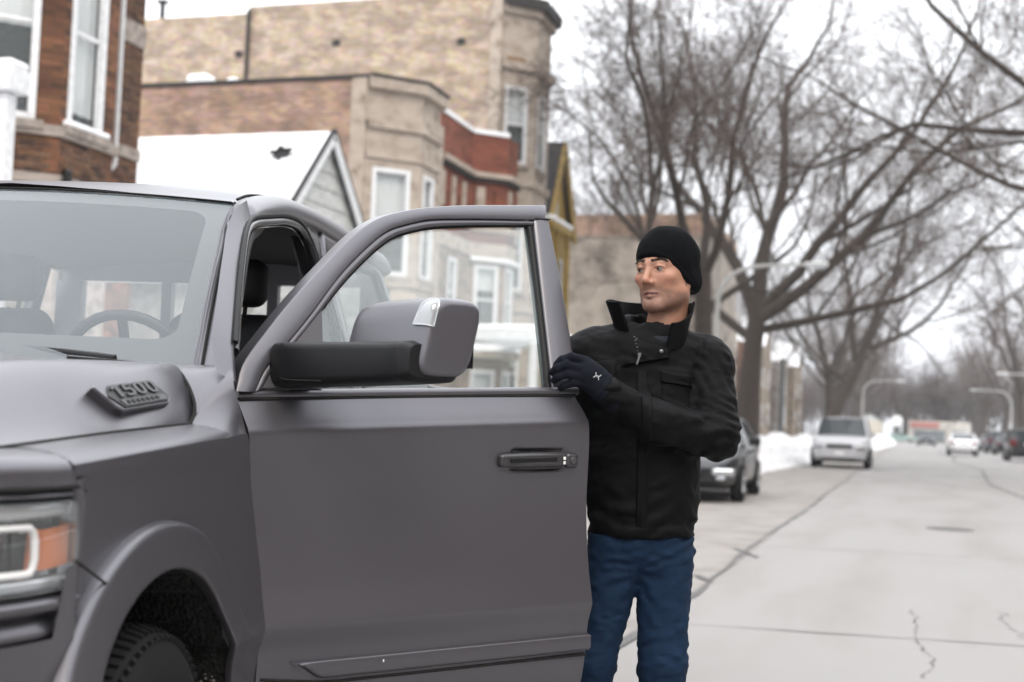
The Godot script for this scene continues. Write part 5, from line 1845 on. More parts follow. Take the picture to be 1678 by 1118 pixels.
	var pw2 := along(wl, 60)
	var po := along(ol, 60)
	var pil := M.new()
	rows = []
	for k in 60:
		var a := pw2[k]; var b := po[k]
		var mid := (a + b) * 0.5
		var tang := (po[mini(k + 1, 59)] - po[maxi(k - 1, 0)]).normalized()
		var n := (b - a).cross(tang).normalized()
		if n.x < 0: n = -n
		var bl := 0.024
		rows.append(PackedVector3Array([a + Vector3(-0.02, -0.02, -0.01), a - n * 0.004, a + n * 0.006, a.lerp(b, 0.12) + n * 0.018, a.lerp(b, 0.35) + n * bl, a.lerp(b, 0.65) + n * bl, a.lerp(b, 0.88) + n * 0.016, b + n * 0.004, b - n * 0.01, b - n * 0.06 - (b - a).normalized() * 0.01]))
	pil.grid(rows)
	put("pillar", pil, paint, T)
	put("pillar", mirrored(pil), paint, T)
	# roof
	var roof := M.new()
	rows = []
	for r in 40:
		var t := r / 39.0
		var row := PackedVector3Array()
		for k in 41:
			var a := k / 20.0 - 1.0
			var zf := -1.085 + 0.075 * (1.0 - a * a)
			var z := lerpf(zf, -2.95, t)
			var wdt := curve([[-2.95, 0.70], [-2.2, 0.70], [-1.35, 0.703], [-1.0, 0.69]], z)
			var ys := curve([[-3.0, 1.94], [-2.2, 1.963], [-1.7, 1.95], [-1.35, 1.916], [-1.15, 1.880], [-1.0, 1.850]], z)
			var y := ys + 0.040 * (1.0 - pow(absf(a), 2.6)) + 0.004
			var head: Vector3 = W.call(a, 1.0)
			y = lerpf(head.y + 0.004, y, smoothstep(0.0, 0.16, t))
			if r == 0: z = head.z + 0.004
			row.append(Vector3(a * wdt, y, z))
		rows.append(row)
	roof.grid(rows)
	put("roof", roof, paint, T)
	put("roof_seam", seam([Vector3(0.697, 1.868, -1.09), Vector3(0.706, 1.892, -1.16), Vector3(0.709, 1.920, -1.35), Vector3(0.707, 1.950, -1.7), Vector3(0.704, 1.965, -2.2), Vector3(0.704, 1.95, -2.9)], 0.0045, 60), mats.gap, T)
	var hs := []
	for k in 31:
		var a := k / 15.0 - 1.0
		hs.append(W.call(a * 0.995, 1.0) + Vector3(0, 0.004, 0.0))
	put("windscreen_seal", seam(hs, 0.0032, 80), mats.gap, T)
	var ls := []
	for k in 20: ls.append(W.call(1.0, k / 19.0) + Vector3(0.006, 0.004, 0.002))
	put("windscreen_seal", seam(ls, 0.004, 60), mats.gap, T)
	build_cab(T)
	build_door(T)
	build_bed(T)
	# wheels
	var wheel := Node3D.new()
	wheel.name = "wheel"
	T.add_child(wheel, true)
	var tyre := M.new()
	tyre.lathe([[0.235, -0.115], [0.27, -0.128], [0.33, -0.138], [0.372, -0.128], [0.392, -0.112], [0.400, -0.09], [0.403, 0.0], [0.400, 0.09], [0.392, 0.112], [0.372, 0.128], [0.33, 0.138], [0.27, 0.128], [0.235, 0.115]], Transform3D(Basis(Vector3(0, 0, 1), -PI / 2), Vector3.ZERO), 72)
	put("tyre", tyre, mats.rubber, wheel)
	var tread := M.new()
	for k in 76:
		var a := TAU * k / 76.0
		var bt := Basis(Vector3(1, 0, 0), a)
		for q in [-0.092, -0.047, 0.0, 0.047, 0.092]:
			tread.box(bt * Vector3(q, 0.404 if absf(q) < 0.08 else 0.399, 0.0) , Vector3(0.036, 0.014, 0.021 if int(absf(q) * 1000.0) % 2 == 0 else 0.022), bt * Basis(Vector3(0, 1, 0), 0.25 * signf(q)) * Basis(Vector3(0, 0, 1), -0.35 if q > 0.08 else (0.35 if q < -0.08 else 0.0)))
		tread.box(bt * Vector3(0.121, 0.380, 0), Vector3(0.010, 0.026, 0.011), bt * Basis(Vector3(0, 0, 1), -0.75))
	put("tread", tread, mats.rubber, wheel)
	var rim := M.new()
	rim.lathe([[0.238, 0.118], [0.250, 0.124], [0.244, 0.112], [0.225, 0.07], [0.215, -0.1]], Transform3D(Basis(Vector3(0, 0, 1), -PI / 2), Vector3.ZERO), 48)
	for k in 6:
		for d in [-0.16, 0.16]:
			var a: float = TAU * k / 6.0 + d
			rim.tube(PackedVector3Array([Vector3(0.085, cos(a) * 0.05, sin(a) * 0.05), Vector3(0.10, cos(a) * 0.14, sin(a) * 0.14), Vector3(0.095, cos(a * 1.0) * 0.236, sin(a) * 0.236)]), PackedFloat32Array([0.03, 0.022, 0.026]), 6)
	rim.lathe([[0.0, 0.105], [0.05, 0.10], [0.07, 0.08], [0.07, 0.02]], Transform3D(Basis(Vector3(0, 0, 1), -PI / 2), Vector3.ZERO), 24)
	put("rim", rim, mats.rim, wheel)
	wheel.position = Vector3(0.835, 0.403, 0.04)
	wheel.rotation.y = 0.06
	for s in [[-0.835, 0.04, PI], [0.835, -3.66, 0.0], [-0.835, -3.66, PI]]:
		var w := wheel.duplicate()
		w.name = "wheel"
		T.add_child(w, true)
		w.position = Vector3(s[0], 0.403, s[1])
		w.rotation.y = s[2]

# ---- cabin: seats, dashboard, closed right side, rear wall
func build_cab(T: Node3D) -> void:
	var fl := M.new()
	fl.box(Vector3(0, 0.50, -1.72), Vector3(1.75, 0.06, 2.35))
	fl.box(Vector3(0, 0.75, 0.0), Vector3(1.0, 0.7, 1.3))
	fl.box(Vector3(0, 0.9, -0.56), Vector3(1.72, 0.8, 0.06))
	fl.box(Vector3(0, 0.9, -2.93), Vector3(1.72, 0.8, 0.05))
	put("floor_pan", fl, mats.black, T)
	var sill := M.new()
	sill.rbox(Vector3(0.90, 0.47, -1.72), Vector3(0.16, 0.16, 2.25), 0.03)
	put("sill", sill, mats.paint, T)
	put("sill", mirrored(sill), mats.paint, T)
	var liner := M.new()
	var rows := []
	for r in 10:
		var row := PackedVector3Array()
		for k in 11:
			var a := k / 5.0 - 1.0
			row.append(Vector3(a * 0.74, 1.875 + 0.03 * (1.0 - a * a) - 0.03 * absf(a), lerpf(-1.08, -2.92, r / 9.0)))
		rows.append(row)
	liner.grid(rows)
	put("headliner", liner, mats.headliner, T)
	var dash := M.new()
	dash.rbox(Vector3(0, 1.19, -0.78), Vector3(1.66, 0.28, 0.42), 0.09)
	dash.rbox(Vector3(0.40, 1.305, -0.85), Vector3(0.42, 0.10, 0.24), 0.05)
	put("dashboard", dash, mats.leather, T)
	var st := M.new()
	var sw := PackedVector3Array()
	var sr := PackedFloat32Array()
	var tilt := Basis(Vector3(1, 0, 0), -1.15)
	for k in 33:
		var a := TAU * k / 32.0
		sw.append(Vector3(0.44, 1.335, -0.99) + tilt * Vector3(cos(a) * 0.19, 0, sin(a) * 0.19))
		sr.append(0.016)
	st.tube(sw, sr, 8, false)
	st.rbox(Vector3(0.44, 1.335, -0.985), Vector3(0.15, 0.05, 0.13), 0.024, tilt)
	for a in [0.1, PI - 0.1, PI * 0.5]:
		st.bar(Vector3(0.44, 1.335, -0.99), Vector3(0.44, 1.335, -0.99) + tilt * Vector3(cos(a) * 0.18, 0, sin(a) * 0.18), 0.014)
	put("steering_wheel", st, mats.leather, T)
	for x in [0.42, -0.42]:
		var seat := Node3D.new()
		seat.name = "seat"
		T.add_child(seat, true)
		var cu := M.new()
		cu.rbox(Vector3(x, 0.86, -1.50), Vector3(0.52, 0.18, 0.54), 0.07)
		put("cushion", cu, mats.leather, seat)
		var bk := M.new()
		bk.rbox(Vector3(x, 1.25, -1.79), Vector3(0.50, 0.68, 0.15), 0.07, Basis(Vector3(1, 0, 0), -0.16), 4, func(p: Vector3): return Vector3(p.x * (1.0 - 0.22 * smoothstep(0.1, 0.34, p.y)), p.y, p.z))
		put("backrest", bk, mats.leather, seat)
		var pipe := M.new()
		pipe.tube(along([Vector3(x + 0.19, 1.02, -1.69), Vector3(x + 0.195, 1.3, -1.735), Vector3(x + 0.15, 1.52, -1.77), Vector3(x + 0.06, 1.585, -1.78)], 20), PackedFloat32Array(range(20).map(func(_k): return 0.004)), 5)
		put("piping", pipe, mats.trim, seat)
		var hd := M.new()
		hd.rbox(Vector3(x, 1.70, -1.87), Vector3(0.27, 0.17, 0.11), 0.05)
		hd.bar(Vector3(x - 0.06, 1.52, -1.84), Vector3(x - 0.06, 1.66, -1.87), 0.008)
		hd.bar(Vector3(x + 0.06, 1.52, -1.84), Vector3(x + 0.06, 1.66, -1.87), 0.008)
		put("headrest", hd, mats.leather, seat)
	var bench := M.new()
	bench.rbox(Vector3(0, 0.86, -2.48), Vector3(1.46, 0.18, 0.5), 0.07)
	bench.rbox(Vector3(0, 1.16, -2.78), Vector3(1.46, 0.58, 0.16), 0.07, Basis(Vector3(1, 0, 0), -0.1))
	put("rear_bench", bench, mats.leather, T)
	# rear wall with its window
	var back := M.new()
	for q in [[-0.72, 0.72, 1.20, 1.46], [-0.72, 0.72, 1.80, 1.95]]: back.box(Vector3((q[0] + q[1]) / 2, (q[2] + q[3]) / 2, -2.955), Vector3(q[1] - q[0], q[3] - q[2], 0.05))
	for s in [-1, 1]: back.box(Vector3(s * 0.69, 1.63, -2.955), Vector3(0.12, 0.34, 0.05))
	back.box(Vector3(0.24, 1.63, -2.955), Vector3(0.045, 0.34, 0.045))
	back.box(Vector3(-0.24, 1.63, -2.955), Vector3(0.045, 0.34, 0.045))
	put("rear_wall", back, mats.paint, T)
	var rg := M.new()
	rg.quad(Vector3(-0.64, 1.45, -2.94), Vector3(0.64, 1.45, -2.94), Vector3(0.64, 1.81, -2.94), Vector3(-0.64, 1.81, -2.94))
	put("rear_window", rg, mats.pane, T)
	# middle pillars, black rubber seals round the door opening
	for s in [1, -1]:
		var bp := M.new()
		bp.rbox(Vector3(s * 0.79, 1.58, -1.76), Vector3(0.07, 0.70, 0.15), 0.02, Basis(Vector3(0, 0, 1), s * 0.30) * Basis(Vector3(1, 0, 0), -0.10))
		bp.rbox(Vector3(s * 0.88, 0.92, -1.72), Vector3(0.10, 0.80, 0.16), 0.02)
		put("middle_pillar", bp, mats.gloss_black, T)
	var sl := M.new()
	var sp := along([Vector3(0.912, 1.395, -0.49), Vector3(0.868, 1.52, -0.625), Vector3(0.826, 1.64, -0.765), Vector3(0.792, 1.735, -0.89), Vector3(0.776, 1.778, -0.99), Vector3(0.760, 1.815, -1.18), Vector3(0.745, 1.855, -1.45), Vector3(0.748, 1.845, -1.60), Vector3(0.775, 1.77, -1.655), Vector3(0.86, 1.5, -1.70), Vector3(0.91, 1.3, -1.70), Vector3(0.915, 0.6, -1.68)], 70)
	var rr := PackedFloat32Array()
	for k in 70: rr.append(0.016)
	sl.tube(sp, rr, 8)
	put("door_seal", sl, mats.gloss_black, T)
	sl = M.new()
	for k in 70: rr[k] = 0.009
	for k in 70: sp[k] += Vector3(0.004, 0.022 if k < 50 else 0.0, -0.022 if k > 44 else 0.0)
	sl.tube(sp, rr, 6)
	put("door_seal", sl, mats.trim, T)
	var at := M.new()
	at.tube(along([Vector3(0.845, 1.33, -0.58), Vector3(0.792, 1.55, -0.80), Vector3(0.735, 1.74, -1.03), Vector3(0.70, 1.82, -1.25)], 20), PackedFloat32Array(range(20).map(func(_k): return 0.034)), 10)
	put("pillar_trim", at, mats.black, T)
	put("pillar_trim", mirrored(at), mats.black, T)
	# rear door on the open side, both doors on the far side
	for d in [[1, -1.76, -2.86], [-1, -1.76, -2.86], [-1, -0.60, -1.74]]:
		closed_door(T, d[0], d[1], d[2])

func closed_door(T: Node3D, s: int, z0: float, z1: float) -> void:
	var D := Node3D.new()
	D.name = "rear_door" if z0 < -1.0 else "passenger_door"
	T.add_child(D, true)
	var pan := M.new()
	var rows := []
	for r in 40:
		var row := PackedVector3Array()
		for k in 17:
			var z := lerpf(z0 - 0.004, z1 + 0.004, k / 16.0)
			var yc := crease_y(z)
			var y := lerpf(0.42, yc + 0.075, r / 39.0)
			row.append(Vector3(s * side_x(y, yc), y, z))
		rows.append(row)
	pan.grid(rows)
	put("panel", pan, mats.paint, D)
	var X := func(y: float) -> float: return 0.945 - 0.345 * (y - 1.29)
	var front := z0 < -1.0
	var yb := 1.30 + (0.035 if front else 0.0)
	# outline of the window opening, bottom front corner first
	var fr := M.new()
	var top0 := 1.885 if front else 1.60
	var outer := [Vector2(z0, yb), Vector2(z0 + (-0.02 if front else -0.02), 1.60 if front else 1.42), Vector2(z0 - 0.06, 1.80) if front else Vector2(z0 - 0.35, 1.76), Vector2(z0 - 0.12, 1.89) if front else Vector2(z0 - 0.62, 1.855), Vector2(lerpf(z0, z1, 0.7), 1.905), Vector2(z1 + 0.06, 1.87), Vector2(z1, 1.60), Vector2(z1, yb)]
	var ctr := Vector2((z0 + z1) * 0.5, 1.60)
	rows = []
	for p in outer:
		var i: Vector2 = p + (ctr - p).normalized() * 0.075
		i.y = maxf(i.y, yb + 0.012)
		rows.append(PackedVector3Array([Vector3(s * (X.call(p.y) - 0.04), p.y, p.x), Vector3(s * X.call(p.y), p.y, p.x), Vector3(s * X.call(i.y), i.y, i.x), Vector3(s * (X.call(i.y) - 0.04), i.y, i.x)]))
	fr.grid(rows)
	put("window_frame", fr, mats.paint, D)
	var pn := M.new()
	var ring := PackedVector3Array()
	for p in outer:
		var i: Vector2 = p + (ctr - p).normalized() * 0.065
		ring.append(Vector3(s * (X.call(i.y) - 0.02), i.y, i.x))
	pn.fan(ring)
	put("window", pn, mats.tinted, D)
	var hn := M.new()
	hn.rbox(Vector3(s * 1.0, 1.15, z1 + 0.16), Vector3(0.04, 0.05, 0.24), 0.018)
	put("handle", hn, mats.trim, D)
	var inn := M.new()
	inn.box(Vector3(s * 0.86, 0.86, (z0 + z1) * 0.5), Vector3(0.03, 0.86, z0 - z1 - 0.06))
	put("inner_panel", inn, mats.black, D)

# ---- the open driver's door; s runs from hinge to rear edge, o outward
func build_door(T: Node3D) -> void:
	var D := Node3D.new()
	D.name = "driver_door"
	T.add_child(D)
	D.set_meta("label", "driver's door standing open")
	D.position = Vector3(0.93, 0, -0.60)
	D.rotation.y = -PI / 4
	var yc := func(s: float) -> float: return 1.207 + 0.050 * s
	var lean := func(y: float) -> float: return 0.020 - 0.345 * (y - 1.31)
	# outer panel, with a hollow behind the handle
	var pan := M.new()
	var rows := []
	var front := func(y: float) -> float: return curve([[0.4, 0.03], [0.8, 0.02], [1.0, 0.0], [1.2, -0.03], [1.32, -0.055]], y)
	var rear := func(y: float) -> float: return curve([[0.40, 1.10], [0.5, 1.112], [1.0, 1.102], [1.18, 1.094], [1.26, 1.084], [1.30, 1.072], [1.325, 1.060]], y)
	for r in 118:
		var row := PackedVector3Array()
		var f := r / 117.0
		for k in 141:
			var t := k / 140.0
			var s := lerpf(-0.05, 1.11, t)
			var top: float = yc.call(s) + 0.075
			var y := lerpf(0.42, top, f)
			s = lerpf(front.call(y), rear.call(y), t)
			var o: float = side_x(y, yc.call(s)) - 0.93
			o -= 0.006 * pow(absf(s - 0.5) / 0.6, 2.0)
			# recess
			var q := Vector2((s - 0.895) / 0.105, (y - 1.142) / 0.030)
			o -= 0.024 * smoothstep(1.0, 0.6, maxf(absf(q.x), absf(q.y)))
			row.append(Vector3(o, y, -s))
		rows.append(row)
	pan.grid(rows)
	put("outer_panel", pan, mats.paint, D)
	# edges and inner panel
	var inn := M.new()
	var a := PackedVector3Array(); var b := PackedVector3Array(); var c := PackedVector3Array()
	for r in 118: a.append(rows[r][140])
	for r in 118:
		var p: Vector3 = rows[r][140]
		b.append(p + Vector3(-0.012, 0, -0.004)); c.append(p + Vector3(-0.15, 0, 0.02))
	inn.grid([a, b, c])
	a = PackedVector3Array(); b = PackedVector3Array()
	for k in 141:
		a.append(rows[0][k]); b.append(rows[0][k] + Vector3(-0.14, 0, 0))
	inn.grid([a, b])
	put("edge", inn, mats.paint, D)
	var card := M.new()
	var crow := []
	for r in 20:
		var row := PackedVector3Array()
		for k in 21:
			var y := lerpf(0.43, 1.32, r / 19.0)
			row.append(Vector3(-0.10 - 0.02 * sin(r * 0.9) * sin(k * 0.3), y, -lerpf(0.02, 1.085, k / 20.0)))
		crow.append(row)
	card.grid(crow)
	card.rbox(Vector3(-0.14, 1.08, -0.60), Vector3(0.09, 0.07, 0.55), 0.03)
	put("door_card", card, mats.black, D)
	var fr_edge := M.new()
	var fe := []
	for r in 30:
		var y := lerpf(0.42, 1.30, r / 29.0)
		var s: float = front.call(y)
		fe.append(PackedVector3Array([Vector3(side_x(y, yc.call(0.0)) - 0.93 - 0.004, y, -s), Vector3(-0.11, y, -s)]))
	fr_edge.grid(fe)
	put("edge", fr_edge, mats.paint, D)
	# belt strip above the panel
	var belt := M.new()
	rows = []
	for k in 61:
		var s := lerpf(-0.045, 1.072, k / 60.0)
		var yb: float = yc.call(s) + 0.075
		var o := side_x(yb, yc.call(s)) - 0.93
		rows.append(PackedVector3Array([Vector3(o - 0.014, yb - 0.002, -s), Vector3(o - 0.002, yb + 0.003, -s), Vector3(o + 0.002, yb + 0.008, -s), Vector3(o + 0.0, yb + 0.019, -s), Vector3(o - 0.008, yb + 0.024, -s), Vector3(o - 0.03, yb + 0.025, -s)]))
	belt.grid(rows)
	put("belt_moulding", belt, mats.paint, D)
	var bs := []
	for k in 20:
		var s := lerpf(-0.04, 1.06, k / 19.0)
		var yb: float = yc.call(s) + 0.0755
		bs.append(Vector3(side_x(yb, yc.call(s)) - 0.93 - 0.001, yb, -s))
	put("panel_gap", seam(bs, 0.0035, 50), mats.gap, D)
	# window frame: two stepped bands
	var outer := [[-0.058, 1.300], [-0.035, 1.364], [0.035, 1.445], [0.136, 1.55], [0.243, 1.651], [0.354, 1.75], [0.444, 1.81], [0.533, 1.843], [0.622, 1.866], [0.74, 1.888], [0.855, 1.905], [1.088, 1.936]]
	var mid := [[-0.005, 1.300], [0.032, 1.360], [0.098, 1.425], [0.180, 1.508], [0.290, 1.628], [0.390, 1.718], [0.470, 1.776], [0.545, 1.806], [0.625, 1.829], [0.74, 1.846], [0.855, 1.860], [1.072, 1.884]]
	var inr := [[0.022, 1.312], [0.056, 1.356], [0.118, 1.418], [0.200, 1.502], [0.308, 1.615], [0.408, 1.703], [0.485, 1.758], [0.555, 1.786], [0.632, 1.808], [0.745, 1.827], [0.856, 1.842], [1.020, 1.862]]
	var oo := along(xz(outer), 60); var mm := along(xz(mid), 60); var ii := along(xz(inr), 60)
	var f1 := M.new(); var f2 := M.new(); var f3 := M.new()
	var r1 := []; var r2 := []; var r3 := []
	for k in 60:
		var L := func(p: Vector3, d: float) -> Vector3: return Vector3(lean.call(p.y) + d, p.y, -p.x)
		var e := (mm[k] - oo[k])
		r1.append(PackedVector3Array([L.call(oo[k], -0.055), L.call(oo[k], -0.004), L.call(oo[k] + e * 0.06, 0.004), L.call(oo[k] + e * 0.5, 0.007), L.call(oo[k] + e * 0.94, 0.004), L.call(mm[k], 0.001), L.call(mm[k], -0.006)]))
		var g := (ii[k] - mm[k])
		r2.append(PackedVector3Array([L.call(mm[k] + e * 0.02, -0.008), L.call(mm[k] + g * 0.10, -0.003), L.call(mm[k] + g * 0.5, -0.002), L.call(mm[k] + g * 0.9, -0.004), L.call(ii[k], -0.010), L.call(ii[k], -0.03)]))
		r3.append(PackedVector3Array([L.call(ii[k] - g * 0.15, -0.012), L.call(ii[k] + g * 0.25, -0.012), L.call(ii[k] + g * 0.35, -0.03)]))
	f1.grid(r1); f2.grid(r2); f3.grid(r3)
	# rear post of the frame
	var post := []
	for k in 30:
		var t := k / 29.0
		var y0 := lerpf(1.350, 1.936, t)
		var se := curve([[1.35, 1.068], [1.42, 1.083], [1.65, 1.094], [1.936, 1.092]], y0)
		var si := curve([[1.35, 0.980], [1.42, 0.988], [1.70, 1.014], [1.93, 1.034]], y0)
		var lo: float = lean.call(y0)
		post.append(PackedVector3Array([Vector3(lo - 0.06, y0, -se), Vector3(lo - 0.004, y0, -se), Vector3(lo + 0.003, y0, -lerpf(se, si, 0.1)), Vector3(lo + 0.004, y0, -lerpf(se, si, 0.6)), Vector3(lo - 0.0, y0, -lerpf(se, si, 0.97)), Vector3(lo - 0.012, y0, -si), Vector3(lo - 0.03, y0, -si)]))
	f1.grid(post.slice(0, 28))
	var ring := PackedVector3Array()
	put("window_frame", f1, mats.paint, D)
	put("window_frame_step", f2, mats.paint, D)
	put("window_rubber", f3, mats.gap, D)
	var gs := M.new()
	var grow := []
	for k in 24:
		var y0 := lerpf(1.345, 1.868, k / 23.0)
		var si := curve([[1.35, 0.984], [1.42, 0.992], [1.70, 1.018], [1.93, 1.038]], y0)
		var lo: float = lean.call(y0)
		grow.append(PackedVector3Array([Vector3(lo - 0.010, y0, -si), Vector3(lo - 0.008, y0, -(si - 0.010)), Vector3(lo - 0.009, y0, -(si - 0.022)), Vector3(lo - 0.03, y0, -(si - 0.026))]))
	gs.grid(grow)
	put("window_rubber", gs, mats.trim, D)
	put("panel_gap", seam([Vector3(lean.call(1.884) + 0.004, 1.884, -1.03), Vector3(lean.call(1.889) + 0.005, 1.889, -1.092)], 0.0025, 6), mats.gap, D)
	# inner side of the frame so that it has depth
	var inner := []
	for k in 60: inner.append(PackedVector3Array([Vector3(lean.call(oo[k].y) - 0.055, oo[k].y, -oo[k].x), Vector3(lean.call(ii[k].y) - 0.05, ii[k].y, -ii[k].x)]))
	var fi := M.new()
	fi.grid(inner)
	put("inner_frame", fi, mats.black, D)
	# glass
	var gl := M.new()
	var gcols := []
	for k in 62:
		var tp := Vector3(1.026, 1.872, 0) if k >= 60 else ii[k]
		if k == 61: tp = Vector3(1.034, 1.875, 0)
		var bt := tp.x * 0.955
		var col := PackedVector3Array()
		for j in 9:
			var w := Vector2(lerpf(tp.x, bt, j / 8.0), lerpf(tp.y, 1.30, j / 8.0))
			col.append(Vector3(lean.call(w.y) - 0.022 + 0.006 * sin(PI * j / 8.0), w.y, -w.x))
		gcols.append(col)
	gl.grid(gcols)
	put("window_glass", gl, mats.door_glass, D)
	var gl2 := M.new()
	gl2.add(gl, Transform3D(Basis(), Vector3(-0.004, 0, 0)))
	put("window_glass_inner_face", gl2, mats.door_glass, D)
	# mirror sail
	var sail := M.new()
	var so := [Vector2(0.018, 1.312), Vector2(0.056, 1.362), Vector2(0.118, 1.424), Vector2(0.172, 1.482), Vector2(0.222, 1.533), Vector2(0.212, 1.44), Vector2(0.196, 1.318)]
	var sring := PackedVector3Array()
	for p in so: sring.append(Vector3(lean.call(p.y) - 0.004, p.y, -p.x))
	sail.fan(sring)
	var sback := []
	for k in so.size() + 1:
		var p: Vector2 = so[k % so.size()]
		sback.append(PackedVector3Array([Vector3(lean.call(p.y) - 0.004, p.y, -p.x), Vector3(lean.call(p.y) - 0.03, p.y, -p.x)]))
	sail.grid(sback)
	put("mirror_sail", sail, mats.sail, D)
	build_mirror(D)
	# handle
	var hd := Node3D.new()
	hd.name = "door_handle"
	D.add_child(hd)
	var hb := Vector3(0.053, 1.142, -0.893)
	var ht := Basis(Vector3(1, 0, 0), 0.03)
	var cup := M.new()
	cup.rbox(hb + Vector3(-0.026, 0.0, 0.0), Vector3(0.030, 0.070, 0.288), 0.014, ht, 4, func(p: Vector3): return Vector3(p.x, p.y * (1.0 - 0.10 * absf(p.z) / 0.14), p.z))
	put("escutcheon", cup, mats.gloss_black, hd)
	var grip := M.new()
	grip.rbox(hb + Vector3(0.006, 0.0, 0.008), Vector3(0.030, 0.044, 0.272), 0.013, ht, 4, func(p: Vector3): return Vector3(p.x - 0.012 * pow(absf(p.z) / 0.136, 2.0), p.y * (1.0 - 0.12 * smoothstep(0.04, 0.14, p.z)), p.z))
	put("grip", grip, mats.handle, hd)
	var end := M.new()
	end.rbox(hb + Vector3(0.004, 0.0, -0.118), Vector3(0.030, 0.046, 0.048), 0.013, ht, 4)
	put("lock_cap", end, mats.handle, hd)
	var groove := M.new()
	groove.rbox(hb + Vector3(0.0195, 0.0, 0.03), Vector3(0.004, 0.012, 0.17), 0.0018, ht)
	put("grip_groove", groove, mats.trim, hd)
	var keyh := M.new()
	keyh.lathe([[0.011, 0.0], [0.011, 0.003], [0.008, 0.004], [0.0, 0.004]], Transform3D(Basis(Vector3(0, 0, 1), -PI / 2), hb + Vector3(0.018, 0.0, -0.118)), 18)
	put("lock_cylinder", keyh, mats.badge_strip, hd)
	for d in [0.006, -0.007]:
		var ic := M.new()
		ic.rbox(hb + Vector3(0.0195, d, -0.083), Vector3(0.002, 0.009, 0.009), 0.0009, ht)
		put("lock_button", ic, mats.white, hd)
	# lower moulding
	var ml := M.new()
	rows = []
	for k in 61:
		var t := k / 60.0
		var s := lerpf(0.118, 1.112, t)
		var hgt := 0.046 * smoothstep(0.0, 0.10, t) + 0.002
		var y1 := 0.628 + 0.002 * t
		var o := side_x(0.62, 1.2) - 0.93
		rows.append(PackedVector3Array([Vector3(o - 0.006, y1 + 0.001, -s), Vector3(o + 0.006, y1 - 0.002, -s), Vector3(o + 0.013, y1 - 0.005, -s), Vector3(o + 0.013, y1 - hgt * 0.8, -s), Vector3(o + 0.006, y1 - hgt, -s), Vector3(o - 0.016, y1 - hgt - 0.004, -s)]))
	ml.grid(rows)
	put("lower_moulding", ml, mats.paint, D)
	var lg := []
	for k in 12:
		var s := lerpf(0.04, 1.11, k / 11.0)
		lg.append(Vector3(side_x(0.565, 1.2) - 0.93 + 0.001, 0.568 + 0.008 * smoothstep(0.25, 0.0, s) * 3.0, -s))
	put("panel_gap", seam(lg, 0.004, 50), mats.gap, D)
	var clip := M.new()
	clip.rbox(Vector3(side_x(0.62, 1.2) - 0.93 + 0.0135, 0.612, -0.385), Vector3(0.003, 0.007, 0.004), 0.0014)
	put("trim_clip", clip, mats.white, D)

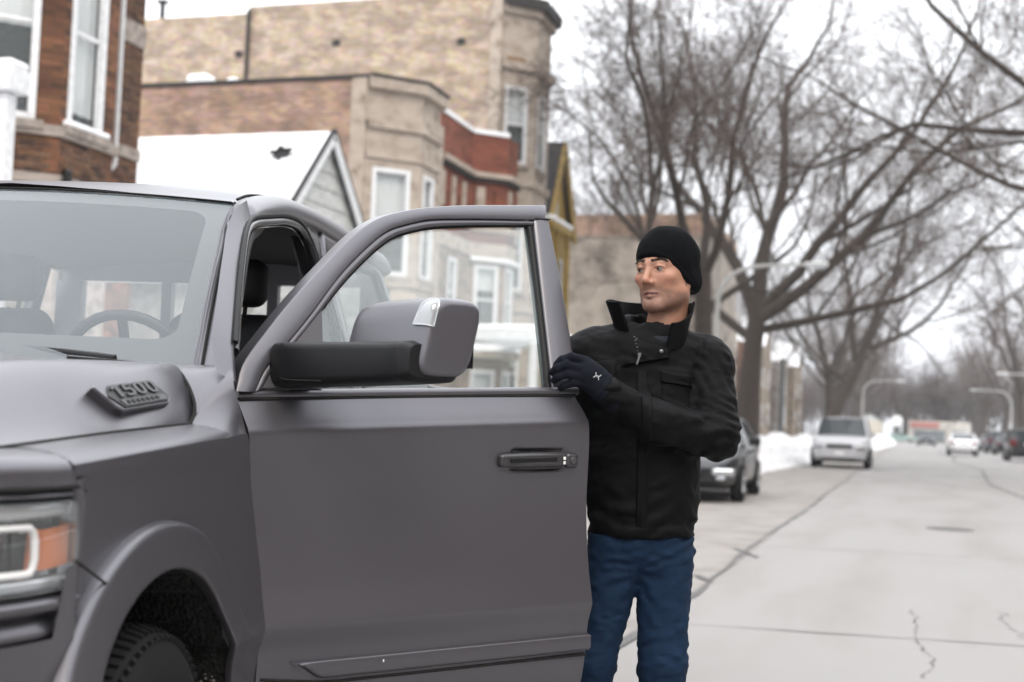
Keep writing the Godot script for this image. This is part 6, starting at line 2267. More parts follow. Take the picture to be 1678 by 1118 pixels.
func build_mirror(D: Node3D) -> void:
	var R := Node3D.new()
	R.name = "side_mirror"
	D.add_child(R)
	# painted cap: lofted block, s = depth, o = outward
	var cap := M.new()
	var rows := []
	var shell := func(t: float, a: float, grow: float) -> Vector3:
		var o := lerpf(0.172, 0.468, 0.5 - 0.5 * cos(PI * t))
		var e := absf(t * 2.0 - 1.0)
		var f := pow(maxf(0.0, 1.0 - pow(e, 4.0)), 0.42)
		var sc := lerpf(0.235, 0.282, t)
		var hy := (0.100 + grow) * lerpf(0.50, 1.0, f) - 0.010 * (1.0 - t) * (1.0 - t)
		var hs := (0.080 + grow) * lerpf(0.40, 1.0, f)
		var ca := signf(cos(a)) * pow(absf(cos(a)), 0.50)
		var sa := signf(sin(a)) * pow(absf(sin(a)), 0.50)
		return Vector3(o + grow * (t - 0.5), 1.442 + sa * hy, -(sc + ca * hs + 0.020 * sa))
	for k in 33:
		var row := PackedVector3Array()
		for j in 48: row.append(shell.call(k / 32.0, TAU * j / 48.0, 0.0))
		rows.append(row)
	cap.grid(rows, true)
	cap.fan(rows[0], true); cap.fan(rows[32])
	put("mirror_cap", cap, mats.paint, R)
	# marker lens let into the upper outer front corner: flat below, arched above
	var lens := M.new()
	rows = []
	var rim := []
	for k in 13:
		var u := k / 12.0
		var t := lerpf(0.74, 0.955, u)
		var row := PackedVector3Array()
		var a0 := deg_to_rad(175.5)
		var a1 := lerpf(a0, deg_to_rad(122.0), pow(maxf(0.0, 1.0 - pow(absf(u * 2.0 - 1.0), 2.6)), 0.6))
		for j in 11: row.append(shell.call(t, lerpf(a0, a1, j / 10.0), 0.0035 + 0.003 * sin(PI * j / 10.0) * sin(PI * u)))
		rows.append(row)
		rim.append(row[10])
	lens.grid(rows)
	put("turn_signal", lens, mats.signal_lens, R)
	for k in range(12, -1, -1): rim.append(rows[k][0])
	var bez := M.new()
	bez.tube(along(rim, 60, true), PackedFloat32Array(range(60).map(func(_k): return 0.0022)), 6, false)
	put("turn_signal_rim", bez, mats.clear_plastic, R)
	# black arm
	var arm := M.new()
	rows = []
	for k in 21:
		var t := k / 20.0
		var o := lerpf(0.0, 0.455, t)
		var sc := lerpf(0.105, 0.235, smoothstep(0.0, 0.9, t))
		var y0 := lerpf(1.372, 1.384, t)
		var hy := lerpf(0.058, 0.048, t)
		var hs := lerpf(0.060, 0.085, t)
		if k == 20: hy *= 0.82; hs *= 0.82
		var row := PackedVector3Array()
		for j in 24:
			var a := TAU * j / 24.0
			row.append(Vector3(o, y0 + signf(sin(a)) * pow(absf(sin(a)), 0.4) * hy, -(sc + signf(cos(a)) * pow(absf(cos(a)), 0.4) * hs)))
		rows.append(row)
	arm.grid(rows, true)
	arm.fan(rows[0], true); arm.fan(rows[20])
	put("mirror_arm", arm, mats.trim, R)
	var cut := M.new()
	cut.tube(along([Vector3(0.045, 1.425, -0.052), Vector3(0.045, 1.345, -0.050), Vector3(0.06, 1.335, -0.05), Vector3(0.19, 1.332, -0.085)], 20), PackedFloat32Array(range(20).map(func(_k): return 0.002)), 5)
	put("arm_joint", cut, mats.gap, R)
	var mg := M.new()
	mg.quad(Vector3(0.20, 1.375, -0.330), Vector3(0.43, 1.375, -0.367), Vector3(0.43, 1.515, -0.367), Vector3(0.20, 1.515, -0.330))
	put("mirror_glass", mg, mats.chrome, R)

func build_bed(T: Node3D) -> void:
	for s in [1, -1]:
		var m := M.new()
		var rows := []
		for r in 40:
			var row := PackedVector3Array()
			for k in 71:
				var z := lerpf(-3.02, -4.86, k / 70.0)
				var yc := crease_y(-2.8)
				var y := lerpf(0.46, yc + 0.06, r / 39.0)
				row.append(Vector3(s * (side_x(y, yc) + 0.0), y, z))
			rows.append(row)
		m.grid(rows, false, func(p: Vector3): return Vector2(p.z + 3.66, p.y - 0.46).length() > 0.47)
		var top := []
		for k in 3: top.append(PackedVector3Array([Vector3(s * 0.945, crease_y(-2.8) + 0.06, -3.02 - k * 0.92), Vector3(s * 0.90, crease_y(-2.8) + 0.075, -3.02 - k * 0.92), Vector3(s * 0.84, crease_y(-2.8) + 0.06, -3.02 - k * 0.92), Vector3(s * 0.84, 0.8, -3.02 - k * 0.92)]))
		m.grid(top)
		put("bed_side", m, mats.paint, T)
		var fl := M.new()
		var fr := []
		for k in 40:
			var a := lerpf(-0.2, PI + 0.2, k / 39.0)
			var row := PackedVector3Array()
			for q in [[0.56, 0.0], [0.55, 0.02], [0.50, 0.035], [0.47, 0.03], [0.465, -0.06]]: row.append(Vector3(s * (0.983 + q[1]), 0.46 + sin(a) * q[0], -3.66 + cos(a) * q[0]))
			fr.append(row)
		fl.grid(fr)
		put("wheel_flare", fl, mats.paint, T)
		var tl := M.new()
		tl.rbox(Vector3(s * 0.90, 1.08, -4.87), Vector3(0.16, 0.38, 0.10), 0.03)
		put("tail_light", tl, mats.tail_red, T)
	var bed := M.new()
	bed.box(Vector3(0, 0.80, -3.94), Vector3(1.66, 0.04, 1.84))
	bed.box(Vector3(0, 1.05, -3.03), Vector3(1.66, 0.52, 0.04))
	put("bed_floor", bed, mats.black, T)
	var tg := M.new()
	tg.rbox(Vector3(0, 1.04, -4.87), Vector3(1.62, 0.56, 0.07), 0.02)
	put("tailgate", tg, mats.paint, T)
	var rb := M.new()
	rb.rbox(Vector3(0, 0.62, -4.95), Vector3(1.9, 0.2, 0.2), 0.04)
	put("rear_bumper", rb, mats.chrome, T)

# ---------------------------------------------------------------- person: blended distance fields meshed as surface nets
func ell(p: Vector3, c: Vector3, r: Vector3) -> float:
	var q := p - c
	var k0 := (q / r).length()
	var k1 := (q / (r * r)).length()
	return k0 * (k0 - 1.0) / maxf(k1, 1e-6)

func cap(p: Vector3, a: Vector3, b: Vector3, r0: float, r1: float) -> float:
	var pa := p - a
	var ba := b - a
	var h := clampf(pa.dot(ba) / ba.length_squared(), 0.0, 1.0)
	return (pa - ba * h).length() - lerpf(r0, r1, h)

func smin(a: float, b: float, k: float) -> float:
	var h := maxf(k - absf(a - b), 0.0) / k
	return minf(a, b) - h * h * k * 0.25

func smax(a: float, b: float, k: float) -> float:
	return -smin(-a, -b, k)

func nets(f: Callable, lo: Vector3, hi: Vector3, cell: float, block := 5) -> M:
	var nb := Vector3i(((hi - lo) / (cell * block)).ceil())
	var n := nb * block + Vector3i.ONE
	var val := PackedFloat32Array()
	val.resize(n.x * n.y * n.z)
	val.fill(1e9)
	var sy := n.x
	var sz := n.x * n.y
	var half := cell * block * 0.5
	var reach := half * 1.75 + cell * 1.5
	var live := []
	for bz in nb.z:
		for by in nb.y:
			for bx in nb.x:
				var c := lo + Vector3(bx, by, bz) * (cell * block) + Vector3.ONE * half
				if absf(f.call(c)) > reach: continue
				live.append(Vector3i(bx, by, bz))
				for z in range(bz * block, bz * block + block + 1):
					for y in range(by * block, by * block + block + 1):
						var row := z * sz + y * sy
						for x in range(bx * block, bx * block + block + 1):
							if val[row + x] > 1e8: val[row + x] = f.call(lo + Vector3(x, y, z) * cell)
	var m := M.new()
	var vid := {}
	var offs := [0, 1, sy, sy + 1, sz, sz + 1, sz + sy, sz + sy + 1]
	var corner := [Vector3(0, 0, 0), Vector3(1, 0, 0), Vector3(0, 1, 0), Vector3(1, 1, 0), Vector3(0, 0, 1), Vector3(1, 0, 1), Vector3(0, 1, 1), Vector3(1, 1, 1)]
	var edges := [[0, 1], [2, 3], [4, 5], [6, 7], [0, 2], [1, 3], [4, 6], [5, 7], [0, 4], [1, 5], [2, 6], [3, 7]]
	for b in live:
		for z in range(b.z * block, b.z * block + block):
			for y in range(b.y * block, b.y * block + block):
				for x in range(b.x * block, b.x * block + block):
					var i := z * sz + y * sy + x
					var neg := 0
					for o in offs:
						if val[i + o] < 0.0: neg += 1
					if neg == 0 or neg == 8: continue
					var s := Vector3.ZERO
					var cnt := 0
					for e in edges:
						var va := val[i + offs[e[0]]]
						var vb := val[i + offs[e[1]]]
						if (va < 0.0) != (vb < 0.0):
							s += corner[e[0]].lerp(corner[e[1]], va / (va - vb))
							cnt += 1
					vid[i] = m.v.size()
					m.v.append(lo + (Vector3(x, y, z) + s / cnt) * cell)
	for i in vid:
		for e in [[1, sy, sz], [sy, sz, 1], [sz, 1, sy]]:
			var va: float = val[i]
			var vb: float = val[i + e[0]]
			if vb > 1e8 or (va < 0.0) == (vb < 0.0): continue
			if not (vid.has(i - e[1]) and vid.has(i - e[2]) and vid.has(i - e[1] - e[2])): continue
			var q := [vid[i], vid[i - e[1]], vid[i - e[1] - e[2]], vid[i - e[2]]]
			if va < 0.0: q = [q[0], q[3], q[2], q[1]]
			for k in [0, 1, 2, 0, 2, 3]: m.ix.append(q[k])
	return m

var hz := FastNoiseLite.new()
const HEAD_TURN := -0.68

func head_field(p: Vector3) -> float:
	# face looks along +z, eyes at y = 0
	var x := absf(p.x)
	var q := Vector3(x, p.y, p.z)
	var d := ell(p, Vector3(0, 0.032, -0.014), Vector3(0.077, 0.090, 0.098))
	d = smin(d, ell(p, Vector3(0, -0.030, 0.020), Vector3(0.065, 0.080, 0.071)), 0.03)
	d = smin(d, cap(q, Vector3(0.052, -0.064, 0.002), Vector3(0.017, -0.103, 0.066), 0.022, 0.016), 0.030)
	d = smin(d, ell(p, Vector3(0, -0.103, 0.071), Vector3(0.024, 0.015, 0.017)), 0.018)
	d = smin(d, ell(q, Vector3(0.043, -0.024, 0.057), Vector3(0.021, 0.013, 0.020)), 0.022)
	d = smin(d, cap(q, Vector3(0.008, 0.0175, 0.0855), Vector3(0.045, 0.0165, 0.068), 0.0095, 0.009), 0.014)
	d = smax(d, -ell(q, Vector3(0.031, -0.001, 0.097), Vector3(0.019, 0.0105, 0.017)), 0.012)
	d = smin(d, cap(p, Vector3(0, 0.008, 0.086), Vector3(0, -0.034, 0.108), 0.0075, 0.0105), 0.010)
	d = smin(d, ell(q, Vector3(0.0125, -0.040, 0.094), Vector3(0.0085, 0.0075, 0.011)), 0.008)
	d = smin(d, cap(q, Vector3(0.0, -0.0660, 0.0900), Vector3(0.024, -0.0700, 0.077), 0.0054, 0.0025), 0.006)
	d = smin(d, cap(q, Vector3(0.0, -0.0788, 0.0885), Vector3(0.021, -0.0758, 0.077), 0.0060, 0.0025), 0.006)
	d = smax(d, -cap(q, Vector3(0.0, -0.0722, 0.0980), Vector3(0.025, -0.0730, 0.081), 0.0036, 0.0020), 0.003)
	# lids
	d = smin(d, cap(q, Vector3(0.018, 0.0035, 0.0845), Vector3(0.031, 0.0062, 0.0872), 0.0042, 0.0046), 0.004)
	d = smin(d, cap(q, Vector3(0.031, 0.0062, 0.0872), Vector3(0.044, 0.0025, 0.079), 0.0045, 0.004), 0.004)
	d = smin(d, cap(q, Vector3(0.020, -0.0060, 0.0842), Vector3(0.042, -0.0066, 0.0775), 0.0036, 0.0036), 0.005)
	d = smin(d, ell(q, Vector3(0.076, -0.020, -0.014), Vector3(0.008, 0.030, 0.018)), 0.008)
	d = smin(d, cap(p, Vector3(0, -0.07, -0.025), Vector3(-0.03, -0.25, -0.018), 0.055, 0.060), 0.030)
	# folds from nose to mouth
	d += 0.0022 * exp(-pow((q - Vector3(0.027, -0.056, 0.080)).length() / 0.009, 2.0))
	return d

func jacket_field(p: Vector3) -> float:
	var d := ell(p, Vector3(-0.005, 1.37, -0.045), Vector3(0.205, 0.20, 0.135))
	d = smin(d, ell(p, Vector3(-0.005, 1.12, -0.035), Vector3(0.168, 0.26, 0.140)), 0.09)
	d = smin(d, cap(p, Vector3(-0.165, 1.475, -0.06), Vector3(0.165, 1.470, -0.05), 0.082, 0.082), 0.05)
	d = smin(d, cap(p, Vector3(-0.004, 1.50, -0.05), Vector3(0.012, 1.545, -0.045), 0.11, 0.095), 0.05)
	# skirt of the jacket
	var sk := Vector2((p.x + 0.003) / 0.166, (p.z + 0.035) / 0.136).length()
	var hem: float = (sk - 1.0) * 0.142
	hem = smax(hem, absf(p.y - 1.03) - 0.13, 0.03)
	d = smin(d, hem, 0.05)
	d = smax(d, 0.898 - 0.32 * maxf(0.0, p.x - 0.02) * 0.0 + 0.20 * maxf(0.0, p.x + 0.05) * 0.22 - p.y, 0.018)
	# sleeves
	var al := cap(p, Vector3(0.190, 1.452, -0.045), Vector3(0.210, 1.232, 0.070), 0.084, 0.066)
	al = smin(al, cap(p, Vector3(0.204, 1.222, 0.075), Vector3(0.015, 1.262, 0.170), 0.066, 0.057), 0.035)
	al = smin(al, cap(p, Vector3(0.015, 1.262, 0.170), Vector3(-0.128, 1.338, 0.215), 0.057, 0.046), 0.04)
	var ar := cap(p, Vector3(-0.190, 1.458, -0.055), Vector3(-0.268, 1.23, -0.10), 0.084, 0.070)
	ar = smin(ar, cap(p, Vector3(-0.268, 1.23, -0.10), Vector3(-0.305, 1.03, -0.06), 0.068, 0.05), 0.04)
	d = smin(d, smin(al, ar, 0.02), 0.028)
	# hollow for the neck
	d = smax(d, -cap(p, Vector3(0.012, 1.50, -0.030), Vector3(0.022, 1.75, -0.03), 0.066, 0.10), 0.02)
	# padding and folds
	var fold := hz.get_noise_3d(p.x * 110.0, p.y * 210.0, p.z * 110.0) * 0.0060 + absf(hz.get_noise_3d(p.x * 170.0 + p.y * 60.0, p.y * 330.0, p.z * 170.0)) * -0.0075 + absf(hz.get_noise_3d(p.x * 330.0, p.y * 520.0 + p.x * 200.0, p.z * 330.0)) * -0.0040
	# creases gathered at the elbow and above the hem
	var e := (p - Vector3(0.20, 1.24, 0.08)).length()
	var ax := (p - Vector3(0.20, 1.24, 0.08)).dot(Vector3(-0.35, -0.86, 0.2).normalized())
	fold += 0.0055 * sin(ax * 175.0 + p.x * 30.0 + 14.0 * hz.get_noise_3d(p.x * 60.0, p.y * 60.0, p.z * 60.0)) * smoothstep(0.15, 0.03, e)
	var sh := (p - Vector3(0.175, 1.40, 0.01)).length()
	fold += 0.0045 * sin((p.x * 0.75 + p.y * 0.65) * 150.0 + 10.0 * hz.get_noise_3d(p.x * 50.0, p.y * 50.0, 9.0)) * smoothstep(0.13, 0.02, sh)
	fold += 0.005 * sin(p.y * 95.0 + p.x * 18.0 + 12.0 * hz.get_noise_3d(p.x * 40.0, 0.0, p.z * 40.0)) * smoothstep(1.08, 0.94, p.y) * smoothstep(0.89, 0.92, p.y)
	# stitched lines: yoke, hem band, sleeve head
	fold += 0.004 * exp(-pow((p.y - 0.945 - 0.03 * p.x) / 0.006, 2.0))
	fold += 0.0035 * exp(-pow((p.y - 1.440 + 0.35 * absf(p.x + 0.03) * absf(p.x)) / 0.005, 2.0)) * smoothstep(0.04, 0.06, absf(p.x + 0.02)) * smoothstep(-0.02, 0.03, p.z)
	var sl := (p - Vector3(0.150, 1.47, -0.04)).dot(Vector3(0.96, -0.28, 0.0))
	fold += 0.005 * exp(-pow(sl / 0.006, 2.0)) * smoothstep(1.30, 1.36, p.y)
	return d + fold

func jeans_field(p: Vector3) -> float:
	var d := ell(p, Vector3(-0.005, 0.905, -0.035), Vector3(0.156, 0.125, 0.118))
	var a := cap(p, Vector3(0.068, 0.84, -0.035), Vector3(0.071, 0.52, 0.005), 0.092, 0.070)
	a = smin(a, cap(p, Vector3(0.071, 0.52, 0.005), Vector3(0.075, 0.09, -0.05), 0.070, 0.062), 0.03)
	var b := cap(p, Vector3(-0.080, 0.84, -0.035), Vector3(-0.146, 0.52, -0.02), 0.090, 0.069)
	b = smin(b, cap(p, Vector3(-0.146, 0.52, -0.02), Vector3(-0.17, 0.09, -0.08), 0.069, 0.062), 0.03)
	d = smin(d, smin(a, b, 0.012), 0.05)
	d = smax(d, p.y - 0.97, 0.01)
	d = smax(d, 0.07 - p.y, 0.01)
	var fold := hz.get_noise_3d(p.x * 160.0, p.y * 260.0, p.z * 160.0) * 0.004 - absf(hz.get_noise_3d(p.x * 200.0 + p.y * 150.0, p.y * 330.0 - p.x * 120.0, p.z * 200.0)) * 0.011
	for k in [Vector3(0.066, 0.53, 0.06), Vector3(-0.138, 0.53, 0.03)]:
		fold += 0.0050 * hz.get_noise_1d(p.y * 900.0 + k.x * 5000.0) * sin(p.y * 110.0 + (p.x - k.x) * 60.0 + 22.0 * hz.get_noise_3d(p.x * 60.0, p.y * 50.0, p.z * 60.0)) * smoothstep(0.15, 0.02, absf(p.y - k.y)) * smoothstep(0.13, 0.05, absf(p.x - k.x))
	# whiskers spreading from the crotch
	var cr := p - Vector3(-0.02, 0.80, 0.06)
	fold += 0.0042 * sin(atan2(cr.y, absf(cr.x) + 0.02) * 13.0 + (2.6 if cr.x > 0.0 else 0.0) + 13.0 * hz.get_noise_3d(p.x * 50.0, p.y * 50.0, 2.0)) * smoothstep(0.20, 0.05, cr.length()) * smoothstep(0.0, 0.04, absf(cr.x))
	fold += 0.004 * sin(p.y * 120.0 + p.x * 20.0) * smoothstep(0.30, 0.12, p.y)
	fold += 0.004 * sin(p.y * 170.0 - p.x * 40.0 + 10.0 * hz.get_noise_3d(p.x * 45.0, p.y * 60.0, 5.0)) * smoothstep(0.80, 0.84, p.y) * smoothstep(0.0, 0.06, p.x)
	# outer seam and front rise
	fold += 0.003 * exp(-pow((p.x + 0.012) / 0.004, 2.0)) * smoothstep(0.72, 0.78, p.y) * smoothstep(0.0, 0.03, p.z)
	return d + fold

# gloved left hand on the window post; fingers lie over the outer face of the frame
const KN := [[Vector3(-0.212, 1.437, 0.228), Vector3(-0.256, 1.447, 0.247), Vector3(-0.284, 1.436, 0.246), Vector3(-0.300, 1.424, 0.236)], [Vector3(-0.222, 1.414, 0.238), Vector3(-0.270, 1.422, 0.257), Vector3(-0.298, 1.411, 0.254), Vector3(-0.312, 1.400, 0.241)], [Vector3(-0.220, 1.390, 0.238), Vector3(-0.266, 1.395, 0.256), Vector3(-0.292, 1.386, 0.252), Vector3(-0.304, 1.376, 0.240)], [Vector3(-0.212, 1.368, 0.232), Vector3(-0.250, 1.370, 0.247), Vector3(-0.272, 1.362, 0.243), Vector3(-0.282, 1.354, 0.233)]]

func glove_field(p: Vector3) -> float:
	var d := cap(p, Vector3(-0.150, 1.356, 0.218), Vector3(-0.205, 1.402, 0.226), 0.036, 0.036)
	d = smin(d, cap(p, Vector3(-0.160, 1.385, 0.222), Vector3(-0.212, 1.430, 0.224), 0.026, 0.019), 0.02)
	d = smin(d, cap(p, Vector3(-0.160, 1.350, 0.220), Vector3(-0.210, 1.372, 0.226), 0.026, 0.019), 0.02)
	for k in 4:
		var f: Array = KN[k]
		var r: float = [0.0122, 0.0125, 0.0120, 0.0108][k]
		var e := cap(p, f[0], f[1], r * 1.12, r * 1.05)
		e = smin(e, cap(p, f[1], f[2], r * 1.05, r), 0.006)
		e = smin(e, cap(p, f[2], f[3], r, r * 0.85), 0.006)
		d = smin(d, e, 0.006)
	# thumb leaves the side of the palm and closes behind the post
	var t := cap(p, Vector3(-0.172, 1.405, 0.205), Vector3(-0.205, 1.425, 0.165), 0.020, 0.015)
	t = smin(t, cap(p, Vector3(-0.205, 1.425, 0.165), Vector3(-0.238, 1.428, 0.150), 0.014, 0.011), 0.008)
	d = smin(d, t, 0.012)
	# cuff
	d = smin(d, cap(p, Vector3(-0.118, 1.330, 0.213), Vector3(-0.150, 1.352, 0.218), 0.046, 0.040), 0.012)
	d += 0.0018 * hz.get_noise_3d(p.x * 500.0, p.y * 500.0, p.z * 500.0)
	d += 0.0022 * sin((p - Vector3(-0.14, 1.345, 0.21)).dot(Vector3(-0.82, 0.55, 0.1)) * 420.0) * smoothstep(0.045, 0.01, (p - Vector3(-0.135, 1.342, 0.215)).length() - 0.03)
	return d

func build_person() -> void:
	hz.seed = 17
	hz.frequency = 0.05
	hz.fractal_octaves = 2
	var P := thing("person", "man in a black padded jacket, black knit cap and jeans, hand on the door", "person", Vector3(-0.7886, 0, -4.0749), 0.2957)
	var cloth := mat(0.0050, 0.0050, 0.0057, 0.62, 0.0, 0.21)
	noisy(cloth, [[0.0, grey(0.75)], [1.0, grey(1.0)]], 0.12, 4.0, false, 0.05, 0.3)
	var jacket := nets(jacket_field, Vector3(-0.36, 0.86, -0.22), Vector3(0.32, 1.66, 0.30), 0.0075)
	var jk := put("jacket", jacket, cloth, P)
	# collar: a standing, flared sheet with thickness, open at the front
	var col := M.new()
	var rows := []
	for k in 49:
		var t := k / 48.0
		var a := lerpf(0.30, TAU - 0.80, t)   # 0 = image right of front ... measured from +z towards +x
		var row := PackedVector3Array()
		var c0 := Vector3(0.012, 0, -0.035)
		var tip := smoothstep(0.80, 1.0, t)
		var tip0 := smoothstep(0.22, 0.0, t)
		var d := Vector3(sin(a + 0.0), 0, cos(a))
		var hgt := 0.128 - 0.052 * tip0 - 0.018 * tip
		for q in [[0.094, 0.0, 0], [0.104, 0.5, 0], [0.122, 1.0, 0], [0.127, 1.015, 0], [0.130, 0.97, 0], [0.114, 0.45, 0], [0.104, -0.06, 0]]:
			var r: float = q[0] + 0.034 * tip * q[1] + 0.016 * tip0 + 0.004 * sin(t * 23.0)
			var y: float = 1.522 + hgt * q[1] - 0.028 * tip0 - 0.008 * tip * (1.0 - q[1])
			row.append(c0 + d * r * Vector3(1.06, 1, 0.98) + Vector3(0, y, 0))
		rows.append(row)
	col.grid(rows)
	col.fan(rows[0], true); col.fan(rows[48])
	put("collar", col, cloth, jk)
	# open front flap with a snap, zip, chest pockets
	var on := func(x: float, y: float, out: float) -> Vector3:
		# point on the front of the jacket
		var z := 0.30
		for k in 60:
			var dd := jacket_field(Vector3(x, y, z))
			if dd < 0.0015: break
			z -= maxf(dd * 0.7, 0.001)
		return Vector3(x, y, z + out)
	var patch := func(called: String, quad: Array, out: float, m: Material, n := 10) -> void:
		# a cloth piece laid over the jacket: quad = four (x, y) corners
		var pm := M.new()
		var pr := []
		for i in n + 1:
			var row := PackedVector3Array()
			var u := float(i) / n
			for j in n + 1:
				var w := float(j) / n
				var a: Vector2 = quad[0].lerp(quad[1], w)
				var b: Vector2 = quad[3].lerp(quad[2], w)
				var c: Vector2 = a.lerp(b, u)
				var edge := minf(minf(u, 1.0 - u), minf(w, 1.0 - w))
				row.append(on.call(c.x, c.y, out * smoothstep(0.0, 0.05, edge) - 0.002 * (1.0 - smoothstep(0.0, 0.02, edge))))
			pr.append(row)
		pm.grid(pr)
		put(called, pm, cloth, jk)
	patch.call("front_flap", [v2(-0.050, 1.525), v2(0.062, 1.492), v2(0.058, 1.462), v2(-0.100, 1.425)], 0.014, cloth, 14)
	patch.call("pocket", [v2(0.028, 1.420), v2(0.128, 1.410), v2(0.122, 1.30), v2(0.030, 1.33)], 0.007, cloth)
	patch.call("pocket_flap", [v2(0.024, 1.424), v2(0.132, 1.414), v2(0.130, 1.372), v2(0.026, 1.384)], 0.014, cloth)
	patch.call("pocket", [v2(-0.185, 1.445), v2(-0.105, 1.455), v2(-0.105, 1.35), v2(-0.18, 1.34)], 0.008, cloth)
	patch.call("placket", [v2(-0.045, 1.43), v2(-0.012, 1.43), v2(-0.002, 0.94), v2(-0.036, 0.94)], 0.007, cloth, 16)
	var zip := M.new()
	for k in 14:
		var q: Vector3 = on.call(-0.052 + 0.0014 * k, 1.525 - 0.0055 * k, 0.012)
		zip.box(q + Vector3(0.003 * (1 if k % 2 else -1), 0, 0), Vector3(0.006, 0.0026, 0.003))
	put("zip", zip, mats.zip, jk)
	var pull := M.new()
	var zp: Vector3 = on.call(-0.040, 1.468, 0.018)
	pull.rbox(zp, Vector3(0.010, 0.012, 0.004), 0.0015)
	pull.rbox(zp + Vector3(-0.004, -0.018, 0.002), Vector3(0.006, 0.026, 0.003), 0.0012, Basis(Vector3(0, 0, 1), -0.3))
	put("zip_pull", pull, mats.zip, jk)
	var snap := M.new()
	var sp: Vector3 = on.call(0.028, 1.482, 0.016)
	snap.lathe([[0.0, 0.003], [0.0055, 0.002], [0.0065, 0.0]], Transform3D(Basis(Vector3(1, 0, 0), PI / 2), sp), 12)
	put("snap_button", snap, mats.zip, jk)
	# shirt at the neck
	var sh := nets(func(p: Vector3): return smax(ell(p, Vector3(0.012, 1.515, -0.03), Vector3(0.105, 0.060, 0.098)), -cap(p, Vector3(0.014, 1.56, -0.04), Vector3(0.02, 1.7, -0.03), 0.052, 0.07), 0.006), Vector3(-0.12, 1.42, -0.15), Vector3(0.14, 1.58, 0.09), 0.008)
	put("shirt", sh, mat(0.008, 0.010, 0.018, 0.9), P)
	# jeans
	var denim := mat(0.0088, 0.0255, 0.056, 0.85, 0.0, 0.3)
	noisy(denim, [[0.0, Color(0.50, 0.56, 0.66)], [0.5, Color(0.86, 0.89, 0.93)], [1.0, Color(1, 1, 1)]], 0.16, 4.0, false, 0.06, 0.35)
	var jn := put("jeans", nets(jeans_field, Vector3(-0.27, 0.05, -0.20), Vector3(0.20, 1.0, 0.14), 0.0075), denim, P)
	for s in [[0.0715, 0.82, 0.148], [0.066, 0.52, 0.140]]: pass
	# boots
	for s in [Vector3(0.078, 0, -0.02), Vector3(-0.17, 0, -0.05)]:
		var bt := nets(func(p: Vector3):
			var q: Vector3 = p - s
			var d := cap(q, Vector3(0, 0.10, -0.035), Vector3(0, 0.045, -0.03), 0.058, 0.045)
			d = smin(d, cap(q, Vector3(0, 0.045, -0.03), Vector3(-0.02, 0.038, 0.13), 0.046, 0.042), 0.04)
			return smax(d, 0.004 - q.y, 0.006), s + Vector3(-0.1, -0.01, -0.12), s + Vector3(0.08, 0.19, 0.2), 0.01)
		put("boot", bt, mats.leather, P)
	# gloves
	var knit := mat(0.007, 0.009, 0.016, 0.9, 0.0, 0.3)
	noisy(knit, [[0.0, grey(0.7)], [1.0, grey(1.0)]], 0.2, 6.0, false, 0.06, 0.4)
	var gl := put("glove", nets(glove_field, Vector3(-0.335, 1.27, 0.11), Vector3(-0.06, 1.475, 0.285), 0.0035), knit, P)
	var gm := nets(func(p: Vector3): return glove_field(Vector3((p.y - 0.93) - 0.20, 1.40 - (p.x + 0.32), 0.22 - (p.z + 0.05))), Vector3(-0.42, 0.78, -0.14), Vector3(-0.18, 1.07, 0.07), 0.005)
	put("glove", gm, knit, P)
	# small pale emblem on the back of the glove: an upright and an inverted arch crossing
	var em := M.new()
	var ec := Vector3(-0.178, 1.392, 0.0)
	var ez := 0.285
	for k in 80:
		if glove_field(Vector3(ec.x, ec.y, ez)) < 0.001: break
		ez -= 0.001
	for s in [1, -1]:
		var pts := PackedVector3Array(); var rr := PackedFloat32Array()
		for k in 9:
			var t := k / 8.0 * 2.0 - 1.0
			var q := Vector2(t * 0.0085, s * (0.0085 - 0.011 * (1.0 - t * t)))
			q = q.rotated(-0.45)
			var w := Vector3(ec.x + q.x, ec.y + q.y, ez + 0.012)
			for j in 40:
				if glove_field(w) < 0.0008: break
				w.z -= 0.0006
			pts.append(w); rr.append(0.0011 + 0.0006 * absf(t))
		em.tube(pts, rr, 6)
	put("emblem", em, mat(0.36, 0.37, 0.38, 0.5), gl)
	# head and neck
	var body := nets(head_field, Vector3(-0.10, -0.27, -0.13), Vector3(0.10, 0.13, 0.125), 0.0032)
	body.has_c = true
	body.c = PackedColorArray()
	for p in body.v:
		var x := absf(p.x)
		var c := Color(0.37, 0.190, 0.125)
		var nzv := hz.get_noise_3d(p.x * 900.0, p.y * 900.0, p.z * 900.0)
		# flushed cheeks and nose, stubble, lips, brows
		c = c.lerp(Color(0.42, 0.165, 0.115), 0.55 * exp(-pow((Vector3(x, p.y, p.z) - Vector3(0.042, -0.03, 0.066)).length() / 0.022, 2.0)) + 0.5 * exp(-pow((p - Vector3(0, -0.034, 0.11)).length() / 0.016, 2.0)))
		var beard := smoothstep(-0.046, -0.060, p.y + 0.35 * maxf(0.0, x - 0.03)) * smoothstep(-0.02, 0.02, p.z) * smoothstep(-0.135, -0.11, p.y)
		c = c.lerp(Color(0.20, 0.112, 0.085), beard * (0.62 + 0.45 * nzv))
		var lip := smoothstep(0.0095, 0.006, absf(p.y + 0.072)) * smoothstep(0.0275, 0.022, x) * smoothstep(0.070, 0.076, p.z)
		c = c.lerp(Color(0.27, 0.11, 0.085), lip * 0.7)
		if absf(p.y + 0.0722) < 0.0024 and x < 0.024 and p.z > 0.074: c = Color(0.06, 0.02, 0.018)
		var by := 0.0225 + 0.004 * smoothstep(0.012, 0.034, x) - 0.008 * smoothstep(0.036, 0.054, x)
		var brow := smoothstep(0.0062, 0.0035, absf(p.y - by)) * smoothstep(0.007, 0.012, x) * smoothstep(0.056, 0.048, x) * smoothstep(0.05, 0.06, p.z)
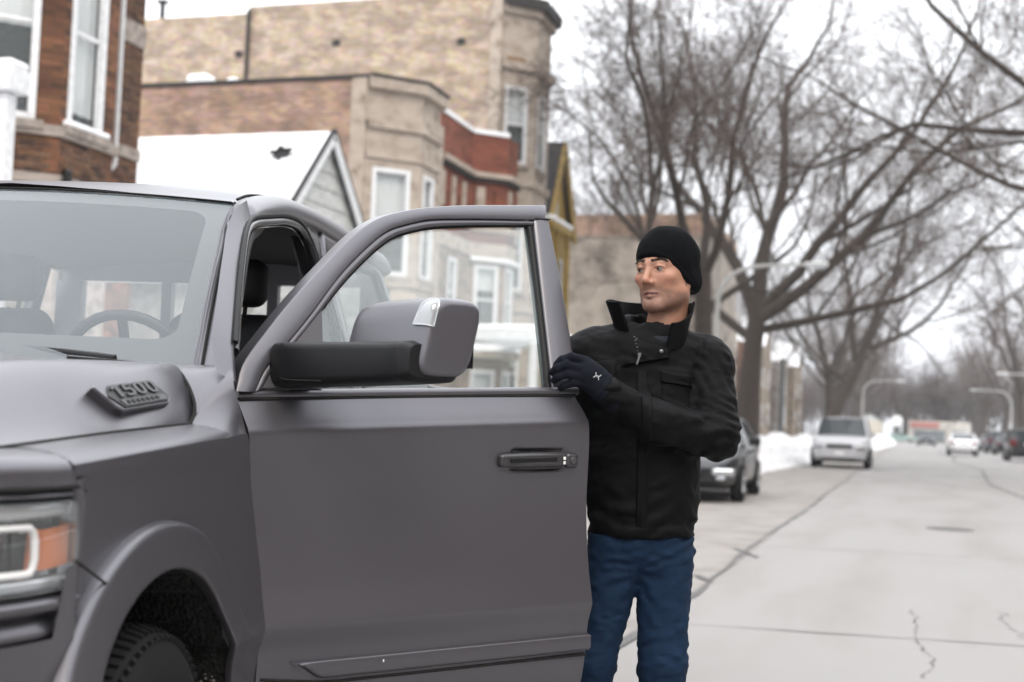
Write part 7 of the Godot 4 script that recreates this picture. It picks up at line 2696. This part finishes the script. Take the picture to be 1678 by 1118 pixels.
		c = c.lerp(Color(0.060, 0.034, 0.022), brow * (0.8 + 0.4 * nzv))
		var lash := smoothstep(0.0030, 0.0012, absf(p.y - 0.0042 + 3.0 * pow(x - 0.031, 2.0))) * smoothstep(0.015, 0.019, x) * smoothstep(0.047, 0.043, x) * smoothstep(0.070, 0.076, p.z)
		c = c.lerp(Color(0.045, 0.028, 0.022), lash * 0.7)
		body.c.append(Color(c.r * (1.0 + 0.10 * nzv), c.g * (1.0 + 0.10 * nzv), c.b * (1.0 + 0.10 * nzv)))
	var skin := mat(1, 1, 1, 0.50)
	skin.vertex_color_use_as_albedo = true
	skin.subsurf_scatter_enabled = true
	skin.subsurf_scatter_strength = 0.12
	skin.heightmap_enabled = true
	skin.heightmap_texture = noise_tex([], 0.35, 512, 3, 9)
	skin.heightmap_scale = 0.03
	skin.uv1_triplanar = true
	skin.uv1_scale = Vector3.ONE * 6.0
	var head := Transform3D(Basis(Vector3.UP, HEAD_TURN) * Basis(Vector3(1, 0, 0), 0.02) * Basis(Vector3(0, 0, 1), 0.03) * Basis().scaled(Vector3.ONE * 1.09), Vector3(0.046, 1.742, -0.012))
	var bd := put("body", body, skin, P)
	bd.transform = head
	for s in [1, -1]:
		var ey := M.new()
		var er := []
		for i in 13:
			var row := PackedVector3Array()
			for j in 20:
				var a := PI * i / 12.0
				var b := TAU * j / 20.0
				row.append(Vector3(sin(a) * cos(b), sin(a) * sin(b), cos(a)) * 0.0122)
			er.append(row)
		ey.grid(er, true)
		var e := put("eyeball", ey, mat(0.20, 0.175, 0.16, 0.15), bd)
		e.position = Vector3(s * 0.031, -0.0005, 0.0752)
		var ir := M.new()
		ir.lathe([[0.0, 0.0126], [0.0025, 0.0124], [0.0066, 0.0108]], Transform3D(Basis(Vector3(1, 0, 0), PI / 2) , Vector3.ZERO), 16)
		var io := put("iris", ir, mat(0.016, 0.013, 0.011, 0.08), bd)
		io.transform = Transform3D(Basis(Vector3.UP, -0.36) * Basis(Vector3(1, 0, 0), -0.10), Vector3(s * 0.031, -0.0005, 0.0754))
	# stubble on jaw, chin and lip
	var stub := M.new()
	var srn := RandomNumberGenerator.new()
	srn.seed = 77
	var tries := 0
	while tries < 16000:
		tries += 1
		var p: Vector3 = body.v[srn.randi() % body.v.size()]
		var x := absf(p.x)
		if p.z < 0.0 or p.y > -0.048 - 0.35 * maxf(0.0, x - 0.03) or p.y < -0.125: continue
		if absf(p.y + 0.072) < 0.0095 and x < 0.023: continue
		if srn.randf() > 0.8: continue
		p += Vector3(srn.randf_range(-0.0016, 0.0016), srn.randf_range(-0.0016, 0.0016), 0)
		var dn := p.normalized() * 0.0011 + Vector3(0, -0.0014, 0)
		stub.bar(p - dn * 0.3, p + dn, 0.00022, 3)
	put("stubble", stub, mat(0.07, 0.042, 0.03, 0.7), bd)
	# brow hairs
	var bh := M.new()
	for k in 420:
		var s := 1.0 if srn.randf() < 0.5 else -1.0
		var x := srn.randf_range(0.009, 0.054)
		var by := 0.0225 + 0.004 * smoothstep(0.012, 0.034, x) - 0.008 * smoothstep(0.036, 0.054, x) + srn.randf_range(-0.0038, 0.0038) * smoothstep(0.058, 0.04, x)
		var p := Vector3(s * x, by, 0.11)
		for j in 60:
			if head_field(p) < 0.0004: break
			p.z -= 0.001
		bh.bar(p, p + Vector3(s * 0.005, 0.0012, 0.0008 - 0.03 * x), 0.00035, 3)
	put("brow_hair", bh, mat(0.035, 0.02, 0.014, 0.7), bd)
	# knit cap
	var capf := func(p: Vector3) -> float:
		var d := ell(p, Vector3(0, 0.036, -0.015), Vector3(0.088, 0.100, 0.109))
		d = smin(d, ell(p, Vector3(0, -0.03, -0.035), Vector3(0.087, 0.06, 0.084)), 0.03)
		var edge := 0.029 + 0.86 * (p.z - 0.082)
		edge = maxf(edge, -0.064)
		d = smax(d, edge - p.y, 0.010)
		# turned hem just above the edge
		d += 0.0016 * exp(-pow((p.y - edge - 0.020) / 0.003, 2.0))
		d += 0.0035 * hz.get_noise_3d(p.x * 260.0, p.y * 200.0, p.z * 260.0)
		return d
	var wool := mat(0.005, 0.0055, 0.0068, 0.95, 0.0, 0.2)
	noisy(wool, [[0.0, grey(0.7)], [1.0, grey(1.0)]], 0.25, 8.0, false, 0.05, 0.4)
	var kc := put("knit_cap", nets(capf, Vector3(-0.11, -0.11, -0.14), Vector3(0.11, 0.15, 0.12), 0.004), wool, P)
	kc.transform = head
	var hair := M.new()
	var hr := RandomNumberGenerator.new()
	hr.seed = 4
	for k in 260:
		var s := 1.0 if hr.randf() < 0.7 else -1.0
		var a := Vector3(s * hr.randf_range(0.068, 0.074), hr.randf_range(-0.055, -0.02), hr.randf_range(-0.035, 0.012))
		hair.bar(a, a + Vector3(s * 0.002, -0.010, -0.003), 0.0005, 3)
	put("hair", hair, mat(0.05, 0.032, 0.022, 0.7), P).transform = head
